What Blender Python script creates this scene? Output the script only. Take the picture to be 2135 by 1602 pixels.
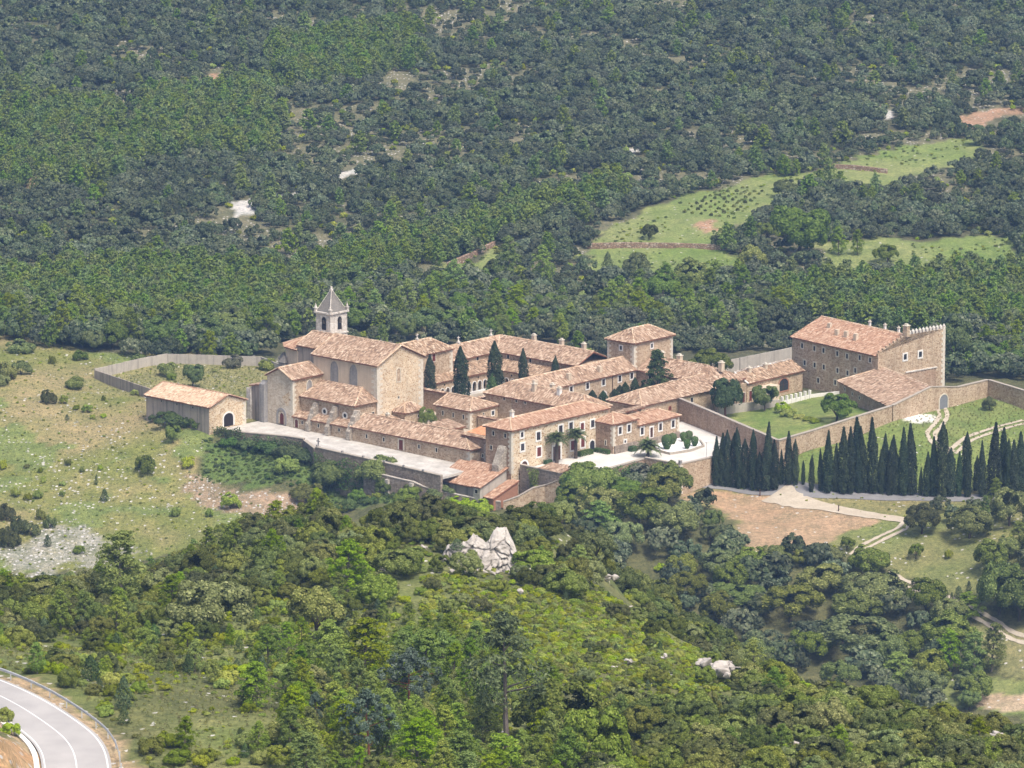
import bpy, bmesh, math, random
import numpy as np
from mathutils import Vector, Matrix

for o in list(bpy.data.objects): bpy.data.objects.remove(o)
SC = bpy.context.scene
# ---------------------------------------------------------------- camera, sky, sun, exposure
cam_d = bpy.data.cameras.new('camera'); CAM = bpy.data.objects.new('camera', cam_d); SC.collection.objects.link(CAM)
CAM.location = (0, 0, 197.0); CAM.rotation_euler = (math.radians(90 - 11.65), 0, 0)
cam_d.sensor_width = 36; cam_d.lens = 168.6; cam_d.clip_start = 5; cam_d.clip_end = 6000
SC.camera = CAM
SUN_EL, SUN_AZ = 60.0, 145.0         # azimuth clockwise from +Y (the view direction): the sun stands behind the viewer, to the right
az = math.radians(SUN_AZ); el = math.radians(SUN_EL)
sdir = Vector((math.sin(az) * math.cos(el), math.cos(az) * math.cos(el), math.sin(el)))
W = bpy.data.worlds.new('World'); SC.world = W; W.use_nodes = True
nt = W.node_tree; nt.nodes.clear()
sky = nt.nodes.new('ShaderNodeTexSky'); sky.sky_type = 'NISHITA'; sky.sun_disc = False
sky.sun_elevation = el; sky.sun_rotation = az; sky.air_density = 0.85; sky.dust_density = 5.5; sky.ozone_density = 0.6
bg = nt.nodes.new('ShaderNodeBackground'); bg.inputs[1].default_value = 0.115
wo = nt.nodes.new('ShaderNodeOutputWorld'); nt.links.new(sky.outputs[0], bg.inputs[0]); nt.links.new(bg.outputs[0], wo.inputs[0])
sd = bpy.data.lights.new('sun', 'SUN'); sd.energy = 2.3; sd.angle = math.radians(18); sd.color = (1.0, 0.94, 0.85)
SUN = bpy.data.objects.new('sun', sd); SC.collection.objects.link(SUN)
SUN.rotation_euler = (-sdir).to_track_quat('-Z', 'Y').to_euler()
SC.view_settings.view_transform = 'Standard'; SC.view_settings.look = 'None'
SC.view_settings.exposure = 0.78; SC.view_settings.gamma = 1.0; SC.view_settings.use_curve_mapping = False
SC.cycles.max_bounces = 5; SC.cycles.diffuse_bounces = 2; SC.cycles.glossy_bounces = 1; SC.cycles.transmission_bounces = 2
SC.cycles.volume_bounces = 0; SC.cycles.transparent_max_bounces = 4; SC.cycles.use_denoising = True
random.seed(11); RNG = np.random.default_rng(7)

# plan coordinates in metres (x to the right, y along the view, z up); camera stands at x=0, y=0
D = {
 'ctrl': [(-37.95,922.33,-0.8),(-15.69,902.21,-0.8),(4.42,924.47,-0.6),(-5.58,940.25,-0.6),(32.67,925.9,-0.4),(2.28,966.84,-1.8),(39.29,963.05,-1.2),(69.59,951.85,0.2),(86.08,947.72,0.6),(82.11,928.41,1.7),(59.98,903.92,1.0),(53.86,926.98,0.3),(52.68,894.35,0.6),(40.45,912.14,-0.4),(54.52,885.94,-0.4),(75.37,907.53,1.7),(95.49,929.79,2.0),(102.38,919.52,1.0),(90.74,897.69,-1.5),(67.9,887.33,-3.0),(20.55,885.64,-2.5),(32.45,888.37,-3.0),(30.34,874.1,-5.2),(39.06,883.75,-4.9),(44.78,882.62,-5.0),(36.93,897.8,-1.2),(41.52,890.95,-3.0),(47.74,879.94,-5.0),(65.95,878.31,-5.0),(83.74,876.52,-5.0),(94.73,877.64,-5.0),(123.63,877.41,-5.0),(-60.65,909.14,-0.7),(-54.37,904.15,-3.0),(-72.92,920.91,-0.5),(-70.62,938.37,0.8),(-84.93,955.35,1.0),(-70.18,971.67,1.0),(-50.2,968.43,0.8),(-62.26,955.08,1.0),(-52.79,935.73,0.5),(-38.81,939.27,-0.2),(-40.21,890.0,-4.5),(-25.03,876.96,-5.5),(-14.12,871.14,-6.5),(-3.27,866.73,-6.2),(5.87,867.9,-4.6),(12.93,868.26,-4.0),(21.12,874.34,-4.4),(-15.33,895.15,-1.5),(31.24,876.22,-5.6),(41.43,852.88,-8.3),(46.46,848.34,-9.0),(71.08,862.43,-6.5),(81.16,846.28,-8.5),(71.66,835.64,-13.0),(90.63,836.93,-8.0),(-75.55,902.11,-4.0),(-90.98,919.07,-2.0),(-96.03,894.23,-6.0),(-85.64,860.69,-12.0),(-69.13,877.1,-9.5),(-101.2,946.25,2.0),(-96.75,981.04,3.0),(-56.61,894.23,-6.0),(-127.94,914.46,-1.0),(-134.02,960.83,4.0),(-45.88,880.74,-8.5),(-31.63,886.89,-9.0),(63.0,834.56,-14.5),(86.1,815.58,-17.5),(83.29,794.51,-23.0),(113.34,826.21,-8.0),(16.5,880.74,-8.5),(-60.0,800.0,-17.0),(0.0,805.0,-19.0),(30.0,790.0,-22.0),(60.0,775.0,-25.0),(125.0,745.0,-31.0),(-120.0,800.0,-17.0),(-200.0,820.0,-12.0),(200.0,720.0,-38.0),(-60.0,715.0,8.0),(0.0,715.0,8.0),(30.0,700.0,0.0),(60.0,670.0,-2.0),(95.0,640.0,-4.0),(-110.0,715.0,6.0),(-200.0,715.0,6.0),(200.0,600.0,-8.0),(-60.0,330.0,98.0),(0.0,330.0,98.0),(60.0,330.0,95.0),(-60.0,200.0,140.0),(0.0,200.0,142.0),(60.0,200.0,138.0),(200.0,400.0,50.0),(-200.0,400.0,75.0),(-83.9,595.0,44.63),(-89.34,633.0,31.87),(-65.48,595.0,45.26),(-69.73,633.0,32.54),(-50.3,597.0,45.7),(-53.55,635.0,33.04),(-36.55,605.0,50.09),(-38.89,643.0,37.8),(-22.84,605.0,53.29),(-24.3,643.0,41.2),(-10.41,605.0,54.18),(-11.07,643.0,42.15),(-3.54,600.0,54.6),(-3.77,638.0,42.55),(5.04,595.0,56.29),(5.37,633.0,44.29),(10.9,580.0,52.78),(11.62,618.0,40.38),(19.05,555.0,52.1),(20.37,593.0,39.33),(27.24,535.0,52.87),(29.2,573.0,39.87),(38.3,505.0,57.17),(41.22,543.0,44.02),(46.4,480.0,61.0),(50.12,518.0,47.72),(51.49,465.0,63.5),(55.75,503.0,50.15),(60.89,440.0,68.07),(66.21,478.0,54.61),(-3.23,545.0,58.88),(-2.91,490.0,64.99),(-0.34,435.0,70.38),(-29.04,495.0,63.64),(-32.17,550.0,57.62),(-46.59,520.0,59.68),(-20.97,432.0,71.25),(16.87,490.0,60.79),(19.98,445.0,67.47),(37.34,432.0,71.25),(-161.05,1079.26,-3.0),(-172.1,1156.9,0.5),(-184.32,1242.84,5.0),(-197.01,1332.5,11.5),(-210.35,1427.05,20.0),(-84.23,1079.26,-3.0),(-90.01,1156.9,0.5),(-96.4,1242.84,5.0),(-103.04,1332.5,11.5),(-110.01,1427.05,20.0),(-18.38,1079.26,-3.0),(-19.64,1156.9,0.5),(-21.04,1242.84,5.0),(-22.49,1332.5,11.5),(-24.01,1427.05,20.0),(36.49,1079.26,-3.0),(38.99,1156.9,0.5),(41.76,1242.84,5.0),(44.64,1332.5,11.5),(47.66,1427.05,20.0),(102.33,1079.26,-3.0),(109.36,1156.9,0.5),(117.12,1242.84,5.0),(125.19,1332.5,11.5),(133.66,1427.05,20.0),(168.18,1079.26,-3.0),(179.72,1156.9,0.5),(192.48,1242.84,5.0),(205.74,1332.5,11.5),(219.67,1427.05,20.0),(-600.0,1700.0,48.0),(-600.0,2300.0,110.0),(-200.0,1700.0,48.0),(-200.0,2300.0,110.0),(200.0,1700.0,48.0),(200.0,2300.0,110.0),(600.0,1700.0,48.0),(600.0,2300.0,110.0),(-59.23,466.76,71.3),(-53.79,461.26,71.3),(-50.26,456.23,71.3),(-47.65,451.83,71.3),(-44.82,446.15,71.3),(-42.75,441.43,71.3),(-41.49,436.8,71.3),(-40.66,431.14,71.3),(-39.99,422.07,71.3),(-39.74,411.58,71.3),(-60.2,474.87,71.25),(-54.54,468.06,71.25),(-51.12,463.08,71.25),(-46.35,456.77,71.25),(-43.32,451.31,71.25),(-40.28,444.96,71.25),(-38.53,439.43,71.25),(-37.58,431.14,71.25),(-36.92,422.07,71.25),(-36.83,410.12,71.25),(-45.19,416.0,78.15),(-43.42,409.0,77.95),(-49.11,424.0,77.32),(-55.93,440.0,74.69),(-44.37,400.0,78.93),(-41.89,392.0,79.17)],
 'road_c': [(-59.23,466.76),(-53.79,461.26),(-50.26,456.23),(-47.65,451.83),(-44.82,446.15),(-42.75,441.43),(-41.49,436.8),(-40.66,431.14),(-39.99,422.07),(-39.74,411.58)],
 'road_o': [(-60.2,474.87),(-54.54,468.06),(-51.12,463.08),(-46.35,456.77),(-43.32,451.31),(-40.28,444.96),(-38.53,439.43),(-37.58,431.14),(-36.92,422.07),(-36.83,410.12)],
 'road_i': [(-58.24,458.55),(-53.04,454.46),(-49.91,451.48),(-47.75,448.2),(-46.53,443.77),(-45.17,439.27),(-44.23,435.17),(-43.71,431.14),(-42.97,422.07),(-42.59,412.32)],
 'road_r': [(-60.71,479.12),(-54.88,471.07),(-51.37,465.47),(-46.6,458.38),(-42.93,451.83),(-40.06,445.64),(-38.48,440.43),(-37.57,435.49),(-37.17,431.14),(-36.61,422.07),(-36.53,410.12)],
 'zone': {'meadow':[(-123.5,995.4),(-108.0,993.4),(-101.0,984.1),(-86.5,977.9),(-58.9,983.3),(-50.8,980.6),(-49.9,939.7),(-51.7,922.6),(-58.5,910.4),(-61.7,894.4),(-38.4,875.1),(-41.9,871.6),(-63.5,861.1),(-73.5,853.1),(-93.5,850.7),(-106.6,850.6)],'greenslope':[(-60.2,908.1),(-50.9,907.8),(-39.7,906.4),(-28.3,898.7),(-15.2,883.2),(-7.8,871.6),(-31.2,873.9),(-38.8,885.8),(-51.8,890.6),(-61.1,893.4),(-58.9,901.2)],'pink':[(-62.7,896.9),(-54.5,889.5),(-46.1,886.1),(-37.9,883.8),(-38.5,876.1),(-47.4,875.7),(-57.7,881.9),(-62.7,888.4)],'scree':[(-103.3,860.5),(-89.6,865.1),(-86.1,875.3),(-80.8,876.6),(-77.4,867.7),(-65.3,861.1),(-71.5,849.6),(-101.5,844.0)],'field':[(31.8,878.5),(39.2,883.7),(48.8,877.1),(55.7,871.3),(69.4,863.0),(60.9,856.3),(54.4,850.0),(43.0,850.0),(40.6,864.4),(38.4,875.0)],'rslope':[(37.4,885.3),(110.7,875.0),(103.8,817.0),(79.7,829.7),(67.9,842.9),(61.3,848.2),(55.3,849.7),(42.1,848.7),(38.7,872.4),(31.7,876.4)],'rclear':[(78.5,824.6),(103.1,810.6),(101.8,798.4),(84.4,806.7),(78.7,817.6)],'rclear2':[(64.1,802.6),(74.3,805.4),(102.1,801.2),(100.0,783.0),(79.2,794.3),(75.2,795.9)],'rbare':[(79.5,798.1),(83.8,799.9),(88.5,797.0),(92.7,790.9),(81.5,792.6)],'ffield':[[(18.9,1131.1),(27.2,1154.3),(42.1,1178.8),(54.6,1193.0),(67.4,1205.7),(69.3,1195.9),(63.3,1173.3),(50.3,1147.5),(47.2,1128.5),(56.1,1122.4),(19.7,1122.5)],[(79.4,1212.1),(91.0,1228.0),(115.2,1250.0),(123.8,1247.5),(114.8,1231.0),(102.4,1216.2),(95.5,1206.3),(80.8,1205.1)],[(17.9,1119.4),(57.5,1116.8),(55.0,1099.3),(37.0,1095.2),(18.4,1100.5)],[(72.4,1128.5),(117.7,1134.9),(119.7,1120.5),(110.6,1107.9),(73.3,1106.6)],[(-16.0,1104.9),(-4.3,1123.6),(-3.5,1108.4),(-11.9,1092.9)],[(14.5,1073.8),(26.6,1079.3),(26.1,1056.9),(14.2,1056.8)],[(68.2,1198.8),(80.1,1213.3),(80.7,1204.0),(68.8,1187.3)]],'fwhite':[[(-69.9,1170.3),(-62.9,1177.4),(-63.1,1158.6),(-67.6,1154.5)],[(-57.1,1181.4),(-51.3,1185.3),(-51.1,1179.7),(-55.7,1175.8)],[(-46.0,1204.2),(-37.8,1216.0),(-37.1,1211.9),(-43.4,1200.2)],[(97.8,1287.4),(101.3,1283.2),(103.3,1275.5),(99.4,1274.9)],[(29.0,1235.7),(34.1,1238.1),(33.9,1232.1),(30.2,1230.9)],[(-100.2,1166.6),(-97.9,1167.6),(-97.5,1162.3),(-99.6,1162.3)],[(63.6,1278.4),(68.8,1280.8),(68.5,1274.9),(64.7,1274.9)],[(-91.2,1172.9),(-87.8,1175.7),(-87.6,1171.8)],[(-49.0,1218.9),(-45.3,1220.1),(-46.4,1214.2)]],'forange':[[(-86.8,1320.4),(-84.1,1329.5),(-79.9,1326.4),(-79.2,1315.6),(-84.5,1314.3)],[(-77.7,1235.6),(-72.4,1239.8),(-72.0,1233.2),(-76.8,1230.8)],[(-123.3,1196.8),(-118.2,1201.4),(-117.9,1191.1),(-122.0,1190.0)],[(119.4,1275.4),(131.5,1287.3),(134.8,1281.3),(121.4,1261.8)],[(44.4,1145.4),(49.3,1151.7),(49.5,1142.3),(45.2,1136.1)],[(-84.2,1427.0),(-80.1,1429.7),(-81.0,1420.5)]]},
 'pine': [[(-145.5,1278.6),(-108.8,1287.5),(-95.1,1224.9),(-104.0,1184.2),(-135.2,1184.4)],[(-102.8,1293.4),(-67.2,1314.3),(-62.9,1224.8),(-94.6,1218.9)],[(-69.8,1366.3),(-27.6,1388.3),(-25.3,1338.6),(-61.4,1302.3)],[(-47.6,1095.9),(-34.9,1119.0),(-19.4,1138.9),(-2.1,1159.6),(9.8,1175.9),(26.9,1192.9),(28.3,1175.9),(3.8,1143.9),(-9.9,1108.5),(-26.5,1098.3),(-35.7,1071.9),(-40.8,1063.6)],[(-124.7,1087.6),(-81.3,1099.3),(-47.5,1093.2),(-40.2,1047.0),(-52.0,1005.6),(-75.8,1008.5),(-118.7,1034.4)],[(14.5,1033.2),(46.5,1056.8),(69.4,1079.1),(91.8,1084.7),(131.5,1094.6),(122.9,1019.6),(86.5,1019.2),(61.6,1038.8),(23.0,1014.6)],[(69.9,1206.3),(90.1,1216.2),(83.5,1191.3),(68.7,1185.6)]],
 'fg': {'oakcrest':[(-97.8,841.8),(-71.1,843.9),(-52.9,861.4),(-22.0,581.6),(-9.9,576.2),(5.0,585.0),(10.2,575.1),(7.5,550.4),(1.9,552.9),(-10.7,555.0),(-20.8,549.8),(-36.1,539.8),(-49.7,524.5),(-60.5,519.4)],'mixleft':[(-59.8,513.8),(-49.5,522.0),(-35.4,538.0),(-20.8,548.6),(-11.6,541.0),(-10.3,480.5),(-21.7,468.9),(-22.8,432.0),(-34.4,432.1),(-37.6,443.8),(-43.9,462.3),(-54.9,470.9)],'pinesouth':[(-22.8,432.0),(-21.7,468.9),(-11.1,520.4),(4.2,492.4),(7.4,438.6),(5.7,411.9),(-22.1,419.4)],'garrigue':[(-10.7,553.9),(1.8,551.6),(10.2,573.2),(18.8,547.3),(26.1,522.4),(22.0,491.3),(9.0,478.4),(3.2,498.6),(-10.7,523.7)],'oakright':[(9.0,474.5),(23.0,491.3),(26.5,519.6),(37.8,497.8),(45.8,473.3),(54.1,460.6),(46.4,393.5),(7.0,411.3),(7.4,438.6)]},
 'mid': {'ravine':[(11.2,889.0),(23.8,884.1),(30.7,872.5),(36.9,871.6),(40.3,848.1),(55.2,847.8),(62.0,845.8),(70.0,836.9),(78.4,823.3),(84.1,803.3),(77.9,789.6),(60.4,796.6),(41.1,808.1),(28.1,819.7),(15.7,836.2),(9.8,849.6),(10.8,861.2)],'ravineright':[(84.6,836.6),(102.3,841.9),(99.2,813.2),(85.3,825.0)],'midright':[(77.8,869.1),(105.8,871.7),(102.6,844.5),(81.9,854.8)],'ivyslope':[(-39.1,892.5),(-15.2,883.2),(-7.8,872.9),(-32.9,870.6),(-42.2,880.3)],'behindright':[(92.4,1015.8),(123.6,1025.9),(114.5,948.5),(97.8,960.5),(88.5,954.7)],'valleyback':[(-50.8,980.6),(-48.1,1010.1),(-40.2,1019.2),(-24.4,1008.7),(13.6,1006.8),(20.6,995.5),(19.0,1021.6),(23.1,1018.7),(57.5,1020.6),(60.7,1041.8),(47.5,1079.2),(14.7,1050.9),(-7.4,1079.3),(-35.6,1070.1),(-40.2,1047.0),(-52.0,1005.6),(-75.8,1008.5),(-112.4,1034.9),(-118.7,1034.4),(-112.8,981.4),(-106.9,982.6),(-100.7,980.8),(-86.2,974.9),(-71.3,974.4),(-58.4,973.9)]},
 'trees': [('oak',-88.24,947.0,3.34,4.25,'meadow'),('oak',-92.4,935.7,3.3,3.56,'meadow'),('bush',-89.32,935.47,2.64,1.94,'meadow'),('oak',-81.61,937.77,1.32,0.97,'meadow'),('bush',-84.16,929.76,2.3,2.57,'meadow'),('bush',-86.39,931.4,1.48,1.61,'meadow'),('bush',-80.66,926.07,0.98,1.6,'meadow'),('bush',-82.79,925.65,1.14,1.28,'meadow'),('juniper',-87.73,924.8,1.31,0.96,'meadow'),('lightbush',-89.11,969.99,2.73,3.52,'meadow'),('bush',-94.34,965.39,2.55,1.67,'meadow'),('oak',-77.28,974.29,1.71,3.02,'meadow'),('bush',-75.57,941.13,1.66,2.11,'meadow'),('leafy',-65.64,907.18,3.52,2.98,'meadow'),('oak',-70.53,896.48,4.44,4.66,'meadow'),('bush',-62.15,898.83,3.02,3.11,'meadow'),('bush',-63.27,877.87,2.64,2.13,'meadow'),('bush',-56.89,877.93,2.33,1.83,'meadow'),('bush',-54.21,868.25,3.38,3.32,'meadow'),('bush',-48.21,871.66,3.39,2.72,'meadow'),('juniper',-77.09,884.72,2.51,1.54,'meadow'),('juniper',-79.27,891.59,2.21,0.68,'meadow'),('juniper',-85.85,862.44,2.3,1.44,'meadow'),('bush',-79.84,860.35,2.44,2.25,'meadow'),('bush',-85.41,900.23,1.75,1.56,'meadow'),('bush',-82.5,897.08,1.59,1.09,'meadow'),('bush',-79.01,897.96,1.59,1.25,'meadow'),('bush',-85.74,891.6,1.11,1.55,'meadow'),('bush',-85.31,886.74,1.57,1.39,'meadow'),('bush',-90.43,897.31,1.59,1.25,'meadow'),('bush',-89.39,892.71,1.9,1.24,'meadow'),('bush',-97.82,899.89,2.55,1.56,'meadow'),('bush',-93.32,900.04,1.12,1.56,'meadow'),('bush',-94.14,886.09,2.51,2.16,'meadow'),('bush',-91.59,885.05,1.88,1.85,'meadow'),('bush',-89.83,885.86,2.2,2.16,'meadow'),('oak',-86.27,871.92,3.4,2.43,'meadow'),('oak',-88.46,876.04,2.8,1.83,'meadow'),('oak',-94.8,875.82,3.73,3.66,'meadow'),('oak',-91.8,869.87,3.71,3.94,'meadow'),('oak',-93.31,863.82,4.61,4.52,'meadow'),('oak',-89.56,868.41,3.09,3.33,'meadow'),('oak',-102.24,950.26,4.69,4.93,'meadow'),('oak',-99.65,953.79,3.7,4.29,'meadow'),('oak',-102.71,945.28,3.0,3.93,'meadow'),('oak',-101.61,973.52,3.43,6.73,'meadow'),('oak',-70.16,958.67,3.71,4.96,'yard'),('bush',-69.27,955.37,1.85,2.64,'yard'),('leafy',-64.46,947.2,5.0,4.25,'yard'),('greybush',-57.44,967.04,3.57,4.16,'yard'),('oak',-50.24,965.97,3.39,4.32,'yard'),('bush',-60.84,962.67,0.85,1.33,'yard'),('vinebush',-65.38,916.42,3.83,10.34,'shed'),('vinebush',-60.54,913.98,3.34,5.62,'shed'),('vinebush',-69.41,920.3,2.41,4.72,'shed'),('cypress',38.64,883.92,10.37,0.0,'row'),('cypress',39.62,884.0,10.51,0.0,'row'),('cypress',40.58,883.76,11.5,0.0,'row'),('cypress',41.68,883.47,10.36,0.0,'row'),('cypress',42.91,882.81,11.77,0.0,'row'),('cypress',44.01,882.6,10.07,0.0,'row'),('cypress',45.4,881.54,12.04,0.0,'row'),('cypress',46.68,880.62,7.79,0.0,'row'),('cypress',47.89,879.98,13.72,0.0,'row'),('cypress',49.38,879.41,9.61,0.0,'row'),('cypress',50.68,880.42,7.08,0.0,'row'),('cypress',51.94,879.85,10.33,0.0,'row'),('cypress',53.25,879.41,8.77,0.0,'row'),('cypress',54.75,879.09,4.81,0.0,'row'),('cypress',56.13,876.65,7.76,0.0,'row'),('cypress',57.94,876.9,8.18,0.0,'row'),('cypress',59.02,876.49,11.99,0.0,'row'),('cypress',60.57,877.02,9.6,0.0,'row'),('cypress',62.08,876.82,12.56,0.0,'row'),('cypress',63.35,877.19,12.71,0.0,'row'),('cypress',64.97,879.52,14.58,0.0,'row'),('cypress',65.11,877.89,10.97,0.0,'row'),('cypress',66.34,878.43,13.72,0.0,'row'),('cypress',67.8,878.36,14.43,0.0,'row'),('cypress',69.39,878.53,9.34,0.0,'row'),('cypress',70.05,879.99,11.76,0.0,'row'),('cypress',70.8,877.83,11.31,0.0,'row'),('cypress',72.13,878.19,8.91,0.0,'row'),('cypress',73.44,877.31,13.99,0.0,'row'),('cypress',75.04,877.57,13.86,0.0,'row'),('cypress',76.59,876.96,5.79,0.0,'row'),('cypress',77.64,876.39,8.76,0.0,'row'),('cypress',79.0,876.19,12.15,0.0,'row'),('cypress',80.6,875.54,14.54,0.0,'row'),('cypress',82.14,875.8,9.89,0.0,'row'),('cypress',83.64,875.67,9.04,0.0,'row'),('cypress',85.27,879.96,11.92,0.0,'row'),('cypress',85.25,875.16,9.46,0.0,'row'),('cypress',87.13,879.14,7.09,0.0,'row'),('cypress',88.01,875.18,11.3,0.0,'row'),('cypress',89.8,875.23,14.69,0.0,'row'),('cypress',91.09,875.75,7.35,0.0,'row'),('cypress',92.11,877.64,13.03,0.0,'row'),('cypress',92.81,875.81,11.03,0.0,'row'),('cypress',94.0,875.83,11.6,0.0,'row'),('cypress',95.42,876.3,12.88,0.0,'row'),('oak',27.26,865.53,6.39,8.11,'ravine'),('oak',23.29,854.35,7.06,9.47,'ravine'),('oak',30.12,851.51,6.67,8.72,'ravine'),('oak',36.53,857.43,4.1,3.66,'ravine'),('bush',39.31,849.62,2.04,1.45,'ravine'),('oak',75.09,855.45,5.79,6.77,'ravine'),('oak',83.46,851.52,5.95,8.39,'ravine'),('oak',91.09,855.41,7.1,7.33,'ravine'),('oak',73.25,845.89,3.14,2.54,'ravine'),('bush',79.06,844.46,2.21,1.63,'ravine'),('oak',61.09,850.24,2.78,2.36,'ravine'),('oak',57.9,845.5,3.32,4.34,'ravine'),('oak',47.93,844.74,3.32,5.06,'ravine'),('oak',52.59,844.15,3.31,3.61,'ravine'),('oak',42.77,842.18,4.04,5.76,'ravine'),('oak',64.71,842.3,5.15,7.58,'ravine'),('oak',37.2,837.61,5.48,7.16,'ravine'),('oak',30.73,836.81,4.74,6.08,'ravine'),('oak',54.99,835.82,5.48,8.59,'ravine'),('leafy',40.06,829.27,4.35,8.88,'ravine'),('oak',49.48,826.31,7.23,10.99,'ravine'),('oak',61.62,828.03,5.44,9.24,'ravine'),('oak',65.06,831.69,6.92,10.35,'ravine'),('oak',73.56,827.06,6.89,6.75,'ravine'),('oak',59.76,815.79,7.16,14.74,'ravine'),('oak',76.47,815.37,6.81,9.83,'ravine'),('oak',69.39,813.87,5.0,7.01,'ravine'),('pine',80.67,823.7,4.7,5.31,'ravine'),('pine',76.14,807.3,7.46,4.87,'ravine'),('pine',80.15,805.77,7.8,5.22,'ravine'),('pine',83.37,807.09,8.17,4.88,'ravine'),('oak',86.26,823.43,10.12,8.15,'ravine'),('oak',89.5,820.66,9.01,8.48,'ravine'),('oak',89.53,839.67,4.04,4.68,'ravine'),('pine',91.68,843.36,4.43,3.98,'ravine'),('juniper',81.6,831.31,2.18,0.89,'ravine'),('juniper',78.24,828.21,2.54,0.64,'ravine'),('juniper',79.7,829.72,2.54,1.6,'ravine'),('pine',67.07,806.16,4.96,6.25,'ravine'),('bush',75.28,805.25,2.83,2.78,'ravine'),('leafy',13.96,863.57,8.14,9.75,'ravine'),('leafy',17.91,883.93,4.63,7.26,'ravine'),('greybush',25.04,879.84,5.34,9.93,'ravine'),('leafy',21.01,881.2,4.24,7.23,'ravine'),('oak',29.27,870.91,7.76,8.5,'ravine'),('leafy',11.13,885.28,5.56,6.36,'ravine'),('leafy',13.07,863.7,7.24,7.98,'ravine'),('leafy',15.79,867.07,6.17,8.01,'ravine'),('leafy',18.45,866.74,4.99,7.12,'ravine'),('vinebush',22.84,882.24,2.22,5.43,'ravine'),('leafy',19.76,865.58,4.53,8.0,'ravine'),('oak',16.02,854.56,7.17,8.78,'ravine'),('vinebush',20.17,884.22,1.48,4.53,'ravine'),('pine',15.92,848.53,6.68,6.55,'ravine'),('vinebush',-50.78,905.82,2.65,5.57,'belowterrace'),('vinebush',-46.94,903.09,3.31,6.48,'belowterrace'),('vinebush',-43.08,899.72,3.95,7.38,'belowterrace'),('vinebush',-39.33,898.0,3.76,7.37,'belowterrace'),('vinebush',-34.63,895.05,4.68,8.26,'belowterrace'),('vinebush',-30.92,893.7,5.42,8.25,'belowterrace'),('vinebush',-28.13,891.96,4.67,7.32,'belowterrace'),('vinebush',-54.53,906.61,2.47,4.65,'belowterrace'),('bush',-17.77,876.91,4.13,5.4,'belowterrace'),('leafy',-13.23,874.05,3.66,5.38,'belowterrace'),('bush',-9.61,871.19,3.65,5.37,'belowterrace'),('vinebush',-22.51,886.63,3.71,5.46,'belowterrace'),('bush',-6.02,868.14,3.64,5.35,'belowterrace'),('leafy',-25.62,883.98,7.87,8.17,'belowterrace'),('bush',-19.49,873.03,4.57,4.93,'belowterrace'),('leafy',-34.46,890.04,5.59,7.31,'belowterrace'),('bush',-42.73,891.72,4.2,5.49,'belowterrace'),('bush',-53.16,881.47,4.16,4.08,'belowterrace'),('leafy',-29.09,893.58,4.21,6.42,'belowterrace'),('bush',-38.75,883.4,4.63,7.26,'belowterrace'),('pine',-46.81,555.42,8.8,6.61,'bigpine'),('pine',-19.34,548.17,5.77,5.37,'roundpine'),('oak',-21.98,522.46,5.79,6.22,'fg'),('oak',-34.3,529.57,6.99,8.23,'fg'),('oak',-15.41,538.62,3.97,4.73,'fg'),('bluepine',-10.26,459.65,6.09,5.73,'bluepine'),('tallpine',-0.44,446.39,12.79,8.82,'tallpine'),('pine',-15.24,479.18,6.08,5.46,'fg'),('pine',-18.67,478.29,5.56,4.46,'fg'),('pine',-8.78,478.01,5.56,4.96,'fg'),('pine',-25.93,494.19,4.7,3.84,'fg'),('bluepine',-18.92,448.01,3.33,2.33,'bluepine2'),('bluepine',-13.37,433.06,6.44,4.96,'bluepine3'),('juniper',-38.04,453.27,3.47,1.7,'jun'),('juniper',-37.59,448.24,1.81,1.12,'jun2'),('juniper',-40.34,524.08,2.49,1.74,'fg'),('juniper',-42.11,463.95,2.71,2.03,'fg'),('juniper',-44.71,471.45,2.0,1.08,'fg'),('bush',-44.15,460.02,2.93,2.39,'fg'),('pine',-25.36,455.56,4.35,3.79,'fg'),('juniper',-26.12,456.56,2.9,1.9,'fg'),('oak',4.31,449.66,7.16,7.95,'fg'),('oak',7.76,432.95,6.9,5.87,'fg'),('pine',-8.82,430.1,5.03,4.93,'fg'),('pine',-4.77,426.72,4.99,4.89,'fg'),('pine',-0.77,424.76,5.42,4.87,'fg'),('pine',4.99,427.01,5.45,3.56,'fg'),('pine',2.34,429.14,4.56,3.13,'fg'),('pine',-15.73,436.24,5.1,3.63,'fg'),('pine',-18.96,426.82,4.54,4.01,'fg'),('pine',-35.7,510.09,3.78,2.91,'fg'),('pine',-39.83,505.56,3.48,2.89,'fg'),('pine',-39.74,544.67,4.6,3.66,'fg'),('bush',-49.1,447.3,2.29,2.1,'bank'),('bush',-47.88,441.87,1.88,2.31,'bank'),('oak',-13.16,577.67,3.39,4.47,'crest'),('oak',-11.2,578.62,3.05,4.78,'crest'),('oak',-9.93,577.78,3.99,4.3,'crest'),('oak',-7.77,577.0,3.64,3.87,'crest'),('oak',-6.35,576.12,3.53,4.64,'crest'),('oak',-4.73,577.07,2.66,4.67,'crest'),('oak',-3.21,577.2,2.66,3.72,'crest'),('oak',-1.35,578.08,2.67,4.62,'crest'),('oak',0.27,578.97,2.67,4.9,'crest'),('oak',1.42,581.87,3.48,4.94,'crest'),('oak',3.53,587.04,3.21,4.03,'crest'),('oak',5.27,589.88,3.71,4.16,'crest'),('oak',9.34,853.08,4.97,6.57,'crest')],
 'outcrop': (-3.42,558.59,58.88),
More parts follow.
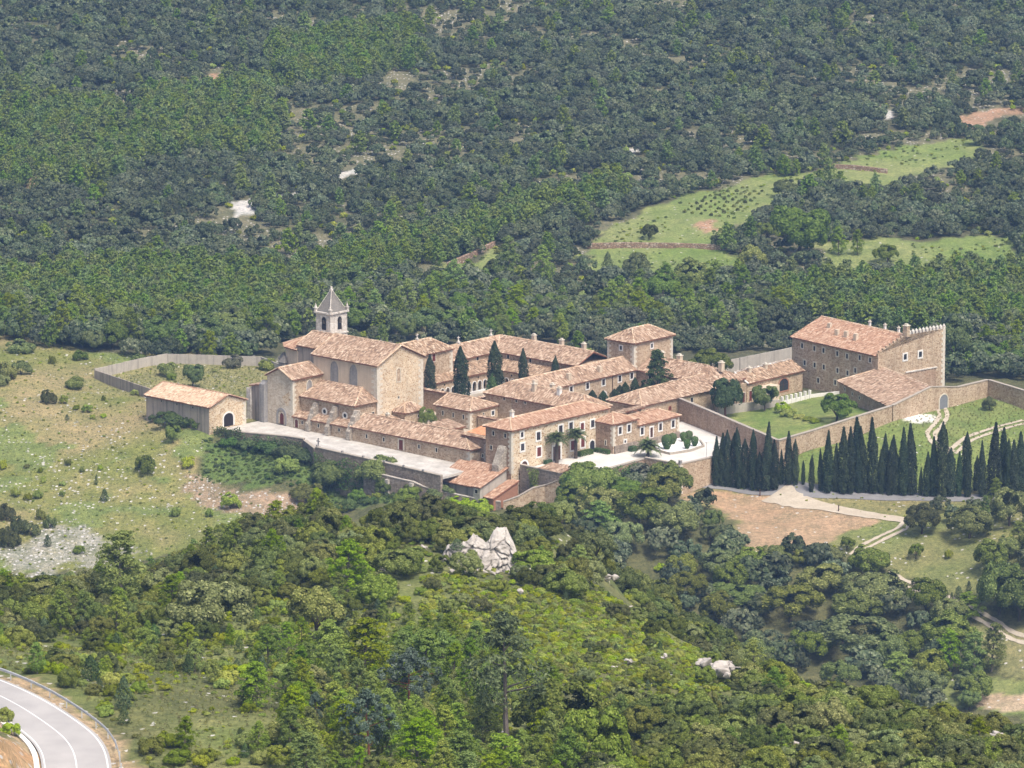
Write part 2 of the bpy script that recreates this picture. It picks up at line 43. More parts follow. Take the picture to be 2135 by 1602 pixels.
 'rocks': [(-8.0,569.3,1.05),(-10.6,565.8,0.82),(11.9,584.2,1.32),(18.5,836.7,1.21),(14.7,628.2,0.78),(30.9,822.8,1.36),(29.2,822.9,0.85),(21.1,513.9,1.38),(22.9,506.1,2.1),(20.3,487.6,1.72),(22.7,479.9,0.9),(24.0,469.9,1.08),(28.0,455.5,0.95),(48.4,461.1,2.17),(47.9,447.4,1.4),(12.8,510.0,0.74),(16.7,516.8,0.75),(11.0,507.2,0.74),(9.4,513.9,0.53),(-15.3,556.4,0.92),(1.0,548.4,0.79),(71.0,805.0,1.51),(14.7,566.0,0.7)],
 'track1': [(49.3,878.0),(53.1,873.3),(58.3,870.7),(65.2,866.6),(72.6,862.0)],
 'track2': [(73.0,861.0),(71.6,858.0),(67.9,854.8),(64.1,851.3),(62.3,848.2)],
 'track3': [(67.8,842.1),(70.2,838.4),(74.9,833.3),(79.2,828.3),(84.2,822.5),(87.2,818.1),(90.9,813.7),(98.5,806.5)],
 'lane': [(33.8,884.8),(41.0,884.6),(49.0,879.8),(56.9,876.4),(65.9,877.2),(74.9,876.4),(83.7,874.4),(94.4,874.4),(106.0,873.5)],
 'track4': [(84.4,922.7),(84.3,915.6),(82.9,909.7),(80.7,904.2),(81.3,900.1),(84.2,896.6)],
 'track5': [(100.4,915.3),(94.2,909.7),(88.1,903.5),(84.2,896.6)],
 'gravelpatch': [(75.9,913.6),(80.4,917.4),(83.1,915.3),(83.2,911.3),(78.8,909.7),(76.6,910.6)],
 'fwall': [[(17.9,1122.0),(26.5,1122.4),(37.9,1122.4),(47.0,1121.4),(56.5,1119.3)],[(17.1,1064.8),(20.8,1063.7),(25.1,1061.5)],[(80.0,1212.1),(87.3,1210.4),(95.6,1207.5)],[(-14.8,1100.8),(-9.3,1113.6),(-4.3,1122.6)]],
 'vines': [(42.0,1159.0),(51.9,1185.6),(62.7,1184.5),(53.1,1157.0)],
 'posts': [(46.6,878.4),(60.7,868.3)],
 'meadowtrack': [(-99.5,968.8),(-94.2,964.6),(-84.3,951.5)],
 'fsingle': [('oak',67.9,1177.8,5.02),('oak',32.8,1131.0,3.68),('pine',77.1,1115.8,6.59),('pine',81.6,1115.8,5.68),('leafy',67.5,1113.2,12.46),('oak',88.1,1108.1,4.52),('juniper',22.3,1095.3,5.01),('oak',28.5,1090.0,6.1),('oak',61.1,1131.1,4.6),('pine',6.9,1079.3,8.78),('pine',-0.8,1079.3,10.98),('oak',40.5,1068.2,8.7),('leafy',33.6,1056.9,7.53),('oak',55.9,1095.2,6.69),('oak',23.7,1045.2,4.26),('pine',-19.6,1023.6,6.78),('oak',-4.1,1084.8,5.52)],
}
HAZE = 0.00014


COL = SC.collection
# ---------------------------------------------------------------- materials
MATS = {}
def newmat(name, rough=0.85):
    m = bpy.data.materials.new(name); m.use_nodes = True
    n = m.node_tree.nodes; n.clear()
    out = n.new('ShaderNodeOutputMaterial'); b = n.new('ShaderNodeBsdfPrincipled')
    b.inputs['Roughness'].default_value = rough
    b.inputs['Specular IOR Level'].default_value = 0.25
    m.node_tree.links.new(b.outputs[0], out.inputs[0]); MATS[name] = m
    return m, m.node_tree, b, out
def N(t, typ, **kw):
    x = t.nodes.new(typ)
    for k, v in kw.items(): setattr(x, k, v)
    return x
def coords(t, scale=(1, 1, 1), kind='Object'):
    tc = N(t, 'ShaderNodeTexCoord'); mp = N(t, 'ShaderNodeMapping'); mp.inputs['Scale'].default_value = scale
    t.links.new(tc.outputs[kind], mp.inputs[0]); return mp.outputs[0]
def noise(t, vec, scale, detail=4, rough=0.55):
    x = N(t, 'ShaderNodeTexNoise'); x.inputs['Scale'].default_value = scale; x.inputs['Detail'].default_value = detail; x.inputs['Roughness'].default_value = rough
    if vec is not None: t.links.new(vec, x.inputs['Vector'])
    return x.outputs['Fac']
def ramp(t, fac, stops):
    r = N(t, 'ShaderNodeValToRGB'); e = r.color_ramp.elements
    while len(e) < len(stops): e.new(0.5)
    for i, (p, c) in enumerate(stops):
        e[i].position = p; e[i].color = (c[0], c[1], c[2], 1) if not isinstance(c, (int, float)) else (c, c, c, 1)
    t.links.new(fac, r.inputs[0]); return r.outputs[0]
def mixc(t, fac, a, b, mode='MIX'):
    x = N(t, 'ShaderNodeMix', data_type='RGBA', blend_type=mode)
    if isinstance(fac, (int, float)): x.inputs[0].default_value = fac
    else: t.links.new(fac, x.inputs[0])
    for i, v in ((6, a), (7, b)):
        if isinstance(v, (tuple, list)): x.inputs[i].default_value = (*v, 1)
        else: t.links.new(v, x.inputs[i])
    return x.outputs[2]
def bump(t, b, h, strength=0.5, dist=0.1):
    x = N(t, 'ShaderNodeBump'); x.inputs['Strength'].default_value = strength; x.inputs['Distance'].default_value = dist
    t.links.new(h, x.inputs['Height']); t.links.new(x.outputs[0], b.inputs['Normal'])
def voro(t, vec, scale, feature='F1', out='Color'):
    x = N(t, 'ShaderNodeTexVoronoi', feature=feature); x.inputs['Scale'].default_value = scale
    t.links.new(vec, x.inputs['Vector']); return x.outputs[out]

def stone_mat(name, c_dark, c_mid, c_light, mortar, scale=2.4, mortar_w=0.05, stain=(0.5, 0.45, 0.4), stain_amt=0.35, streak=0.0):
    m, t, b, o = newmat(name, 0.9)
    v = coords(t, (1, 1, 1.45))
    wob = N(t, 'ShaderNodeTexNoise'); wob.inputs['Scale'].default_value = 1.7; t.links.new(v, wob.inputs['Vector'])
    add = N(t, 'ShaderNodeVectorMath', operation='MULTIPLY_ADD'); add.inputs[1].default_value = (0.25, 0.25, 0.25)
    t.links.new(wob.outputs['Color'], add.inputs[0]); t.links.new(v, add.inputs[2])
    cell = voro(t, add.outputs[0], scale)
    sep = N(t, 'ShaderNodeSeparateColor'); t.links.new(cell, sep.inputs[0])
    col = ramp(t, sep.outputs[0], [(0.0, c_dark), (0.5, c_mid), (1.0, c_light)])
    edge = voro(t, add.outputs[0], scale, 'DISTANCE_TO_EDGE', 'Distance')
    ef = ramp(t, edge, [(0.0, 1.0), (mortar_w, 0.8), (mortar_w * 2.2, 0.0)])
    col = mixc(t, ef, col, mortar)
    st = noise(t, coords(t, (0.35, 0.35, 0.12)), 1.0, 5)
    col = mixc(t, ramp(t, st, [(0.45, 0.0), (0.75, stain_amt)]), col, mixc(t, 1.0, col, stain, 'MULTIPLY'))
    if streak:
        sk = noise(t, coords(t, (1.6, 1.6, 0.10)), 1.0, 4, 0.65)
        col = mixc(t, ramp(t, sk, [(0.5, 0.0), (0.72, streak)]), col, (0.11, 0.10, 0.095))
    fine = noise(t, coords(t), 9.0, 3)
    col = mixc(t, 0.5, col, mixc(t, 1.0, col, ramp(t, fine, [(0.3, 0.55), (0.7, 1.35)]), 'MULTIPLY'))
    t.links.new(col, b.inputs['Base Color'])
    bump(t, b, edge, 0.6, 0.15)
    return m
stone_mat('stone_facade', (0.38, 0.235, 0.115), (0.58, 0.42, 0.25), (0.74, 0.63, 0.47), (0.74, 0.65, 0.51), 1.9, 0.06, stain_amt=0.45, streak=0.12)
stone_mat('stone_rubble', (0.31, 0.205, 0.125), (0.47, 0.345, 0.23), (0.61, 0.49, 0.36), (0.53, 0.42, 0.30), 2.4, 0.05, stain_amt=0.55, streak=0.22)
stone_mat('stone_brown', (0.28, 0.18, 0.115), (0.40, 0.275, 0.185), (0.50, 0.38, 0.28), (0.46, 0.33, 0.235), 2.4, 0.05, stain_amt=0.6, streak=0.25)
stone_mat('stone_church', (0.46, 0.375, 0.27), (0.59, 0.51, 0.40), (0.69, 0.63, 0.53), (0.61, 0.53, 0.43), 2.0, 0.04, stain_amt=0.5, streak=0.25)
stone_mat('stone_white', (0.54, 0.49, 0.43), (0.70, 0.655, 0.59), (0.80, 0.76, 0.70), (0.64, 0.59, 0.52), 1.4, 0.03, stain=(0.45, 0.43, 0.42), stain_amt=0.6, streak=0.35)
stone_mat('stone_dry', (0.24, 0.15, 0.10), (0.36, 0.24, 0.16), (0.50, 0.42, 0.34), (0.14, 0.10, 0.07), 1.6, 0.05)
stone_mat('stone_mottled', (0.30, 0.255, 0.205), (0.42, 0.37, 0.31), (0.58, 0.53, 0.46), (0.34, 0.29, 0.23), 2.6, 0.05, stain_amt=0.5, streak=0.35)
stone_mat('stone_dark', (0.20, 0.16, 0.13), (0.30, 0.24, 0.19), (0.42, 0.36, 0.30), (0.30, 0.25, 0.20), 2.0, 0.05, stain_amt=0.6, streak=0.45)

def plain_mat(name, c1, c2, scale=1.5, rough=0.85, streak=0.0, grain=8.0, b_s=0.25, spec=0.25):
    m, t, b, o = newmat(name, rough)
    v = coords(t)
    col = mixc(t, ramp(t, noise(t, v, scale, 5), [(0.3, 0.0), (0.7, 1.0)]), c1, c2)
    if streak:
        sk = noise(t, coords(t, (1.3, 1.3, 0.07)), 1.0, 5, 0.65)
        col = mixc(t, ramp(t, sk, [(0.48, 0.0), (0.70, streak)]), col, (0.09, 0.08, 0.075))
    f = noise(t, v, grain, 3)
    col = mixc(t, 0.35, col, mixc(t, 1.0, col, ramp(t, f, [(0.3, 0.6), (0.7, 1.3)]), 'MULTIPLY'))
    t.links.new(col, b.inputs['Base Color']); bump(t, b, f, b_s, 0.03)
    b.inputs['Specular IOR Level'].default_value = spec
    return m
plain_mat('plaster_cream', (0.68, 0.565, 0.43), (0.56, 0.46, 0.35), 0.5, streak=0.28)
plain_mat('plaster_grey', (0.42, 0.36, 0.30), (0.34, 0.29, 0.25), 0.6, streak=0.75)
plain_mat('concrete', (0.50, 0.455, 0.395), (0.40, 0.365, 0.32), 0.7, streak=0.4)
plain_mat('limewash', (0.80, 0.78, 0.75), (0.70, 0.68, 0.64), 2.0)
plain_mat('quoin_stone', (0.70, 0.66, 0.58), (0.56, 0.49, 0.38), 2.5)
plain_mat('grey_stone', (0.36, 0.345, 0.33), (0.26, 0.25, 0.245), 2.5, streak=0.4)
plain_mat('spire_stone', (0.25, 0.23, 0.205), (0.155, 0.142, 0.128), 2.8, streak=0.5)
plain_mat('dark_glass', (0.025, 0.025, 0.03), (0.04, 0.04, 0.045), 2.0, rough=0.25, spec=0.5)
plain_mat('dark_inside', (0.018, 0.013, 0.012), (0.03, 0.02, 0.018), 2.0)
plain_mat('red_wood', (0.16, 0.035, 0.025), (0.11, 0.028, 0.022), 3.0, rough=0.6)
plain_mat('brown_wood', (0.10, 0.045, 0.03), (0.075, 0.035, 0.025), 3.0, rough=0.6)
plain_mat('gate_grey', (0.22, 0.23, 0.25), (0.18, 0.19, 0.21), 2.0, rough=0.5)
plain_mat('eave_clay', (0.30, 0.13, 0.075), (0.22, 0.10, 0.065), 2.5)
plain_mat('paving', (0.58, 0.55, 0.50), (0.38, 0.355, 0.32), 0.45, grain=2.2)
plain_mat('gravel_white', (0.66, 0.635, 0.59), (0.52, 0.495, 0.45), 0.22, grain=4.0)
plain_mat('gravel_bed', (0.84, 0.83, 0.81), (0.74, 0.73, 0.71), 0.8, grain=6.0)
plain_mat('dirt', (0.50, 0.44, 0.35), (0.40, 0.34, 0.26), 0.4, grain=3.0)
plain_mat('lane_asphalt', (0.24, 0.235, 0.235), (0.19, 0.185, 0.185), 0.4)
plain_mat('asphalt', (0.42, 0.405, 0.395), (0.33, 0.32, 0.315), 0.25, rough=0.9, grain=14.0, b_s=0.1)
plain_mat('road_paint', (0.80, 0.80, 0.80), (0.66, 0.66, 0.66), 1.5)
plain_mat('rail_metal', (0.56, 0.58, 0.60), (0.46, 0.48, 0.50), 1.0, rough=0.45, spec=0.5)
plain_mat('bark', (0.10, 0.075, 0.055), (0.06, 0.045, 0.035), 6.0)
plain_mat('bark_red', (0.22, 0.09, 0.05), (0.13, 0.055, 0.035), 6.0)
plain_mat('bark_grey', (0.20, 0.17, 0.15), (0.13, 0.11, 0.10), 6.0)
plain_mat('bronze', (0.10, 0.08, 0.05), (0.07, 0.055, 0.04), 3.0, rough=0.4)
plain_mat('clay_wall', (0.40, 0.21, 0.135), (0.32, 0.16, 0.10), 2.5)
plain_mat('kerb_stone', (0.42, 0.37, 0.31), (0.32, 0.28, 0.23), 2.0)
plain_mat('limestone', (0.52, 0.485, 0.44), (0.33, 0.30, 0.27), 0.8, grain=3.5, b_s=0.8, streak=0.35)
plain_mat('limestone_grey', (0.50, 0.49, 0.47), (0.36, 0.35, 0.34), 1.2, grain=3.0, b_s=0.8)

def tile_mat(name, cols, moss=0.25):
    m, t, b, o = newmat(name, 0.9)
    g = N(t, 'ShaderNodeNewGeometry')
    col = ramp(t, g.outputs['Random Per Island'], [(0.0, cols[0]), (0.25, cols[1]), (0.55, cols[2]), (0.85, cols[3]), (1.0, cols[4])])
    patch = noise(t, coords(t), 0.35, 4)
    col = mixc(t, ramp(t, patch, [(0.42, 0.0), (0.7, moss)]), col, cols[0])
    patch2 = noise(t, coords(t, (1, 1, 1)), 0.18, 2)
    col = mixc(t, ramp(t, patch2, [(0.5, 0.0), (0.8, 0.35)]), col, cols[3])
    t.links.new(col, b.inputs['Base Color'])
tile_mat('tiles_old', [(0.185, 0.118, 0.078), (0.285, 0.185, 0.12), (0.38, 0.258, 0.175), (0.475, 0.35, 0.255), (0.62, 0.50, 0.385)], 0.3)
tile_mat('tiles_red', [(0.26, 0.142, 0.088), (0.35, 0.202, 0.128), (0.42, 0.256, 0.168), (0.49, 0.328, 0.23), (0.58, 0.435, 0.325)], 0.22)
tile_mat('tiles_orange', [(0.50, 0.22, 0.105), (0.56, 0.265, 0.13), (0.59, 0.295, 0.15), (0.62, 0.325, 0.175), (0.64, 0.38, 0.22)], 0.0)
tile_mat('tiles_pale', [(0.40, 0.26, 0.165), (0.49, 0.34, 0.225), (0.56, 0.415, 0.285), (0.62, 0.48, 0.345), (0.69, 0.57, 0.43)], 0.1)
tile_mat('tiles_dull', [(0.14, 0.092, 0.062), (0.25, 0.16, 0.10), (0.34, 0.225, 0.143), (0.46, 0.335, 0.23), (0.64, 0.515, 0.385)], 0.3)

def leaf_mat(name, dark, mid, light, trans=0.2, var=0.35):
    m, t, b, o = newmat(name, 0.75)
    g = N(t, 'ShaderNodeNewGeometry'); oi = N(t, 'ShaderNodeObjectInfo')
    col = ramp(t, g.outputs['Random Per Island'], [(0.0, dark), (0.6, mid), (1.0, light)])
    hs = N(t, 'ShaderNodeHueSaturation')
    mr = N(t, 'ShaderNodeMapRange'); mr.inputs['To Min'].default_value = 1 - var; mr.inputs['To Max'].default_value = 1 + var * 1.2
    t.links.new(oi.outputs['Random'], mr.inputs['Value'])
    m2 = N(t, 'ShaderNodeMath', operation='MULTIPLY'); m2.inputs[1].default_value = 7.31; t.links.new(oi.outputs['Random'], m2.inputs[0])
    fr = N(t, 'ShaderNodeMath', operation='FRACT'); t.links.new(m2.outputs[0], fr.inputs[0])
    mh = N(t, 'ShaderNodeMapRange'); mh.inputs['To Min'].default_value = 0.475; mh.inputs['To Max'].default_value = 0.52; t.links.new(fr.outputs[0], mh.inputs['Value'])
    m3 = N(t, 'ShaderNodeMath', operation='MULTIPLY'); m3.inputs[1].default_value = 13.7; t.links.new(oi.outputs['Random'], m3.inputs[0])
    fr3 = N(t, 'ShaderNodeMath', operation='FRACT'); t.links.new(m3.outputs[0], fr3.inputs[0])
    ms = N(t, 'ShaderNodeMapRange'); ms.inputs['To Min'].default_value = 0.75; ms.inputs['To Max'].default_value = 1.08; t.links.new(fr3.outputs[0], ms.inputs['Value'])
    t.links.new(mr.outputs[0], hs.inputs['Value']); t.links.new(mh.outputs[0], hs.inputs['Hue']); t.links.new(ms.outputs[0], hs.inputs['Saturation'])
    t.links.new(col, hs.inputs['Color'])
    t.links.new(hs.outputs[0], b.inputs['Base Color'])
    b.inputs['Specular IOR Level'].default_value = 0.2
    if trans:
        tr = N(t, 'ShaderNodeBsdfTranslucent'); mx = N(t, 'ShaderNodeMixShader'); mx.inputs[0].default_value = trans
        t.links.new(hs.outputs[0], tr.inputs[0]); t.links.new(b.outputs[0], mx.inputs[1]); t.links.new(tr.outputs[0], mx.inputs[2]); t.links.new(mx.outputs[0], o.inputs[0])
    return m
leaf_mat('leaf_oak', (0.076, 0.102, 0.015), (0.120, 0.152, 0.023), (0.235, 0.264, 0.066), 0.16, 0.5)
leaf_mat('leaf_oak_hill', (0.058, 0.085, 0.036), (0.090, 0.120, 0.053), (0.176, 0.200, 0.104), 0.2, 0.42)  # same oak, darkened and blued: distant haze and shade put into the colour
leaf_mat('leaf_pine', (0.138, 0.215, 0.010), (0.195, 0.288, 0.016), (0.275, 0.365, 0.032), 0.3, 0.25)
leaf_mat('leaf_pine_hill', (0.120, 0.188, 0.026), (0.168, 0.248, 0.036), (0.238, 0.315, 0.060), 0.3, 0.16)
leaf_mat('leaf_bush', (0.158, 0.215, 0.010), (0.228, 0.290, 0.016), (0.322, 0.372, 0.038), 0.25, 0.42)
leaf_mat('leaf_light', (0.085, 0.135, 0.026), (0.145, 0.210, 0.040), (0.220, 0.290, 0.070), 0.3, 0.2)
leaf_mat('leaf_cypress', (0.014, 0.026, 0.012), (0.026, 0.044, 0.018), (0.055, 0.078, 0.032), 0.03, 0.35)
leaf_mat('leaf_juniper', (0.040, 0.070, 0.022), (0.070, 0.112, 0.034), (0.115, 0.160, 0.054), 0.1, 0.3)
leaf_mat('leaf_blue', (0.050, 0.080, 0.058), (0.085, 0.128, 0.092), (0.135, 0.180, 0.135), 0.1, 0.15)
leaf_mat('leaf_grey', (0.080, 0.085, 0.050), (0.125, 0.132, 0.080), (0.190, 0.196, 0.130), 0.15, 0.15)
leaf_mat('leaf_ivy', (0.042, 0.075, 0.018), (0.078, 0.128, 0.030), (0.140, 0.205, 0.052), 0.2, 0.2)
leaf_mat('leaf_palm', (0.060, 0.090, 0.026), (0.100, 0.138, 0.038), (0.165, 0.195, 0.068), 0.15, 0.1)
leaf_mat('leaf_grass', (0.150, 0.175, 0.045), (0.205, 0.222, 0.066), (0.280, 0.268, 0.105), 0.3, 0.3)
leaf_mat('leaf_topiary', (0.045, 0.095, 0.022), (0.075, 0.138, 0.032), (0.115, 0.190, 0.048), 0.1, 0.1)

# ---------------------------------------------------------------- object helpers
def fast_mesh(name, V, F, mats):
    """V (n,3) array, F: (m,k) array of equal polygons or list of index lists"""
    me = bpy.data.meshes.new(name); V = np.asarray(V, dtype=np.float32)
    if isinstance(F, np.ndarray):
        m, k = F.shape
        me.vertices.add(len(V)); me.vertices.foreach_set('co', V.ravel())
        me.loops.add(m * k); me.loops.foreach_set('vertex_index', F.ravel().astype(np.int32))
        me.polygons.add(m); me.polygons.foreach_set('loop_start', np.arange(0, m * k, k, dtype=np.int32)); me.polygons.foreach_set('loop_total', np.full(m, k, dtype=np.int32))
        me.update(calc_edges=True)
    else:
        me.from_pydata([tuple(map(float, v)) for v in V], [], [list(map(int, f)) for f in F]); me.update()
    for mm in (mats if isinstance(mats, (list, tuple)) else [mats]):
        me.materials.append(MATS[mm] if isinstance(mm, str) else mm)
    return me
def tag(o, label=None, cat=None, group=None, kind=None):
    if label: o['label'] = label
    if cat: o['category'] = cat
    if group: o['group'] = group
    if kind: o['kind'] = kind
    return o
def link(o, parent=None):
    COL.objects.link(o)
    if parent is not None: o.parent = parent
    return o
def obj(name, me, parent=None): return link(bpy.data.objects.new(name, me), parent)

# monastery frame: x = A axis (to the right and towards the viewer), y = B axis (to the right and away)
AL = math.radians(42.1); OX, OY = -0.134, 874.68
def wld(a, b, z=0.0):
    return Vector((OX + a * math.cos(AL) + b * math.sin(AL), OY - a * math.sin(AL) + b * math.cos(AL), z))
ORG = {}
def thing(name, label, cat, at=(0, 0, 0), group=None, kind=None):
    e = bpy.data.objects.new(name, None); link(e); e.empty_display_size = 0.5
    e.location = wld(*at); e.rotation_euler = (0, 0, -AL); ORG[e.name] = at
    return tag(e, label, cat, group, kind)
def org(o):
    while o.name not in ORG: o = o.parent
    return np.array(ORG[o.name])
def part(parent, name, V, F, mat, kind=None, label=None):
    V = np.asarray(V, float).reshape(-1, 3) - org(parent)
    o = obj(name, fast_mesh(name, V, F, mat), parent)
    return tag(o, label=label, kind=kind)
def solid(name, V, F, mat, label, cat, at, group=None, kind=None):
    """one-mesh thing in the monastery frame"""
    V = np.asarray(V, float).reshape(-1, 3) - np.array(at)
    o = obj(name, fast_mesh(name, V, F, mat)); o.location = wld(*at); o.rotation_euler = (0, 0, -AL); ORG[o.name] = at
    return tag(o, label, cat, group, kind)
BOXF = [(0, 3, 2, 1), (4, 5, 6, 7), (0, 1, 5, 4), (1, 2, 6, 5), (2, 3, 7, 6), (3, 0, 4, 7)]
def box(a0, a1, b0, b1, z0, z1):
    return [(a0, b0, z0), (a1, b0, z0), (a1, b1, z0), (a0, b1, z0), (a0, b0, z1), (a1, b0, z1), (a1, b1, z1), (a0, b1, z1)], list(BOXF)
def join(*ms):
    V, F = [], []
    for v, f in ms:
        o = len(V); V += list(v); F += [tuple(i + o for i in q) for q in f]
    return V, F
def prism(fp, z0, z1):
    """vertical prism; fp counter-clockwise list of (a,b); z0,z1 number or list"""
    n = len(fp); lo = z0 if hasattr(z0, '__len__') else [z0] * n; hi = z1 if hasattr(z1, '__len__') else [z1] * n
    V = [(a, b, lo[i]) for i, (a, b) in enumerate(fp)] + [(a, b, hi[i]) for i, (a, b) in enumerate(fp)]
    F = [(i, (i + 1) % n, (i + 1) % n + n, i + n) for i in range(n)] + [tuple(range(n - 1, -1, -1)), tuple(range(n, 2 * n))]
    return V, F
def strip_wall(pts, thick, z0s, z1s):
    """wall along an open polyline pts [(a,b)], each vertex with bottom and top heights"""
    n = len(pts); P = np.array(pts, float); V = []
    for i in range(n):
        d = P[min(i + 1, n - 1)] - P[max(i - 1, 0)]; d /= np.linalg.norm(d); nn = np.array([-d[1], d[0]]) * thick / 2
        l, r = P[i] + nn, P[i] - nn
        V += [(l[0], l[1], z0s[i]), (r[0], r[1], z0s[i]), (r[0], r[1], z1s[i]), (l[0], l[1], z1s[i])]
    F = []
    for i in range(n - 1):
        o, p = i * 4, i * 4 + 4
        for k in range(4): F.append((o + k, o + (k + 1) % 4, p + (k + 1) % 4, p + k))
    F += [(0, 3, 2, 1), ((n - 1) * 4, (n - 1) * 4 + 1, (n - 1) * 4 + 2, (n - 1) * 4 + 3)]
    return V, [tuple(reversed(f)) for f in F]

# ---------------------------------------------------------------- roofs
def tile_plane(poly, pw=0.30, pl=0.55, lift=0.03):
    P = np.array(poly, float); n = np.zeros(3)
    for i in range(len(P)): n += np.cross(P[i], P[(i + 1) % len(P)])
    n /= np.linalg.norm(n)
    if n[2] < 0: n = -n; P = P[::-1]
    u = np.cross((0, 0, 1), n); lu = np.linalg.norm(u); u = u / lu if lu > 1e-6 else np.array([1., 0, 0])
    v = np.cross(n, u)
    if v[2] < 0: v = -v; u = -u
    o = P[0]; Q = np.stack([(P - o) @ u, (P - o) @ v], 1)
    if np.sum(Q[:, 0] * np.roll(Q[:, 1], -1) - Q[:, 1] * np.roll(Q[:, 0], -1)) < 0: Q = Q[::-1]
    us = np.arange(Q[:, 0].min() + pw / 2, Q[:, 0].max(), pw); vs = np.arange(Q[:, 1].min(), Q[:, 1].max(), pl)
    U, Vv = np.meshgrid(us, vs); U = U.ravel() + RNG.normal(0, 0.02, U.size); Vv = Vv.ravel() + RNG.normal(0, 0.05, Vv.size)
    cu, cv = U, Vv + pl * 0.5; ok = np.ones(len(cu), bool)
    for i in range(len(Q)):
        a, b = Q[i], Q[(i + 1) % len(Q)]
        ok &= ((b[0] - a[0]) * (cv - a[1]) - (b[1] - a[1]) * (cu - a[0])) > -0.05 * np.hypot(*(b - a))
    U, Vv = U[ok], Vv[ok]; k = len(U)
    h = 0.085 + RNG.normal(0, 0.012, k); prof = [(-0.5, 0.0), (-0.27, 1.0), (0.27, 1.0), (0.5, 0.0)]
    verts = np.zeros((k, 8, 3)); sk = RNG.normal(0, 0.025, k)
    for e, (dv, up) in enumerate(((-0.04, 0.045), (pl * 1.08, 0.0))):
        for j, (x, z) in enumerate(prof):
            verts[:, e * 4 + j] = o + np.outer(U + x * pw * 0.98 + sk * e, u) + np.outer(Vv + dv, v) + np.outer(h * z + up + lift, n)
    f = np.array([(0, 1, 5, 4), (1, 2, 6, 5), (2, 3, 7, 6)])[None] + (np.arange(k) * 8)[:, None, None]
    return verts.reshape(-1, 3), f.reshape(-1, 4)
def cap_line(p, q, w=0.36, h=0.16, step=0.5):
    p, q = np.array(p, float), np.array(q, float); L = np.linalg.norm(q - p); n = max(1, int(L / step)); d = (q - p) / L
    s = np.cross(d, (0, 0, 1)); s /= np.linalg.norm(s); up = np.cross(s, d); V, F = [], []
    for i in range(n):
        for e in (0, 1.06):
            c = p + d * (L * min(i + e, n) / n)
            for x, z in ((-0.5, 0.0), (-0.25, 1.0), (0.25, 1.0), (0.5, 0.0)): V.append(c + s * x * w + up * (z * h + 0.03 + (0.03 if e == 0 else 0)))
        o = i * 8; F += [(o, o + 1, o + 5, o + 4), (o + 1, o + 2, o + 6, o + 5), (o + 2, o + 3, o + 7, o + 6)]
    return V, F
def roof(parent, planes, caps=(), mat='tiles_old', thick=0.16, cap_mat='tiles_pale', pw=0.30, pl=0.55):
    V, F = [], []
    for P in planes:
        P = [tuple(map(float, p)) for p in P]; k = len(P); o = len(V)
        nz = sum(P[i][0] * P[(i + 1) % k][1] - P[(i + 1) % k][0] * P[i][1] for i in range(k))
        if nz < 0: P = P[::-1]
        V += [(x, y, z - thick) for x, y, z in P] + P
        F += [tuple(o + k - 1 - i for i in range(k)), tuple(o + k + i for i in range(k))] + [(o + i, o + (i + 1) % k, o + k + (i + 1) % k, o + k + i) for i in range(k)]
    r = part(parent, 'roof', V, F, 'eave_clay')
    tv, tf, n = [], [], 0
    for P in planes:
        a, b = tile_plane(P, pw, pl); tv.append(a); tf.append(b + n); n += len(a)
    part(r, 'roof_tiles', np.concatenate(tv), np.concatenate(tf), mat, kind='stuff')
    if caps:
        m = join(*[cap_line(*c) for c in caps]); part(r, 'ridge_tiles', m[0], m[1], cap_mat, kind='stuff')
    return r
def hip(a0, a1, b0, b1, ze, zr, axis='b', h0=0.0, h1=0.0, ov=0.35):
    """planes and caps of a pitched roof; (a0,a1,b0,b1) are the wall lines; h0,h1 hip run at the low/high end (0 = gable)"""
    sl = (zr - ze) / ((a1 - a0) / 2 if axis == 'b' else (b1 - b0) / 2); ze2 = ze - sl * ov
    a0 -= ov; a1 += ov; b0 -= ov; b1 += ov
    if axis == 'b':
        m = (a0 + a1) / 2; r0, r1 = (m, b0 + h0, zr), (m, b1 - h1, zr)
        c = [(a0, b0, ze2), (a1, b0, ze2), (a1, b1, ze2), (a0, b1, ze2)]
        pl_ = [[c[1], c[2], r1, r0], [c[3], c[0], r0, r1]]
        if h0: pl_.append([c[0], c[1], r0])
        if h1: pl_.append([c[2], c[3], r1])
        e0, e1 = (c[0], c[1]), (c[2], c[3])
    else:
        m = (b0 + b1) / 2; r0, r1 = (a0 + h0, m, zr), (a1 - h1, m, zr)
        c = [(a0, b0, ze2), (a1, b0, ze2), (a1, b1, ze2), (a0, b1, ze2)]
        pl_ = [[c[0], c[1], r1, r0], [c[2], c[3], r0, r1]]
        if h0: pl_.append([c[3], c[0], r0])
        if h1: pl_.append([c[1], c[2], r1])
        e0, e1 = (c[3], c[0]), (c[1], c[2])
    caps = [(r0, r1)] if np.linalg.norm(np.array(r0) - np.array(r1)) > 0.6 else []
    for p in e0: caps.append((p, r0))
    for p in e1: caps.append((p, r1))
    return pl_, caps
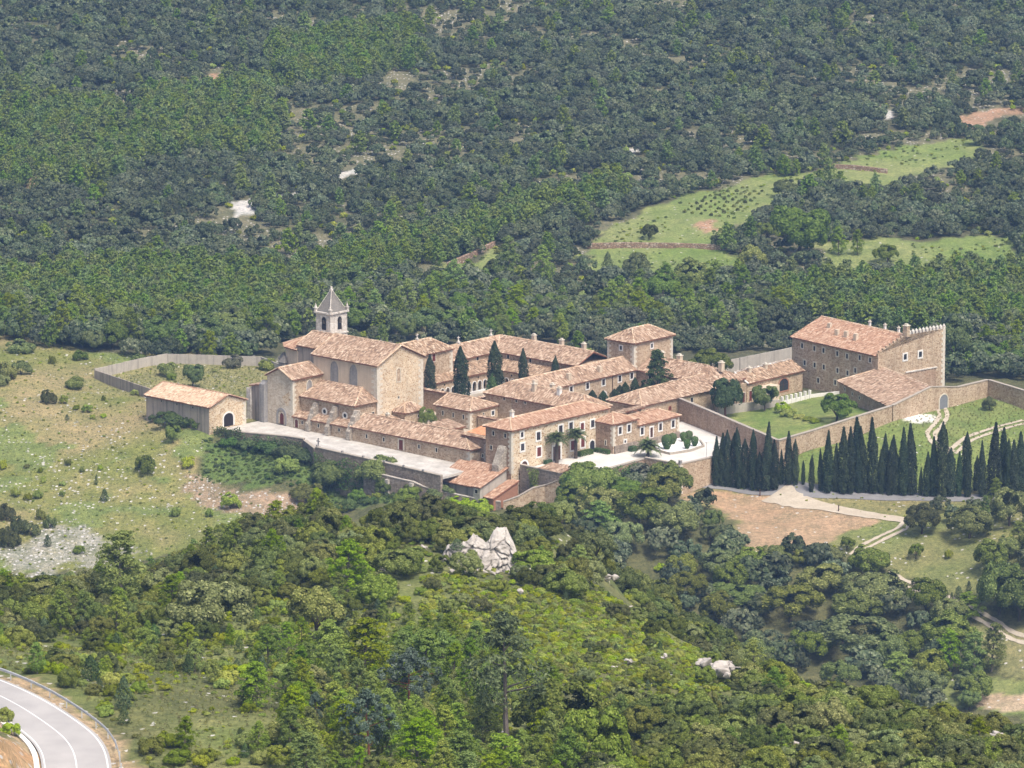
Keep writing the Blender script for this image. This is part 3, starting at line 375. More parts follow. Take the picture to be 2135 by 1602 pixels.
def gable_walls(parent, a0, a1, b0, b1, z0, ze, zr, axis, g0=True, g1=True, mat='stone_rubble', name='wall'):
    e = ze - 0.17; r = zr - 0.22
    if axis == 'b':
        m = (a0 + a1) / 2; fp = [(a0, b0)] + ([(m, b0)] if g0 else []) + [(a1, b0), (a1, b1)] + ([(m, b1)] if g1 else []) + [(a0, b1)]
        zt = [e] + ([r] if g0 else []) + [e, e] + ([r] if g1 else []) + [e]
    else:
        m = (b0 + b1) / 2; fp = [(a0, b0), (a1, b0)] + ([(a1, m)] if g1 else []) + [(a1, b1), (a0, b1)] + ([(a0, m)] if g0 else [])
        zt = [e, e] + ([r] if g1 else []) + [e, e] + ([r] if g0 else [])
    V, F = prism(fp, z0, zt); n = len(fp)
    F = F[:n] + [F[n]] + ([tuple(range(n, 2 * n))] if not (g0 or g1) else [])
    o = part(parent, name, V, F, mat)
    return o
def paint_side(o, mat, test):
    """second wall finish on the faces whose normal passes test(n)"""
    o.data.materials.append(MATS[mat])
    for p in o.data.polygons:
        if test(p.normal): p.material_index = 1
    return o
FRONT = lambda n: n.x > 0.7
SIDE = lambda n: n.y < -0.7

# ---------------------------------------------------------------- openings
def fr(face, pos):
    """wall frame: face ('a',value) looks to +A, ('b',value) to -B, ('g',(a,b),(ta,tb)) along a direction"""
    if face[0] == 'a': return np.array([face[1], pos]), np.array([0., 1.]), np.array([1., 0.])
    if face[0] == 'b': return np.array([pos, face[1]]), np.array([1., 0.]), np.array([0., -1.])
    p, t = np.array(face[1], float), np.array(face[2], float); t /= np.linalg.norm(t)
    return p + t * pos, t, np.array([t[1], -t[0]])
def arch_prof(w, h, rise):
    if rise <= 0: return [(-w / 2, 0), (w / 2, 0), (w / 2, h), (-w / 2, h)]
    pr = [(-w / 2, 0), (w / 2, 0)]
    for i in range(9):
        t = math.pi * i / 8; pr.append((w / 2 * math.cos(t), h - rise + rise * math.sin(t)))
    return pr
def extr(c, t, n, z, prof, d0, d1):
    k = len(prof); V = []
    for d in (d0, d1):
        for x, y in prof:
            p = c + t * x + n * d; V.append((p[0], p[1], z + y))
    F = [tuple(range(k - 1, -1, -1)), tuple(range(k, 2 * k))] + [(i, (i + 1) % k, (i + 1) % k + k, i + k) for i in range(k)]
    return V, F
def ring(c, t, n, z, inner, outer, d0, d1):
    k = len(inner); V = []
    for d in (d0, d1):
        for pr in (inner, outer):
            for x, y in pr:
                p = c + t * x + n * d; V.append((p[0], p[1], z + y))
    F = []
    for i in range(k):
        j = (i + 1) % k
        F.append((2 * k + i, 3 * k + i, 3 * k + j, 2 * k + j)); F.append((3 * k + i, k + i, k + j, 3 * k + j)); F.append((i, 2 * k + i, 2 * k + j, j))
    return V, F
def opening(parent, name, face, pos, z, w, h, mat='dark_glass', fw=0.22, fmat='limewash', rise=0.0, proud=0.09, sill=True, label=None, bars=False):
    c, t, n = fr(face, pos); pr = arch_prof(w, h, rise)
    V, F = extr(c, t, n, z, pr, -0.05, 0.015); o = part(parent, name, V, F, mat, label=label)
    if fw:
        s = fw if sill else 0.0
        if rise > 0:
            out = [(-w / 2 - fw, -s), (w / 2 + fw, -s)]
            for i in range(9):
                tt = math.pi * i / 8; out.append(((w / 2 + fw) * math.cos(tt), h - rise + (rise + fw) * math.sin(tt)))
        else: out = [(-w / 2 - fw, -s), (w / 2 + fw, -s), (w / 2 + fw, h + fw), (-w / 2 - fw, h + fw)]
        V, F = ring(c, t, n, z, pr, out, -0.03, proud); part(o, 'frame', V, F, fmat)
    if bars:
        m = []
        m.append(extr(c, t, n, z, [(-0.03, 0), (0.03, 0), (0.03, h), (-0.03, h)], 0.0, 0.045)); m.append(extr(c, t, n, z + h * 0.5, [(-w / 2, 0), (w / 2, 0), (w / 2, 0.05), (-w / 2, 0.05)], 0.0, 0.04))
        V, F = join(*m); part(o, 'glazing_bar', V, F, 'brown_wood')
    return o
def hole(parent, face, pos, z, w=0.5, h=0.7, fmat='quoin_stone', fw=0.12, **k): return opening(parent, 'window', face, pos, z, w, h, 'dark_inside', fw, fmat, proud=0.06, **k)
def quoins(parent, a, b, z0, z1, sa, sb, mat='quoin_stone', w=0.75, hh=0.5):
    """toothed corner stones round the corner (a,b); sa,sb = -1/+1 direction into the walls"""
    m = []; i = 0; z = z0
    while z < z1 - 0.1:
        la, lb = (w, w * 0.55) if i % 2 else (w * 0.55, w); z2 = min(z + hh, z1)
        x0, x1 = sorted((a - sa * 0.05, a + sa * la)); y0, y1 = sorted((b - sb * 0.05, b + sb * lb))
        m.append(box(x0, x1, y0, y1, z, z2 - 0.02)); z = z2; i += 1
    V, F = join(*m); return part(parent, 'quoin', V, F, mat)
def chimney(parent, a, b, z0, z1, w=0.7, mat='plaster_cream', cap=True):
    m = [box(a - w / 2, a + w / 2, b - w / 2, b + w / 2, z0, z1)]
    o = part(parent, 'chimney', *join(*m), mat)
    if cap:
        part(o, 'chimney_cap', *join(box(a - w / 2 - 0.1, a + w / 2 + 0.1, b - w / 2 - 0.1, b + w / 2 + 0.1, z1 + 0.003, z1 + 0.14), box(a - w * 0.32, a + w * 0.32, b - w * 0.32, b + w * 0.32, z1 + 0.143, z1 + 0.42)), 'quoin_stone')
    return o
def pinnacle(parent, a, b, z, s=1.0, mat='stone_white', cross=False):
    m = [box(a - .32 * s, a + .32 * s, b - .32 * s, b + .32 * s, z - 0.3, z + .55 * s)]
    m.append(box(a - .42 * s, a + .42 * s, b - .42 * s, b + .42 * s, z + .553 * s, z + .68 * s))
    V = [(a - .26 * s, b - .26 * s, z + .683 * s), (a + .26 * s, b - .26 * s, z + .683 * s), (a + .26 * s, b + .26 * s, z + .683 * s), (a - .26 * s, b + .26 * s, z + .683 * s), (a, b, z + 1.6 * s)]
    m.append((V, [(0, 1, 4), (1, 2, 4), (2, 3, 4), (3, 0, 4), (3, 2, 1, 0)]))
    if cross: m += [box(a - .07, a + .07, b - .07, b + .07, z + 1.3 * s, z + 2.2 * s), box(a - .07, a + .07, b - .4, b + .4, z + 1.72 * s, z + 1.86 * s)]
    return part(parent, 'pinnacle', *join(*m), mat)
def buttress(parent, a0, a1, b_front, b_back, z0, steps, mat='stone_dark'):
    """stepped buttress against a wall at b_back; steps = [(b, z)...] outline from the front foot upwards to the wall"""
    pr = [(b_back, z0), (b_front, z0)] + list(steps) + [(b_back, steps[-1][1])]
    k = len(pr); V = [(a0, b, z) for b, z in pr] + [(a1, b, z) for b, z in pr]
    F = [tuple(range(k)), tuple(range(2 * k - 1, k - 1, -1))] + [(i, i + k, (i + 1) % k + k, (i + 1) % k) for i in range(k)]
    return part(parent, 'buttress', V, F, mat)

# ---------------------------------------------------------------- terrain
CT = np.array(D['ctrl']); SS = 100.0
def _U(r2): return np.where(r2 > 0, r2 * np.log(np.maximum(r2, 1e-12)), 0)
_X = CT[:, :2] / SS; _n = len(_X)
_K = _U(((_X[:, None] - _X[None]) ** 2).sum(-1)) + np.eye(_n) * 2e-4; _P = np.c_[np.ones(_n), _X]
_w = np.linalg.solve(np.block([[_K, _P], [_P.T, np.zeros((3, 3))]]), np.r_[CT[:, 2], 0, 0, 0])
def vnoise(x, y, s, seed=0):
    x = np.asarray(x) / s; y = np.asarray(y) / s; xi = np.floor(x).astype(np.int64); yi = np.floor(y).astype(np.int64); fx = x - xi; fy = y - yi
    fx = fx * fx * (3 - 2 * fx); fy = fy * fy * (3 - 2 * fy)
    def h(i, j):
        v = np.sin(i * 127.1 + j * 311.7 + seed * 74.7) * 43758.5453; return v - np.floor(v)
    return (h(xi, yi) * (1 - fx) + h(xi + 1, yi) * fx) * (1 - fy) + (h(xi, yi + 1) * (1 - fx) + h(xi + 1, yi + 1) * fx) * fy
def fbm(x, y, s, seed=0): return 0.5 * vnoise(x, y, s, seed) + 0.3 * vnoise(x, y, s * 0.47, seed + 3) + 0.2 * vnoise(x, y, s * 0.21, seed + 7)
def seg_dist(x, y, pts):
    d = np.full(x.shape, 1e9); P = np.array(pts)
    for a, b in zip(P[:-1], P[1:]):
        ab = b - a; t = np.clip(((x - a[0]) * ab[0] + (y - a[1]) * ab[1]) / (ab @ ab), 0, 1)
        d = np.minimum(d, np.hypot(x - a[0] - t * ab[0], y - a[1] - t * ab[1]))
    return d
ZR = 71.5
def local(x, y):
    dx, dy = x - OX, y - OY; return dx * math.cos(AL) - dy * math.sin(AL), dx * math.sin(AL) + dy * math.cos(AL)
def hz(x, y):
    x = np.asarray(x, float); y = np.asarray(y, float); sh = x.shape; Q = np.c_[x.ravel(), y.ravel()] / SS; out = np.empty(len(Q))
    for i in range(0, len(Q), 20000):
        q = Q[i:i + 20000]
        out[i:i + 20000] = _U(((q[:, None] - _X[None]) ** 2).sum(-1)) @ _w[:_n] + _w[_n] + q @ _w[_n + 1:]
    z = out.reshape(sh); a, b = local(x, y)
    rough = np.clip((np.hypot(a + 15, b - 40) - 75) / 40, 0.12, 1.0)
    z = z + rough * ((fbm(x, y, 14, 1) - 0.5) * 1.6 + (fbm(x, y, 3.5, 2) - 0.5) * 0.5)
    dr = np.minimum(seg_dist(x, y, D['road_c']) - 3.6, 60); k = np.clip(dr / 2.2, 0, 1); k = k * k * (3 - 2 * k)
    z = np.where(y < 500, (ZR - 0.22) * (1 - k) + z * k, z)
    return z
def inpoly(x, y, P):
    P = np.array(P); c = np.zeros(x.shape, bool); j = len(P) - 1
    for i in range(len(P)):
        xi, yi = P[i]; xj, yj = P[j]
        c ^= ((yi > y) != (yj > y)) & (x < (xj - xi) * (y - yi) / (yj - yi + 1e-12) + xi); j = i
    return c
xs = np.unique(np.concatenate([np.arange(-132, 133, 1.2), np.linspace(132, 900, 24), -np.linspace(132, 900, 24)]))
ys = np.unique(np.concatenate([np.arange(300, 640, 1.3), np.arange(640, 790, 4.0), np.arange(790, 960, 1.2), np.arange(960, 1480, 2.8), np.arange(1480, 2500, 34.0)]))
GX, GY = np.meshgrid(xs, ys); GZ = hz(GX, GY)
nx, ny = len(xs), len(ys)
idx = np.arange(nx * ny).reshape(ny, nx)
TF = np.stack([idx[:-1, :-1], idx[:-1, 1:], idx[1:, 1:], idx[1:, :-1]], -1).reshape(-1, 4)
# ground cover colours (what grows or lies there), by patch
x, y = GX.ravel(), GY.ravel(); wx = x + (fbm(x, y, 6, 11) - 0.5) * 5; wy = y + (fbm(x, y, 6, 12) - 0.5) * 6
la, lb = local(x, y); wla, wlb = local(wx, wy)
n1 = fbm(x, y, 22, 21)[:, None]; n2 = fbm(x, y, 7, 22)[:, None]; n3 = fbm(x, y, 2.5, 23)[:, None]
def lerp(a, b, t): return np.array(a) * (1 - t) + np.array(b) * t
tint = lerp((0.09, 0.095, 0.042), (0.15, 0.15, 0.065), n2)            # wood floor: leaf litter and low scrub
fgrass = lerp((0.17, 0.225, 0.06), (0.27, 0.28, 0.11), np.clip(n2 * 1.6 - 0.3, 0, 1))
m = (y < 640); tint[m] = lerp(tint, fgrass, np.clip(n1 * 1.6 - 0.25, 0, 1))[m]
stone = np.full(len(x), 0.0); stone[m] = 0.04
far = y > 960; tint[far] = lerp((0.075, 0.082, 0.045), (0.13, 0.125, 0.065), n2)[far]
ZN = D['zone']
sp_ = (fbm(x, y, 26, 63) + (fbm(x, y, 8, 64) - .5) * .5); m = far & (sp_ > .58); tint[m] = lerp((0.13, 0.135, 0.07), (0.22, 0.20, 0.13), n3)[m]; stone[m] = 0.12; m = far & (sp_ > .70) & (n3[:, 0] > .42); stone[m] = 0.5
def lay(P, cols, st=0.0, t=None):
    m = inpoly(wx, wy, P); tint[m] = (lerp(cols[0], cols[1], n2 if t is None else t))[m]; stone[m] = st; return m
m = lay(ZN['meadow'], ((0.195, 0.215, 0.06), (0.33, 0.275, 0.14)), 0.04, np.clip(n1 * 2.8 - 1.0 + (n3 - 0.5) * 0.6, 0, 1))
gm = m & ((fbm(x, y, 16, 31) > 0.56)); tint[gm] = lerp((0.16, 0.21, 0.06), (0.21, 0.245, 0.08), n3)[gm]; stone[gm] = 0.06
rm = m & (fbm(x, y, 11, 33) > 0.62) & (n3[:, 0] > .4); stone[rm] = 0.4
keep_t, keep_s = tint.copy(), stone.copy(); lay(ZN['scree'], ((0.38, 0.37, 0.335), (0.25, 0.25, 0.165)), 0.5, np.clip(n3 * 1.8 - 0.3, 0, 1)); sg = fbm(x, y, 10, 35) < 0.46; tint[sg] = keep_t[sg]; stone[sg] = keep_s[sg]
lay(ZN['greenslope'], ((0.10, 0.16, 0.04), (0.15, 0.20, 0.055)))
lay(ZN['pink'], ((0.38, 0.28, 0.20), (0.28, 0.22, 0.14)), 0.55, n3)
lay(ZN['rslope'], ((0.17, 0.215, 0.065), (0.27, 0.24, 0.11)), 0.08, np.clip(n1 * 1.8 - 0.4, 0, 1))
lay(ZN['field'], ((0.47, 0.34, 0.225), (0.37, 0.25, 0.155)), 0.10, n3)
lay(ZN['rclear'], ((0.30, 0.26, 0.14), (0.19, 0.22, 0.08)), 0.1); lay(ZN['rclear2'], ((0.16, 0.22, 0.06), (0.24, 0.26, 0.10)), 0.05); lay(ZN['rbare'], ((0.50, 0.40, 0.29), (0.42, 0.32, 0.22)), 0.1)
wx0, wy0 = wx, wy; wx = x + (fbm(x, y, 9, 13) - 0.5) * 14; wy = y + (fbm(x, y, 9, 14) - 0.5) * 16
for P in ZN['ffield']:
    for dy in (-16, -8, 0): lay([(q[0], q[1] + dy) for q in P], ((0.165, 0.24, 0.055), (0.26, 0.285, 0.11)), 0.02, np.clip(n1 * 1.5 - .2 + (n3 - .5) * .8, 0, 1))
wx, wy = wx0, wy0
for P in ZN['fwhite']: lay(P, ((0.62, 0.61, 0.60), (0.46, 0.45, 0.43)), 0.8, n3)
for P in ZN['forange']: lay(P, ((0.46, 0.30, 0.20), (0.36, 0.22, 0.14)), 0.2, n3)
gard = [(-6, 57), (-6, 92), (3, 96.5), (8, 90), (30.6, 76), (30.8, 41.5)]
m = inpoly(la, lb, gard); tint[m] = lerp((0.15, 0.23, 0.05), (0.27, 0.29, 0.10), np.clip(n2 * 1.4 - .2 + (n3 - .5) * .7, 0, 1))[m]; stone[m] = 0.0
m = (la > 31.2) & (la < 62) & (lb > 36) & (lb < 112) & (y > 880 - 0) & (wlb > wla * 0.55 + 17); tint[m] = lerp((0.15, 0.225, 0.05), (0.23, 0.26, 0.09), n2)[m]; stone[m] = 0.03
m = (la > -118) & (la < -68) & (lb > -3) & (lb < 34); tint[m] = lerp((0.22, 0.225, 0.085), (0.31, 0.28, 0.13), n2)[m]; stone[m] = 0.04
m = inpoly(x + (wx - x) * .3, y + (wy - y) * .3, D['gravelpatch']); tint[m] = (0.80, 0.79, 0.77); stone[m] = 0
rd = seg_dist(x, y, D['road_c']); m = (rd < 5.3 + (n3[:, 0] - 0.5) * 2.2) & (y < 500); tint[m] = lerp((0.52, 0.41, 0.27), (0.40, 0.29, 0.18), n3)[m]; stone[m] = 0.3
inner = (y < 436) & (x < -44) & (rd < 22); tint[inner] = lerp((0.56, 0.40, 0.24), (0.42, 0.24, 0.12), n3)[inner]; stone[inner] = 0.35
lm = (fbm(x, y, 9, 41) > 0.70) & (y < 640) & (rd > 9); stone[lm] = 0.3
me = fast_mesh('terrain', np.stack([x, y, GZ.ravel()], 1), TF, [])
ca = me.color_attributes.new('ground_colour', 'FLOAT_COLOR', 'POINT'); ca.data.foreach_set('color', np.c_[tint, np.ones(len(x))].astype(np.float32).ravel())
fa = me.attributes.new('stones', 'FLOAT', 'POINT'); fa.data.foreach_set('value', stone.astype(np.float32))
mt, t, b, o = newmat('ground', 0.95)
at = N(t, 'ShaderNodeVertexColor', layer_name='ground_colour'); sa = N(t, 'ShaderNodeAttribute', attribute_name='stones')
gv = coords(t)
col = at.outputs[0]
col = mixc(t, 0.85, col, mixc(t, 1.0, col, ramp(t, noise(t, gv, 1.3, 6, 0.7), [(0.30, (0.45, 0.5, 0.45)), (0.52, (1, 1, 1)), (0.72, (1.55, 1.45, 1.3))]), 'MULTIPLY'))
col = mixc(t, 0.5, col, mixc(t, 1.0, col, ramp(t, noise(t, gv, 0.22, 4, 0.6), [(0.35, (0.65, 0.72, 0.6)), (0.65, (1.3, 1.2, 1.15))]), 'MULTIPLY'))
vc = N(t, 'ShaderNodeTexVoronoi'); vc.inputs['Scale'].default_value = 1.15; vc.inputs['Randomness'].default_value = 1.0; t.links.new(gv, vc.inputs['Vector'])
sep = N(t, 'ShaderNodeSeparateColor'); t.links.new(vc.outputs['Color'], sep.inputs[0])
ms = N(t, 'ShaderNodeMath', operation='MULTIPLY'); t.links.new(sep.outputs[0], ms.inputs[0]); ms.inputs[1].default_value = 1.0
lt = N(t, 'ShaderNodeMath', operation='LESS_THAN'); t.links.new(sep.outputs[0], lt.inputs[0]); t.links.new(sa.outputs['Fac'], lt.inputs[1])
szn = noise(t, gv, 2.5, 3); thr = N(t, 'ShaderNodeMath', operation='MULTIPLY'); thr.inputs[1].default_value = 0.62; t.links.new(szn, thr.inputs[0])
l2 = N(t, 'ShaderNodeMath', operation='LESS_THAN'); t.links.new(vc.outputs['Distance'], l2.inputs[0]); t.links.new(thr.outputs[0], l2.inputs[1])
mm = N(t, 'ShaderNodeMath', operation='MULTIPLY'); t.links.new(lt.outputs[0], mm.inputs[0]); t.links.new(l2.outputs[0], mm.inputs[1])
col = mixc(t, mm.outputs[0], col, mixc(t, sep.outputs[1], (0.46, 0.44, 0.41), (0.66, 0.64, 0.61)))
t.links.new(col, b.inputs['Base Color'])
bump(t, b, noise(t, gv, 2.2, 6, 0.7), 0.9, 0.5)
me.materials.append(mt)
GROUND = obj('terrain', me); tag(GROUND, 'hilly ground of meadow, scrub and wood floor', kind='structure')
GROUND.data.polygons.foreach_set('use_smooth', np.ones(len(TF), bool))

def ribbon(name, pts, width, mat, lift, label, wob=0.0, n_sub=6):
    """strip laid along a plan polyline on the ground"""
    P = np.array(pts, float); t = np.arange(len(P)); tt = np.linspace(0, len(P) - 1, (len(P) - 1) * n_sub + 1)
    C = np.stack([np.interp(tt, t, P[:, 0]), np.interp(tt, t, P[:, 1])], 1)
    for _ in range(2): C[1:-1] = (C[:-2] + 2 * C[1:-1] + C[2:]) / 4
    d = np.gradient(C, axis=0); d /= np.linalg.norm(d, axis=1)[:, None]; nn = np.stack([-d[:, 1], d[:, 0]], 1)
    w = np.array(width if hasattr(width, '__len__') else [width] * len(P)); w = np.interp(tt, t, w)[:, None]
    w = w * (1 + wob * (RNG.random((len(C), 1)) - 0.5)); V = []
    for s in (-1, -0.33, 0.33, 1): q = C + nn * w / 2 * s; V.append(np.c_[q, hz(q[:, 0], q[:, 1]) + lift])
    V = np.stack(V, 1); k = len(C); i = np.arange(k - 1)
    F = np.concatenate([np.stack([i * 4 + j, i * 4 + j + 1, i * 4 + j + 5, i * 4 + j + 4], 1) for j in range(3)])
    ob = obj(name, fast_mesh(name, V.reshape(-1, 3), F, mat)); return tag(ob, label, kind='structure')
ribbon('track', D['track1'], [6.5, 5.0, 3.6, 3.0, 3.0], 'dirt', 0.10, 'pale dirt track branching from the cypress lane past the ploughed field', 0.25)
for s in (-0.75, 0.75):
    for nm, lab in (('track2', 'wheel rut of the dirt track beside the ploughed field'), ('track3', 'wheel rut of the lower dirt track among the oaks'), ('track4', 'wheel rut below the arched gate in the garden wall'), ('track5', 'wheel rut across the grass outside the garden wall')):
        P = np.array(D[nm]); d = np.gradient(P, axis=0); d /= np.linalg.norm(d, axis=1)[:, None]
        ribbon('track', P + np.stack([-d[:, 1], d[:, 0]], 1) * s, 0.8, 'dirt', 0.11, lab, 0.5)
ribbon('lane', D['lane'], 4.5, 'lane_asphalt', 0.09, 'grey asphalt lane along the row of cypresses')
# ---- mountain road with kerb line, paint and guard rail
def smooth_line(P, k=8):
    P = np.array(P, float); t = np.arange(len(P)); tt = np.linspace(0, len(P) - 1, (len(P) - 1) * k + 1)
    C = np.stack([np.interp(tt, t, P[:, j]) for j in range(P.shape[1])], 1)
    for _ in range(14): C[1:-1] = (C[:-2] + 2 * C[1:-1] + C[2:]) / 4
    return C
RC = smooth_line(D['road_c']); dR = np.gradient(RC, axis=0); dR /= np.linalg.norm(dR, axis=1)[:, None]; nR = np.stack([-dR[:, 1], dR[:, 0]], 1)
# the outer side lies to the left of the direction of travel when nR points away from the bend
sgn = 1.0 if np.sum((np.array(D['road_o'])[4] - np.array(D['road_c'])[4]) * nR[4 * 8]) > 0 else -1.0
nR *= sgn
def road_strip(name, off, half, mat, z, label=None, parent=None):
    C = RC + nR * off; k = len(C); V = np.concatenate([np.c_[C - nR * half, np.full(k, z)], np.c_[C + nR * half, np.full(k, z)]]); i = np.arange(k - 1)
    F = np.stack([i, i + 1, i + 1 + k, i + k], 1)
    if sgn > 0: F = F[:, ::-1]
    ob = obj(name, fast_mesh(name, V, F[:, ::-1].copy(), mat), parent); return ob
rd_o = road_strip('road', 0.1, 3.25, 'asphalt', ZR); tag(rd_o, 'pale grey asphalt mountain road curving round the hillside', kind='structure')
for off, w_ in ((0.1, 0.06), (3.0, 0.07), (-2.85, 0.06)): road_strip('lane_marking', off, w_, 'road_paint', ZR + 0.004, parent=rd_o)
C = RC - nR * 3.6; k = len(C); V, F = strip_wall([tuple(c) for c in C], 0.5, [ZR - 0.4] * k, [ZR + 0.10] * k)
tag(obj('kerb_gutter', fast_mesh('kerb_gutter', np.array(V), F, 'limewash')), 'pale concrete gutter on the inside of the road bend', kind='structure')
C = RC + nR * 4.15; k = len(C); gr = bpy.data.objects.new('guard_rail', None); link(gr); gr.location = (C[30][0], C[30][1], ZR)
tag(gr, 'galvanised steel guard rail on posts along the outside of the road bend', 'guard rail')
prof = [(0.0, 0.44), (0.05, 0.50), (0.05, 0.54), (0.0, 0.585), (0.05, 0.63), (0.05, 0.70), (0.0, 0.76)]
V = []
for i in range(k):
    for dd, zz in prof: q = C[i] - nR[i] * dd; V.append((q[0] - C[30][0], q[1] - C[30][1], zz))
m_ = len(prof); F = [(i * m_ + j, (i + 1) * m_ + j, (i + 1) * m_ + j + 1, i * m_ + j + 1) for i in range(k - 1) for j in range(m_ - 1)]
obj('rail_beam', fast_mesh('rail_beam', np.array(V), F, 'rail_metal'), gr)
cum = np.r_[0, np.cumsum(np.linalg.norm(np.diff(C, axis=0), axis=1))]; post_me = fast_mesh('post', *[np.array(box(-.05, .05, -.07, .07, -0.5, 0.72)[0]), box(0, 1, 0, 1, 0, 1)[1]], 'rail_metal')
for s in np.arange(1.0, cum[-1], 4.0):
    ob = obj('post', post_me, gr); ob.location = (np.interp(s, cum, C[:, 0]) + np.interp(s, cum, nR[:, 0]) * .09 - C[30][0], np.interp(s, cum, C[:, 1]) + np.interp(s, cum, nR[:, 1]) * .09 - C[30][1], 0)

# ---------------------------------------------------------------- terraces, plaza, courts
def sheet(name, fp, z, mat, label, th=0.5):
    zt = z if hasattr(z, '__len__') else [z] * len(fp)
    V, F = prism(fp, [q - th for q in zt], zt); return solid(name, V, F, mat, label, None, (fp[0][0], fp[0][1], 0), kind='structure')
TZ = lambda a: 0.0 if a < -42 else -0.75 * (a + 42) / 33.0
tp = [(-66.95, -11.2), (-60.2, -10.2), (-52, -7.2), (-47.5, -6.6), (-40.6, -10.5), (-25, -10.2), (-8.6, -9.8), (-9.0, 0.5), (-42, 1.2), (-66.95, 1.2)]
sheet('terrace_paving', tp, [TZ(a) for a, b in tp], 'paving', 'pale paved terrace in front of the church')
sheet('plaza_gravel', [(0.2, 2.6), (10.3, 2.6), (9.6, 6.5), (12.3, 11.4), (11.6, 24.4), (20.6, 24.4), (21.0, 33.6), (21.6, 45.2), (-5, 55.6), (-5, 44), (0.2, 30)], 0.0, 'gravel_white', 'white gravel forecourt before the gatehouse')
sheet('court_ground', [(-66, 2), (-17, 2), (-17, 5), (-0.5, 5), (-0.5, 30), (-7, 45), (-7, 67), (-34, 67), (-34, 78), (-66, 68)], 0.25, 'dirt', 'bare ground of the inner courts')

def retaining(label, pts, zb, zt, thick=0.6, mat='stone_brown', cope=True):
    e = thing('retaining_wall', label, 'wall', (pts[0][0], pts[0][1], zb[0]))
    part(e, 'wall', *strip_wall(pts, thick, zb, zt), mat)
    if cope: part(e, 'coping', *strip_wall(pts, thick + 0.16, [q + 0.003 for q in zt], [q + 0.16 for q in zt]), 'kerb_stone')
    return e
retaining('ivy-grown retaining wall at the left end of the church terrace', [(-66.6, -11.4), (-60.2, -10.5), (-52, -7.5), (-47.5, -6.9)], [-6] * 4, [0.35] * 4, mat='stone_dark')
retaining('short slanting retaining wall at the kink of the church terrace', [(-47.2, -6.95), (-40.7, -10.75)], [-7] * 2, [0.1, 0.1], mat='stone_dark')
rw = retaining('long parapet wall along the front edge of the church terrace', [(-40.3, -10.8), (-25, -10.5), (-8.4, -10.1)], [-8] * 3, [TZ(-40) + 0.45, TZ(-25) + 0.45, TZ(-9) + 0.3], mat='stone_dark')
for a in (-40.2, -33.5, -28, -22.5, -17.5, -12.5):
    V, F = box(a - .16, a + .16, -10.95, -10.6, TZ(a) + .62, TZ(a) + .95); part(rw, 'finial', V, F, 'grey_stone')
cr = thing('stone_cross', 'small stone cross standing at the kink of the church terrace', 'cross', (-41.0, -9.6, TZ(-41)))
part(cr, 'shaft', *join(box(-41.35, -40.65, -9.95, -9.25, 0, .3), box(-41.1, -40.9, -9.7, -9.5, .303, 1.9)), 'grey_stone'); part(cr, 'crossbar', *box(-41.45, -40.55, -9.69, -9.51, 1.2, 1.42), 'grey_stone')
retaining('tall retaining wall with hanging ivy under the gatehouse corner', [(0.5, 2.2), (10.6, 2.2)], [-8.5, -8.5], [0.95, 0.75], mat='stone_dark')
retaining('stone retaining wall half hidden by shrubs below the forecourt', [(10.3, 2.7), (9.9, 6.4), (12.7, 11.2), (12.0, 24.0)], [-8] * 4, [0.2] * 4)
rq = retaining('ochre stone retaining wall at the front corner of the forecourt', [(12.3, 24.1), (20.9, 24.1), (21.35, 33.6), (21.95, 45.0)], [-7] * 4, [0.45] * 4, mat='stone_rubble')
quoins(rq, 21.22, 23.8, -5.2, 0.4, -1, 1, 'quoin_stone', 0.8)
opening(rq, 'gateway', ('g', (21.31, 24.1), (0.05, 1.0)), 9.7, -4.9, 1.9, 3.2, 'dark_inside', 0.3, 'stone_rubble', rise=0.9, sill=False, label='dark arched gateway in the retaining wall')
pil = part(rq, 'corner_post', *box(20.7, 21.2, 23.85, 24.35, 0.62, 1.25), 'grey_stone')
# lower yard wall that drops round the gatehouse corner
lw = thing('yard_wall', 'low curving yard wall stepping down below the terrace', 'wall', (-18, -11.6, -5))
P = [(-26, -12.6), (-18, -12.0), (-14.5, -11.2), (-12.5, -10.5), (-8, -9.3), (-2, -7.4), (2.2, -5.4)]
part(lw, 'wall', *strip_wall(P, 0.5, [-10] * 7, [-1.6, -2.1, -2.4, -3.1, -3.7, -4.3, -4.6]), 'stone_dark'); part(lw, 'coping', *strip_wall(P, 0.62, [-1.597, -2.097, -2.397, -3.097, -3.697, -4.297, -4.597], [-1.45, -1.95, -2.25, -2.95, -3.55, -4.15, -4.45]), 'concrete')
for a, b in ((-14.6, -11.55), (-20, -12.4)): part(lw, 'pier', *box(a - .4, a + .4, b - .5, b + .1, -10, -2.5), 'concrete')
lw = thing('ramp_wall', 'stone ramp wall climbing to the forecourt corner', 'wall', (6, 0, -5))
P = [(2.6, -5.1), (4.6, -3.2), (6.0, -0.6), (7.6, 1.0), (10.7, 1.7)]
part(lw, 'wall', *strip_wall(P, 0.6, [-10] * 5, [-4.6, -3.6, -2.2, -1.7, -0.3]), 'stone_rubble'); part(lw, 'coping', *strip_wall(P, 0.75, [-4.597, -3.597, -2.197, -1.697, -.297], [-4.45, -3.45, -2.05, -1.55, -.15]), 'kerb_stone')

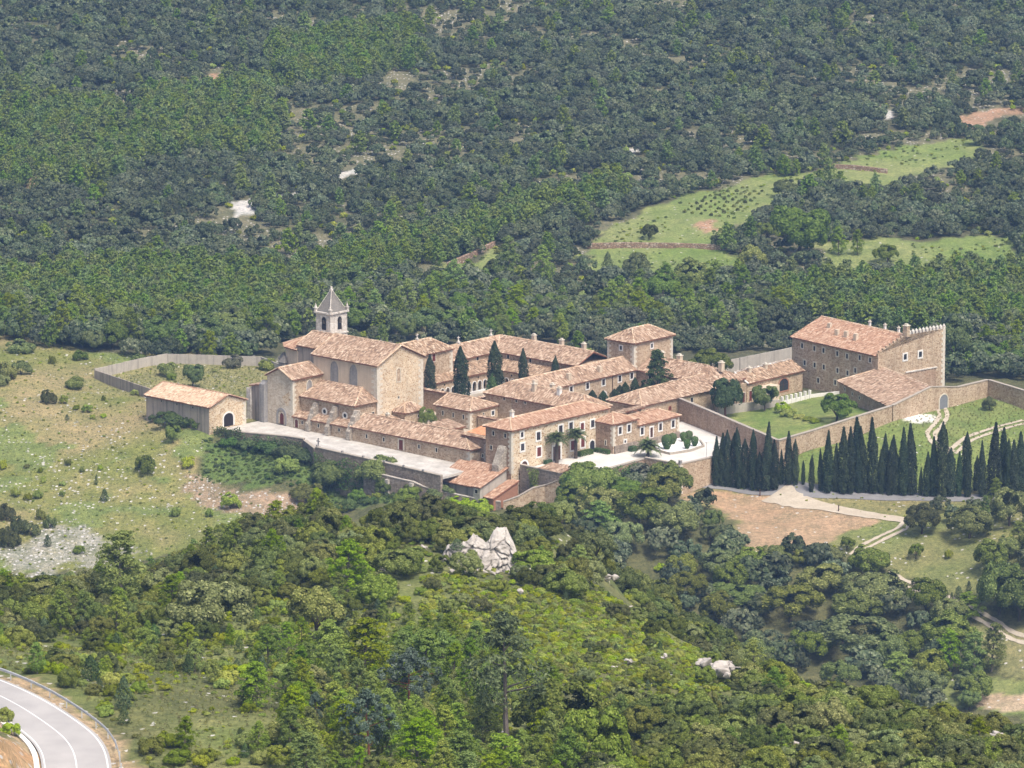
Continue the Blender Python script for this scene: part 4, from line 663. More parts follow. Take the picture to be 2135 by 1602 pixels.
# ---------------------------------------------------------------- church
CH = thing('church', 'gothic monastery church with pale tiled nave roof and stone bell tower', 'church', (-55, 4, 0))
w_ = gable_walls(CH, -60.4, -43.2, 9, 22, -1, 13, 16, 'a', mat='plaster_cream', name='nave_wall'); paint_side(w_, 'stone_facade', FRONT)
pl_, cp = hip(-60.4, -43.2, 9, 22, 13, 16, 'a'); roof(CH, pl_, cp)
quoins(CH, -43.2, 9, 0, 12.4, -1, 1, 'quoin_stone', 1.5, 0.55); quoins(CH, -43.2, 22, 0, 12.4, -1, -1, 'quoin_stone', 1.3, 0.55)
for a in (-54.7, -49.5): opening(CH, 'lancet_window', ('b', 9.0), a, 7.7, 1.75, 4.4, 'grey_stone', 0.16, 'grey_stone', rise=1.4, proud=0.1)
opening(CH, 'blind_window', ('a', -43.2), 15.05, 8.9, 1.0, 2.6, 'stone_rubble', 0.16, 'quoin_stone', rise=0.5); hole(CH, ('a', -43.2), 15.05, 5.5, 0.35, 0.45)
w_ = gable_walls(CH, -66.6, -60.45, 11, 20, -1, 13.7, 15.75, 'a', mat='plaster_grey', name='choir_wall'); pl_, cp = hip(-66.6, -60.1, 11, 20, 13.7, 15.75, 'a', ov=.3); roof(CH, pl_, cp)
# polygonal apse
ang = [math.radians(q) for q in (90, 126, 162, 198, 234, 270)]; AP = [(-66.7 + 6.8 * math.cos(q), 15.5 + 4.6 * math.sin(q)) for q in ang]
part(CH, 'apse_wall', *prism(AP, -1, 12.5), 'plaster_cream')
AE = [(-66.7 + 7.3 * math.cos(q), 15.5 + 5.0 * math.sin(q), 12.6) for q in ang]; top = (-67.2, 15.5, 15.0)
roof(CH, [[AE[i], AE[i + 1], top] for i in range(5)], [(p, top) for p in AE], 'tiles_red')
for q in (198, 234):
    q = math.radians(q); c = np.array([-66.7 + 7.2 * math.cos(q), 15.5 + 5.0 * math.sin(q)])
    V, F = prism([(c[0] - .75, c[1] - .75), (c[0] + .75, c[1] - .75), (c[0] + .75, c[1] + .75), (c[0] - .75, c[1] + .75)], -1, 9.6); part(CH, 'buttress', V, F, 'grey_stone')
    V = [(c[0] - .95, c[1] - .95, 9.6), (c[0] + .95, c[1] - .95, 9.6), (c[0] + .95, c[1] + .95, 9.6), (c[0] - .95, c[1] + .95, 9.6), (c[0], c[1], 11.0)]; part(CH, 'buttress_cap', V, [(0, 1, 4), (1, 2, 4), (2, 3, 4), (3, 0, 4), (3, 2, 1, 0)], 'spire_stone')
# transept with the red door
w_ = gable_walls(CH, -65, -58, 0.7, 8.95, -1, 9.5, 11.3, 'b', g1=True, mat='stone_church', name='transept_wall'); paint_side(w_, 'stone_rubble', FRONT)
pl_, cp = hip(-65, -58, 0.7, 8.6, 9.5, 11.3, 'b', ov=.35); roof(CH, pl_, cp)
quoins(CH, -58, 0.7, 0, 9.0, -1, 1, 'quoin_stone', 0.9, 0.5)
opening(CH, 'church_door', ('b', 0.7), -61.0, 0.1, 1.1, 2.25, 'red_wood', 0.30, 'stone_church', rise=0.6, sill=False, label='red arched wooden church door')
c_, t_, n_ = fr(('b', 0.7), -61.05); V, F = ring(c_, t_, n_, 0.1, arch_prof(1.9, 2.8, 1.0), arch_prof(2.7, 3.3, 1.35), -0.03, 0.2); part(CH, 'archivolt', V, F, 'grey_stone')
EX = [(-60.9, 5.6), (-59.8, 6.3), (-58.9, 6.9), (-58.25, 6.95), (-58.3, 5.6), (-58.9, 5.0), (-59.2, 4.1), (-60.0, 3.9), (-60.3, 4.7)]
part(CH, 'bare_stone_patch', [(a, 0.7 - 0.02, z) for a, z in EX] + [(a, 0.72, z) for a, z in EX], [tuple(range(9))] + [(i, i + 9, (i + 1) % 9 + 9, (i + 1) % 9) for i in range(9)], 'stone_facade', label='ochre patch where the plaster has fallen off')
V, F = prism([(-66.2, -0.3), (-64.9, -0.3), (-64.9, 0.75), (-66.2, 0.75)], -1, [7.6, 7.6, 8.3, 8.3]); part(CH, 'buttress', V, F, 'grey_stone')
part(CH, 'side_chapel_wall', *prism([(-69.4, 0.75), (-66.15, 0.75), (-66.15, 7), (-69.4, 7)], -1, [6.7, 7.3, 7.3, 6.7]), 'plaster_grey')
roof(CH, [[(-69.75, .4, 6.75), (-65.9, .4, 7.45), (-65.9, 7.3, 7.45), (-69.75, 7.3, 6.75)]], (), 'tiles_old')
V, F = prism([(-70.3, 0.2), (-69.3, 0.2), (-69.3, 1.2), (-70.3, 1.2)], -1, 6.2); part(CH, 'buttress', V, F, 'stone_white')
opening(CH, 'lancet_window', ('a', -58.0), 5.3, 6.2, 1.5, 2.4, 'grey_stone', 0.14, 'quoin_stone', rise=1.0)
# side aisle
part(CH, 'aisle_wall', *prism([(-58.05, 2.8), (-43.4, 2.8), (-43.4, 8.95), (-58.05, 8.95)], -1, [5.85, 5.85, 5.85, 5.85]), 'stone_rubble')
e0, e1, r1, r0 = (-58.0, 2.4, 5.85), (-43.0, 2.4, 5.85), (-47.2, 8.98, 8.1), (-58.0, 8.98, 8.1); e2 = (-43.0, 8.98, 5.95)
roof(CH, [[e0, e1, r1, r0], [e1, e2, r1]], [(e1, r1)])
for a, z in ((-51.4, 3.7), (-45.9, 3.65)):
    c_, t_, n_ = fr(('b', 2.8), a); pr = [(0.42 * math.cos(q), 0.42 * math.sin(q)) for q in np.linspace(0, 2 * math.pi, 15)[:-1]]; po = [(1.75 * p, 1.75 * q) for p, q in pr]
    V, F = extr(c_, t_, n_, z, pr, -.05, .015); oc = part(CH, 'round_window', V, F, 'dark_glass'); V, F = ring(c_, t_, n_, z, pr, po, -.03, .08); part(oc, 'frame', V, F, 'limewash')
for bb in (5.15, 8.0): hole(CH, ('a', -43.4), bb, 3.4, 0.55, 0.5)
# low chapels between the buttresses
CB = [(-53.35, 0.95), (-48.15, 0.95), (-42.35, 1.1)]
lo = [(-58.05, -53.9), (-52.85, -48.7), (-47.6, -43.0)]
for i, (a0, a1) in enumerate(lo):
    part(CH, 'chapel_wall', *prism([(a0, 0.7), (a1, 0.7), (a1, 2.78), (a0, 2.78)], -1, [2.1, 2.1, 2.75, 2.75]), 'stone_rubble')
    roof(CH, [[(a0 - .1, .4, 2.1), (a1 + .1, .4, 2.1), (a1 + .1, 2.77, 2.98), (a0 - .1, 2.77, 2.98)]], ())
for i, (a, wd) in enumerate(CB): buttress(CH, a - wd / 2, a + wd / 2, -0.15, 2.79, -1.2, [(-0.15, 1.5), (0.35, 2.0), (0.7, 2.9), (1.1, 3.2), (1.3, 4.1), (1.75, 4.4), (2.1, 5.2)], 'stone_mottled')
opening(CH, 'chapel_door', ('b', 0.7), -57.0, 0.05, 0.85, 1.6, 'red_wood', 0.2, 'quoin_stone', rise=0.4, sill=False, label='small red arched chapel door')
for a in (-55.45, -51.05, -45.45): hole(CH, ('b', 0.7), a, 0.9, 0.4, 0.65)
# turret and small roofs at the foot of the nave gable
part(CH, 'turret_wall', *prism([(-43.15, 13.4), (-40, 13.4), (-40, 18.4), (-43.15, 18.4)], -1, 3.4), 'stone_rubble')
pl_, cp = hip(-43.1, -40, 13.4, 18.4, 3.5, 4.8, 'b', 1.9, 1.9, ov=.3); roof(CH, pl_, cp)
hole(CH, ('a', -40), 17.2, 1.9, .4, .5)
part(CH, 'annex_wall', *prism([(-43.35, 7.2), (-39.6, 7.2), (-39.6, 13.3), (-43.35, 13.3)], -1, [1.9, 1.6, 1.6, 1.9]), 'stone_rubble'); roof(CH, [[(-43.1, 6.9, 2.4), (-39.2, 6.9, 1.7), (-39.2, 13.35, 1.7), (-43.1, 13.35, 2.4)]], ())
# bell tower
A0, A1, B0, B1 = -68.8, -64.8, 18.3, 23.1
BT = part(CH, 'bell_tower', *prism([(A0, B0), (A1, B0), (A1, B1), (A0, B1)], -1, 19.0), 'stone_white')
part(BT, 'cornice', *box(A0 - .3, A1 + .3, B0 - .3, B1 + .3, 18.85, 19.15), 'stone_white'); part(BT, 'string_course', *box(A0 - .18, A1 + .18, B0 - .18, B1 + .18, 14.7, 14.95), 'stone_white')
s0 = [(A0 + .1, B0 + .1, 19.153), (A1 - .1, B0 + .1, 19.153), (A1 - .1, B1 - .1, 19.153), (A0 + .1, B1 - .1, 19.153)]; ap = ((A0 + A1) / 2, (B0 + B1) / 2, 23.4)
mid = [tuple(np.array(p) * 0.48 + np.array(ap) * 0.52 - np.array((0, 0, .12))) for p in s0]
part(BT, 'spire', s0 + mid + [ap], [(i, (i + 1) % 4, (i + 1) % 4 + 4, i + 4) for i in range(4)] + [(4 + i, 4 + (i + 1) % 4, 8) for i in range(4)] + [(3, 2, 1, 0)], 'spire_stone')
m_ = join(*[cap_line(p, ap, .2, .08, .45) for p in s0]); part(BT, 'spire_rib', *m_, 'stone_white')
part(BT, 'finial', *join(box(ap[0] - .28, ap[0] + .28, ap[1] - .28, ap[1] + .28, 23.1, 23.5), box(ap[0] - .17, ap[0] + .17, ap[1] - .17, ap[1] + .17, 23.503, 24.0)), 'stone_white')
for a in (A0, A1):
    for b_ in (B0, B1):
        z = 19.15; part(BT, 'pinnacle', *join(box(a - .25, a + .25, b_ - .25, b_ + .25, z, z + .6), box(a - .34, a + .34, b_ - .34, b_ + .34, z + .603, z + .72), ([(a - .2, b_ - .2, z + .723), (a + .2, b_ - .2, z + .723), (a + .2, b_ + .2, z + .723), (a - .2, b_ + .2, z + .723), (a, b_, z + 1.75)], [(0, 1, 4), (1, 2, 4), (2, 3, 4), (3, 0, 4), (3, 2, 1, 0)])), 'stone_white')
def belfry(face, pos):
    c_, t_, n_ = fr(face, pos); pr = arch_prof(1.15, 2.6, .57); V, F = extr(c_, t_, n_, 15.6, pr, -.05, .02); ow = part(BT, 'belfry_opening', V, F, 'dark_inside')
    V, F = ring(c_, t_, n_, 15.6, pr, arch_prof(1.5, 2.8, .75), -.03, .09); return ow
for face, pos in ((('a', A1), 20.95), (('b', B0), -66.55)):
    belfry(face, pos); c_, t_, n_ = fr(face, pos); V, F = [], []
    rad = [(0.05, .75), (.16, .7), (.2, .45), (.27, .15), (.36, 0.0)]
    for r, z in rad:
        for k in range(10): p = c_ + n_ * 0.12 + t_ * r * math.cos(k * .628) + n_ * r * .3 * math.sin(k * .628); V.append((p[0], p[1], 16.9 + z))
    for j in range(4):
        for k in range(10): F.append((j * 10 + k, (j + 1) * 10 + k, (j + 1) * 10 + (k + 1) % 10, j * 10 + (k + 1) % 10))
    part(BT, 'bell', V, F, 'bronze')

# ---------------------------------------------------------------- long low building on the terrace
LB = thing('terrace_building', 'long low stone building with tiled roof along the church terrace', 'building', (-27, 2, -0.5))
part(LB, 'wall', *prism([(-41.9, .6), (-11.0, .6), (-11.0, 8.6), (-41.9, 8.6)], -1.5, 2.3), 'stone_rubble')
pl_, cp = hip(-41.9, -11.0, .6, 8.6, 2.45, 4.3, 'a', 0, 5.5, ov=.3); roof(LB, pl_, cp)
for a in (-38, -33.45, -24.2, -19.65): hole(LB, ('b', .6), a, .7, .45, .75)
opening(LB, 'door', ('b', .6), -28.9, -0.25, 1.1, 1.95, 'red_wood', .28, 'quoin_stone', sill=False, label='dark red plank door in a stone frame')
quoins(LB, -11, .6, -1.2, 2.2, -1, 1, 'quoin_stone', .9, .5); chimney(LB, -36.6, 5.0, 3.8, 4.9, .6)

# ---------------------------------------------------------------- small buildings between church and gatehouse
SB = thing('hipped_house', 'small stone house with hipped pale roof before the cloister wall', 'house', (-34, 25, 0))
w_ = part(SB, 'wall', *prism([(-38.9, 21.1), (-29.9, 21.1), (-29.9, 29.2), (-38.9, 29.2)], -1, 3.85), 'stone_rubble'); quoins(SB, -29.9, 21.1, 0, 3.8, -1, 1, 'quoin_stone', .9, .5)
pl_, cp = hip(-38.9, -29.9, 21.1, 29.2, 4, 5.5, 'a', 0, 3.4, ov=.35); roof(SB, pl_, cp)
for a in (-37.05, -34.3, -31.6): hole(SB, ('b', 21.1), a, 2.1, .4, .85)
opening(SB, 'window', ('a', -29.9), 27.7, 2.1, .75, .85, 'dark_glass', .2, 'limewash'); hole(SB, ('a', -29.9), 25.0, 2.6, .35, .4)
SB = thing('lean_to_shed', 'little lean-to shed with tiled roof between the long building and the hipped house', 'shed', (-29, 12, 0))
part(SB, 'wall', *prism([(-31.4, 9.3), (-27.4, 9.3), (-27.4, 16.6), (-31.4, 16.6)], -1, [2.5, 1.9, 1.9, 2.5]), 'stone_rubble'); roof(SB, [[(-31.6, 9.0, 2.75), (-27.0, 9.0, 2.0), (-27.0, 16.9, 2.0), (-31.6, 16.9, 2.75)]], ())
hole(SB, ('a', -27.4), 11.5, .9, .5, .6)
SB = thing('courtyard_wall', 'plain stone wall with tiled coping beside the small hipped house', 'wall', (-26, 22, 0))
part(SB, 'wall', *strip_wall([(-29.5, 23.2), (-18, 23.2)], .5, [-1, -1], [2.6, 2.6]), 'stone_rubble'); roof(SB, [[(-29.6, 22.8, 2.66), (-17.9, 22.8, 2.66), (-17.9, 23.2, 2.85), (-29.6, 23.2, 2.85)], [(-29.6, 23.2, 2.85), (-17.9, 23.2, 2.85), (-17.9, 23.6, 2.66), (-29.6, 23.6, 2.66)]], ())
SB = thing('link_building', 'stone link building with bright orange roof behind a buttressed wall', 'building', (-11, 5, -0.5))
part(SB, 'wall', *prism([(-15.2, 3.4), (-6.6, 3.4), (-6.6, 11), (-15.2, 11)], -6, [4.2, 4.2, 4.9, 4.9]), 'stone_brown')
roof(SB, [[(-15.6, 3.05, 4.25), (-6.55, 3.05, 4.25), (-6.55, 4.6, 4.42), (-15.6, 4.6, 4.42)]], (), 'tiles_dull'); roof(SB, [[(-15.6, 4.62, 4.44), (-6.55, 4.62, 4.44), (-6.55, 11.2, 5.2), (-15.6, 11.2, 5.2)]], (), 'tiles_orange')
buttress(SB, -8.0, -6.2, 1.2, 3.42, -6, [(1.2, 3.4), (1.8, 4.4), (2.6, 5.2)], 'stone_mottled'); chimney(SB, -8.1, 3.9, 4.2, 5.9, .75, 'stone_rubble')
hole(SB, ('b', 3.4), -10.3, .6, .4, .6)

# ---------------------------------------------------------------- cloister
S_ = 'tiles_old'
EB = thing('sacristy_block', 'tall stone block behind the nave with hipped dull red roof', 'building', (-57, 33, 0))
w_ = part(EB, 'wall', *prism([(-61.2, 22.05), (-54.6, 22.05), (-54.6, 42.8), (-61.2, 42.8)], -1, 9.85), 'stone_rubble'); pl_, cp = hip(-61.2, -54.6, 22.4, 42.8, 10, 12, 'b', 0, 3.5); roof(EB, pl_, cp, 'tiles_dull')
opening(EB, 'window', ('a', -54.6), 37.3, 8.0, .95, 1.5, 'red_wood', .12, 'quoin_stone'); quoins(EB, -54.6, 42.8, 4, 9.7, -1, -1, 'quoin_stone', .9, .5)
pinnacle(EB, -57.9, 25.5, 11.9, .8, cross=True); pinnacle(EB, -57.9, 36.0, 11.9, .7, cross=True)
def arcade(parent, origin, tvec, L, z0, z1, n, ow, sp, th=.5):
    """wall with n round-headed openings; origin = left end seen from the court"""
    t_ = np.array(tvec, float); n_ = np.array([t_[1], -t_[0]]); c0 = np.array(origin, float); V, F = [], []; bay = L / n; K = 8
    def pt(x, z, d): p = c0 + t_ * x + n_ * d; return (p[0], p[1], z)
    for i in range(n):
        xc = (i + .5) * bay; x0, x1 = i * bay, (i + 1) * bay; arc = [(xc - ow / 2, z0)] + [(xc - ow / 2 * math.cos(math.pi * k / K), sp + ow / 2 * 1.15 * math.sin(math.pi * k / K)) for k in range(K + 1)] + [(xc + ow / 2, z0)]
        outl = [(x0, z0)] + [(x0 + (x1 - x0) * k / K, z1) for k in range(K + 1)] + [(x1, z0)]
        for d, fl in ((0, False), (-th, True)):
            o = len(V); V += [pt(x, z, d) for x, z in arc] + [pt(x, z, d) for x, z in outl]; m = len(arc)
            for k in range(m - 1):
                f = (o + k, o + k + 1, o + m + k + 1, o + m + k); F.append(f if fl else f[::-1])
        o = len(V); V += [pt(x, z, 0) for x, z in arc] + [pt(x, z, -th) for x, z in arc]; m = len(arc)
        for k in range(m - 1): F.append((o + k, o + k + 1, o + m + k + 1, o + m + k))
    part(parent, 'arcade_wall', V, F, 'stone_rubble')
    for i in range(n):
        xc = (i + .5) * bay; c_ = c0 + t_ * xc; inn = [(-ow / 2, 0), (ow / 2, 0)] + [(ow / 2 * math.cos(math.pi * k / K), sp - z0 + ow / 2 * 1.15 * math.sin(math.pi * k / K)) for k in range(K + 1)]
        g = .16; ou = [(-ow / 2 - g, 0), (ow / 2 + g, 0)] + [((ow / 2 + g) * math.cos(math.pi * k / K), sp - z0 + (ow / 2 * 1.15 + g) * math.sin(math.pi * k / K)) for k in range(K + 1)]
        V2, F2 = ring(c_, t_, n_, z0, inn, ou, -.1, .1); F2 = [f for j, f in enumerate(F2) if j >= 3]; part(parent, 'arch', V2, F2, 'limewash')
WW = thing('cloister_west_wing', 'cloister wing between the church block and the far corner with arcade below', 'building', (-58, 50, 0))
part(WW, 'wall', *prism([(-63, 42.9), (-56.1, 42.9), (-56.1, 57.5), (-56.2, 67), (-63, 67)], -1, 6.85), 'stone_rubble')
NW = thing('cloister_north_wing', 'long cloister wing with row of chimneys on its ridge running to the square tower', 'building', (-45, 62, 0))
part(NW, 'wall', *prism([(-56.0, 57.6), (-34.1, 57.6), (-34.1, 67.3), (-56.0, 67.3)], -1, 6.85), 'stone_rubble')
# the two wings share one mitred corner
cO, cR, cI = (-63.35, 67.7, 6.85), (-59.6, 62.5, 9.0), (-55.7, 57.2, 6.8)
roof(WW, [[(-55.7, 42.9, 6.8), cI, cR, (-59.6, 42.9, 9.0)], [cO, (-63.35, 42.9, 6.85), (-59.6, 42.9, 9.0), cR]], [((-59.6, 42.9, 9.0), cR)])
roof(NW, [[cI, (-34.05, 57.2, 6.8), (-34.05, 62.5, 9.0), cR], [(-34.05, 67.7, 6.85), cO, cR, (-34.05, 62.5, 9.0)]], [(cR, (-34.05, 62.5, 9.0)), (cR, cI)])
hole(WW, ('a', -56.1), 51.87, 5.8, .7, .9)
for a in (-52.9, -46.87): hole(NW, ('b', 57.6), a, 5.8, .55, 1.0)
for a in (-51, -43.5, -37.5): chimney(NW, a, 63.3, 8.2, 10.0, .75, 'plaster_cream')
pinnacle(WW, -59.6, 50.0, 8.9, .8, cross=True); pinnacle(WW, -59.8, 60.0, 8.9, .8, cross=True)
part(WW, 'gallery_shade_sheet', *box(-56.05, -55.9, 30, 57.5, 0.2, 5.5), 'dark_inside')  # near-black sheet behind the arches: gallery shade put into the colour
arcade(WW, (-52.6, 30.5), (0, 1), 23.7, 0.6, 4.0, 15, 1.05, 2.05)
part(WW, 'parapet', *box(-52.65, -52.1, 30.5, 54.2, .25, .75), 'limewash')
roof(WW, [[(-52.25, 29.6, 4.1), (-52.25, 53.85, 4.1), (-56.05, 57.55, 5.7), (-56.05, 29.6, 5.7)]], (), 'tiles_dull')
arcade(NW, (-52.6, 54.2), (1, 0), 15.8, 0.6, 4.0, 10, 1.05, 2.05)
part(NW, 'gallery_shade_sheet', *box(-56, -36.8, 57.4, 57.55, 0.2, 5.5), 'dark_inside')  # dark sheet for the north gallery, its shade painted in
roof(NW, [[(-52.25, 53.85, 4.1), (-36.5, 53.85, 4.1), (-36.5, 57.55, 5.7), (-56.05, 57.55, 5.7)]], [((-52.25, 53.85, 4.1), (-56.05, 57.55, 5.7))], 'tiles_dull')
for b_ in (38.3, 48.3):
    c_, t_, n_ = np.array([-52.6, b_]), np.array([0., 1.]), np.array([1., 0.]); V, F = extr(c_, t_, n_, 3.35, [(.2 * math.cos(q), .2 * math.sin(q)) for q in np.linspace(0, 6.283, 11)[:-1]], -.04, .02); part(WW, 'oculus', V, F, 'dark_inside')
for a in (-51.4, -48.9):
    c_, t_, n_ = np.array([a, 54.2]), np.array([1., 0.]), np.array([0., -1.]); V, F = extr(c_, t_, n_, 3.35, [(.2 * math.cos(q), .2 * math.sin(q)) for q in np.linspace(0, 6.283, 11)[:-1]], -.04, .02); part(NW, 'oculus', V, F, 'dark_inside')
SW = thing('cloister_south_wall', 'tall brown stone wall with tiled coping closing the cloister towards the church', 'wall', (-44, 29.2, 0))
P = [(-54.4, 29.2), (-36.2, 29.2), (-35.9, 33.8)]
part(SW, 'wall', *strip_wall(P, .6, [-1] * 3, [4.25] * 3), 'stone_brown'); roof(SW, [[(-54.4, 28.7, 4.32), (-35.6, 28.7, 4.32), (-35.9, 29.2, 4.5), (-54.4, 29.2, 4.5)], [(-54.4, 29.2, 4.5), (-36.0, 29.2, 4.5), (-36.4, 29.7, 4.32), (-54.4, 29.7, 4.32)], [(-35.6, 28.7, 4.32), (-35.3, 34, 4.32), (-35.8, 34, 4.5), (-35.9, 29.2, 4.5)]], ())

# ---------------------------------------------------------------- refectory wings (L shape) and square tower
MW = thing('refectory_wing', 'long two-storey wing with white-framed windows facing the inner court', 'building', (-29, 48, 0))
part(MW, 'wall', *prism([(-33.3, 29.3), (-26.3, 29.3), (-26.3, 66.4), (-33.3, 66.4)], -1, 5.85), 'stone_rubble')
oC, rC, iC = (-33.65, 28.95, 5.8), (-29.75, 32.85, 8.0), (-25.95, 36.7, 5.8)
roof(MW, [[oC, rC, (-29.75, 66.45, 8.0), (-33.65, 66.45, 5.8)], [iC, (-25.95, 66.45, 5.8), (-29.75, 66.45, 8.0), rC]], [(rC, (-29.75, 66.45, 8.0))])
for b_ in (46.7, 51.6, 56.4, 61.36, 65.0): opening(MW, 'window', ('a', -26.3), b_, 4.15, .85, 1.2, 'dark_glass', .22, 'limewash', bars=True)
opening(MW, 'door', ('a', -26.3), 56.5, .3, 1.5, 2.5, 'dark_glass', .25, 'limewash', rise=.75, sill=False)
V, F = box(-26.2, -26.1, 59.0, 59.1, .5, 5.8); part(MW, 'downpipe', V, F, 'brown_wood')
for b_, a in ((37.5, -27.6), (47, -27.2), (56.5, -27.4)): chimney(MW, a, b_, 6.3, 7.9, .8, 'plaster_cream', cap=False)
M2 = thing('kitchen_wing', 'broad tiled wing behind the gatehouse with small square holes under its eaves', 'building', (-18, 33, 0))
part(M2, 'wall', *prism([(-26.2, 29.3), (-7.2, 29.3), (-7.2, 36.4), (-26.2, 36.4)], -1, 5.85), 'stone_brown')
e1, e2, r1 = (-6.85, 28.95, 5.8), (-6.85, 36.7, 5.8), (-10.8, 32.85, 8.0)
roof(M2, [[oC, e1, r1, rC], [e2, iC, rC, r1], [e1, e2, r1]], [(oC, rC), (rC, r1), (e1, r1), (e2, r1)])
for a in (-28.34, -25.15, -22.83, -15.88): hole(M2 if a > -26 else MW, ('b', 29.3), a, 5.1, .45, .45)
for a, b_ in ((-22.5, 31.6), (-16.2, 31.8), (-19.5, 33.5)): chimney(M2, a, b_, 6.9, 8.7, .75, 'limewash' if a == -16.2 else 'plaster_cream')
TQ = thing('square_tower', 'square stone tower with low hipped tile roof above the monastery wings', 'tower', (-30, 72, 0))
part(TQ, 'wall', *prism([(-34, 66.5), (-27, 66.5), (-27, 78.5), (-34, 78.5)], -1, 11.15), 'stone_rubble'); pl_, cp = hip(-34, -27, 66.5, 78.5, 11.3, 13.2, 'b', 3.9, 3.9, ov=.45); roof(TQ, pl_, cp)
for c in ((-34, 66.5, 1, 1), (-27, 66.5, -1, 1), (-27, 78.5, -1, -1)): quoins(TQ, c[0], c[1], 5, 11, c[2], c[3], 'quoin_stone', .9, .5)
opening(TQ, 'window', ('b', 66.5), -30.4, 9.3, .6, .8, 'dark_glass', .24, 'limewash'); opening(TQ, 'window', ('a', -27), 72.0, 9.35, .6, .85, 'dark_glass', .24, 'limewash')

R1 = thing('guest_wing', 'tiled wing running from the square tower along the back of the inner court', 'building', (-17, 71, 0))
part(R1, 'wall', *prism([(-26.95, 67.2), (-7.0, 67.2), (-7.0, 76.8), (-26.95, 76.8)], -1, 5.5), 'stone_brown')
k1 = (-12.0, 71.9, 7.7)
roof(R1, [[(-26.9, 66.85, 5.55), (-15.6, 66.85, 5.35), k1], [(-26.9, 66.85, 5.55), k1, (-26.9, 71.9, 7.7)], [(-26.9, 77.2, 5.55), (-26.9, 71.9, 7.7), k1], [(-6.6, 77.2, 5.2), (-26.9, 77.2, 5.55), k1], [(-15.6, 66.85, 5.35), (-6.4, 66.85, 4.4), k1], [(-6.4, 66.85, 4.4), (-6.6, 77.2, 5.2), k1]], [((-26.9, 71.9, 7.7), k1)])
for a, b_ in ((-24.6, 72.4), (-20.0, 72.4), (-9.2, 72.5)): chimney(R1, a, b_, 6.9, 8.6, .9, 'plaster_cream')
hole(R1, ('b', 67.2), -23.3, 3.8, .7, 1.0)
R2 = thing('stable_wing', 'long single-storey wing with hipped front end and tiled roof facing the garden', 'building', (-11, 55, 0))
part(R2, 'wall', *prism([(-15.2, 45.2), (-6.7, 45.2), (-6.7, 67.1), (-15.2, 67.1)], -1, 4.35), 'stone_rubble')
f0, f1, rr0, rr1 = (-15.55, 44.85, 4.4), (-6.35, 44.85, 4.4), (-10.95, 49.3, 6.4), (-10.95, 69.4, 6.55)
roof(R2, [[f1, (-6.35, 67.1, 4.4), rr1, rr0], [(-15.55, 67.1, 4.5), f0, rr0, rr1], [f0, f1, rr0]], [(rr0, rr1), (f0, rr0), (f1, rr0)])
hole(R2, ('a', -6.7), 60.4, 2.8, .75, .95); opening(R2, 'window', ('a', -6.7), 53.7, 2.3, .75, .8, 'red_wood', .1, 'clay_wall', rise=.35)
R3 = thing('garden_wing', 'low wing with an arched garden window next to the tall guest house', 'building', (-9, 83, 0))
part(R3, 'wall', *prism([(-12.8, 67.15 + 9.7), (-6.2, 76.85), (-6.2, 94.6), (-12.8, 94.6)], -1, 4.0), 'stone_rubble'); part(R3, 'front_wall', *prism([(-6.95, 67.15), (-6.3, 67.15), (-6.3, 76.83), (-6.95, 76.83)], -1, 4.2), 'stone_rubble')
roof(R3, [[(-5.85, 76.9, 4.1), (-5.85, 95.0, 4.1), (-9.5, 95.0, 5.9), (-9.5, 76.9, 5.9)], [(-13.2, 95, 4.1), (-13.2, 76.9, 4.1), (-9.5, 76.9, 5.9), (-9.5, 95, 5.9)]], [((-9.5, 76.9, 5.9), (-9.5, 95, 5.9)), ((-9.5, 76.95, 5.9), (-5.85, 76.95, 4.1))], 'tiles_dull', cap_mat='limewash')
opening(R3, 'arched_window', ('a', -6.2), 88.5, .9, 3.0, 2.5, 'dark_glass', .3, 'clay_wall', rise=1.3, bars=True); opening(R3, 'door', ('a', -6.2), 78.0, .5, .9, 2.0, 'red_wood', .1, 'quoin_stone', sill=False); opening(R3, 'door', ('a', -6.3), 75.9, .5, .9, 1.9, 'red_wood', .1, 'quoin_stone', sill=False)
for b_ in (80.5, 85.6): chimney(R3, -8.6, b_, 5.0, 6.4, .7, 'plaster_cream')
part(R3, 'porch', *join(box(-6.15, -4.0, 79.5, 84.5, -.5, 3.0)), 'plaster_cream')

# ---------------------------------------------------------------- gatehouse and its annex
GH = thing('gatehouse', 'two-storey ochre stone gatehouse with white-framed windows and palms at its door', 'building', (-3, 12, 0))
w_ = part(GH, 'wall', *prism([(-6.5, 0), (0, 0), (0, 27.4), (-6.5, 27.4)], -7, 7.75), 'stone_brown'); paint_side(w_, 'stone_facade', FRONT)
pl_, cp = hip(-6.5, 0, 0, 27.4, 7.9, 9.2, 'b', 3.6, 3.6, ov=.4); roof(GH, pl_, cp, 'tiles_red')
quoins(GH, 0, 0, -.5, 7.6, -1, 1, 'quoin_stone', .8, .45)
for b_, z, w2, h2, mt in ((2.95, 6.05, .7, .95, 'dark_glass'), (3.1, 3.45, .95, 1.35, 'dark_glass'), (7.57, 4.75, 1.05, 1.55, 'dark_glass'), (7.74, 1.6, 1.1, 1.75, 'red_wood'), (13.85, 5.05, 1.05, 1.5, 'dark_glass'), (16.8, 5.2, 1.05, 1.5, 'dark_glass'), (20.04, 4.65, .95, 1.4, 'red_wood'), (23.0, 4.75, .95, 1.4, 'dark_glass'), (20.2, 1.35, 1.05, 1.75, 'red_wood'), (17.3, 1.25, 1.05, 1.8, 'red_wood')):
    opening(GH, 'window', ('a', 0.0), b_, z, w2, h2, mt, .3, 'limewash', bars=(mt == 'dark_glass'))
opening(GH, 'gate', ('a', 0.0), 12.75, 0.02, 2.1, 2.75, 'brown_wood', .38, 'limewash', sill=False, label='wide dark brown wooden gate in a white frame')
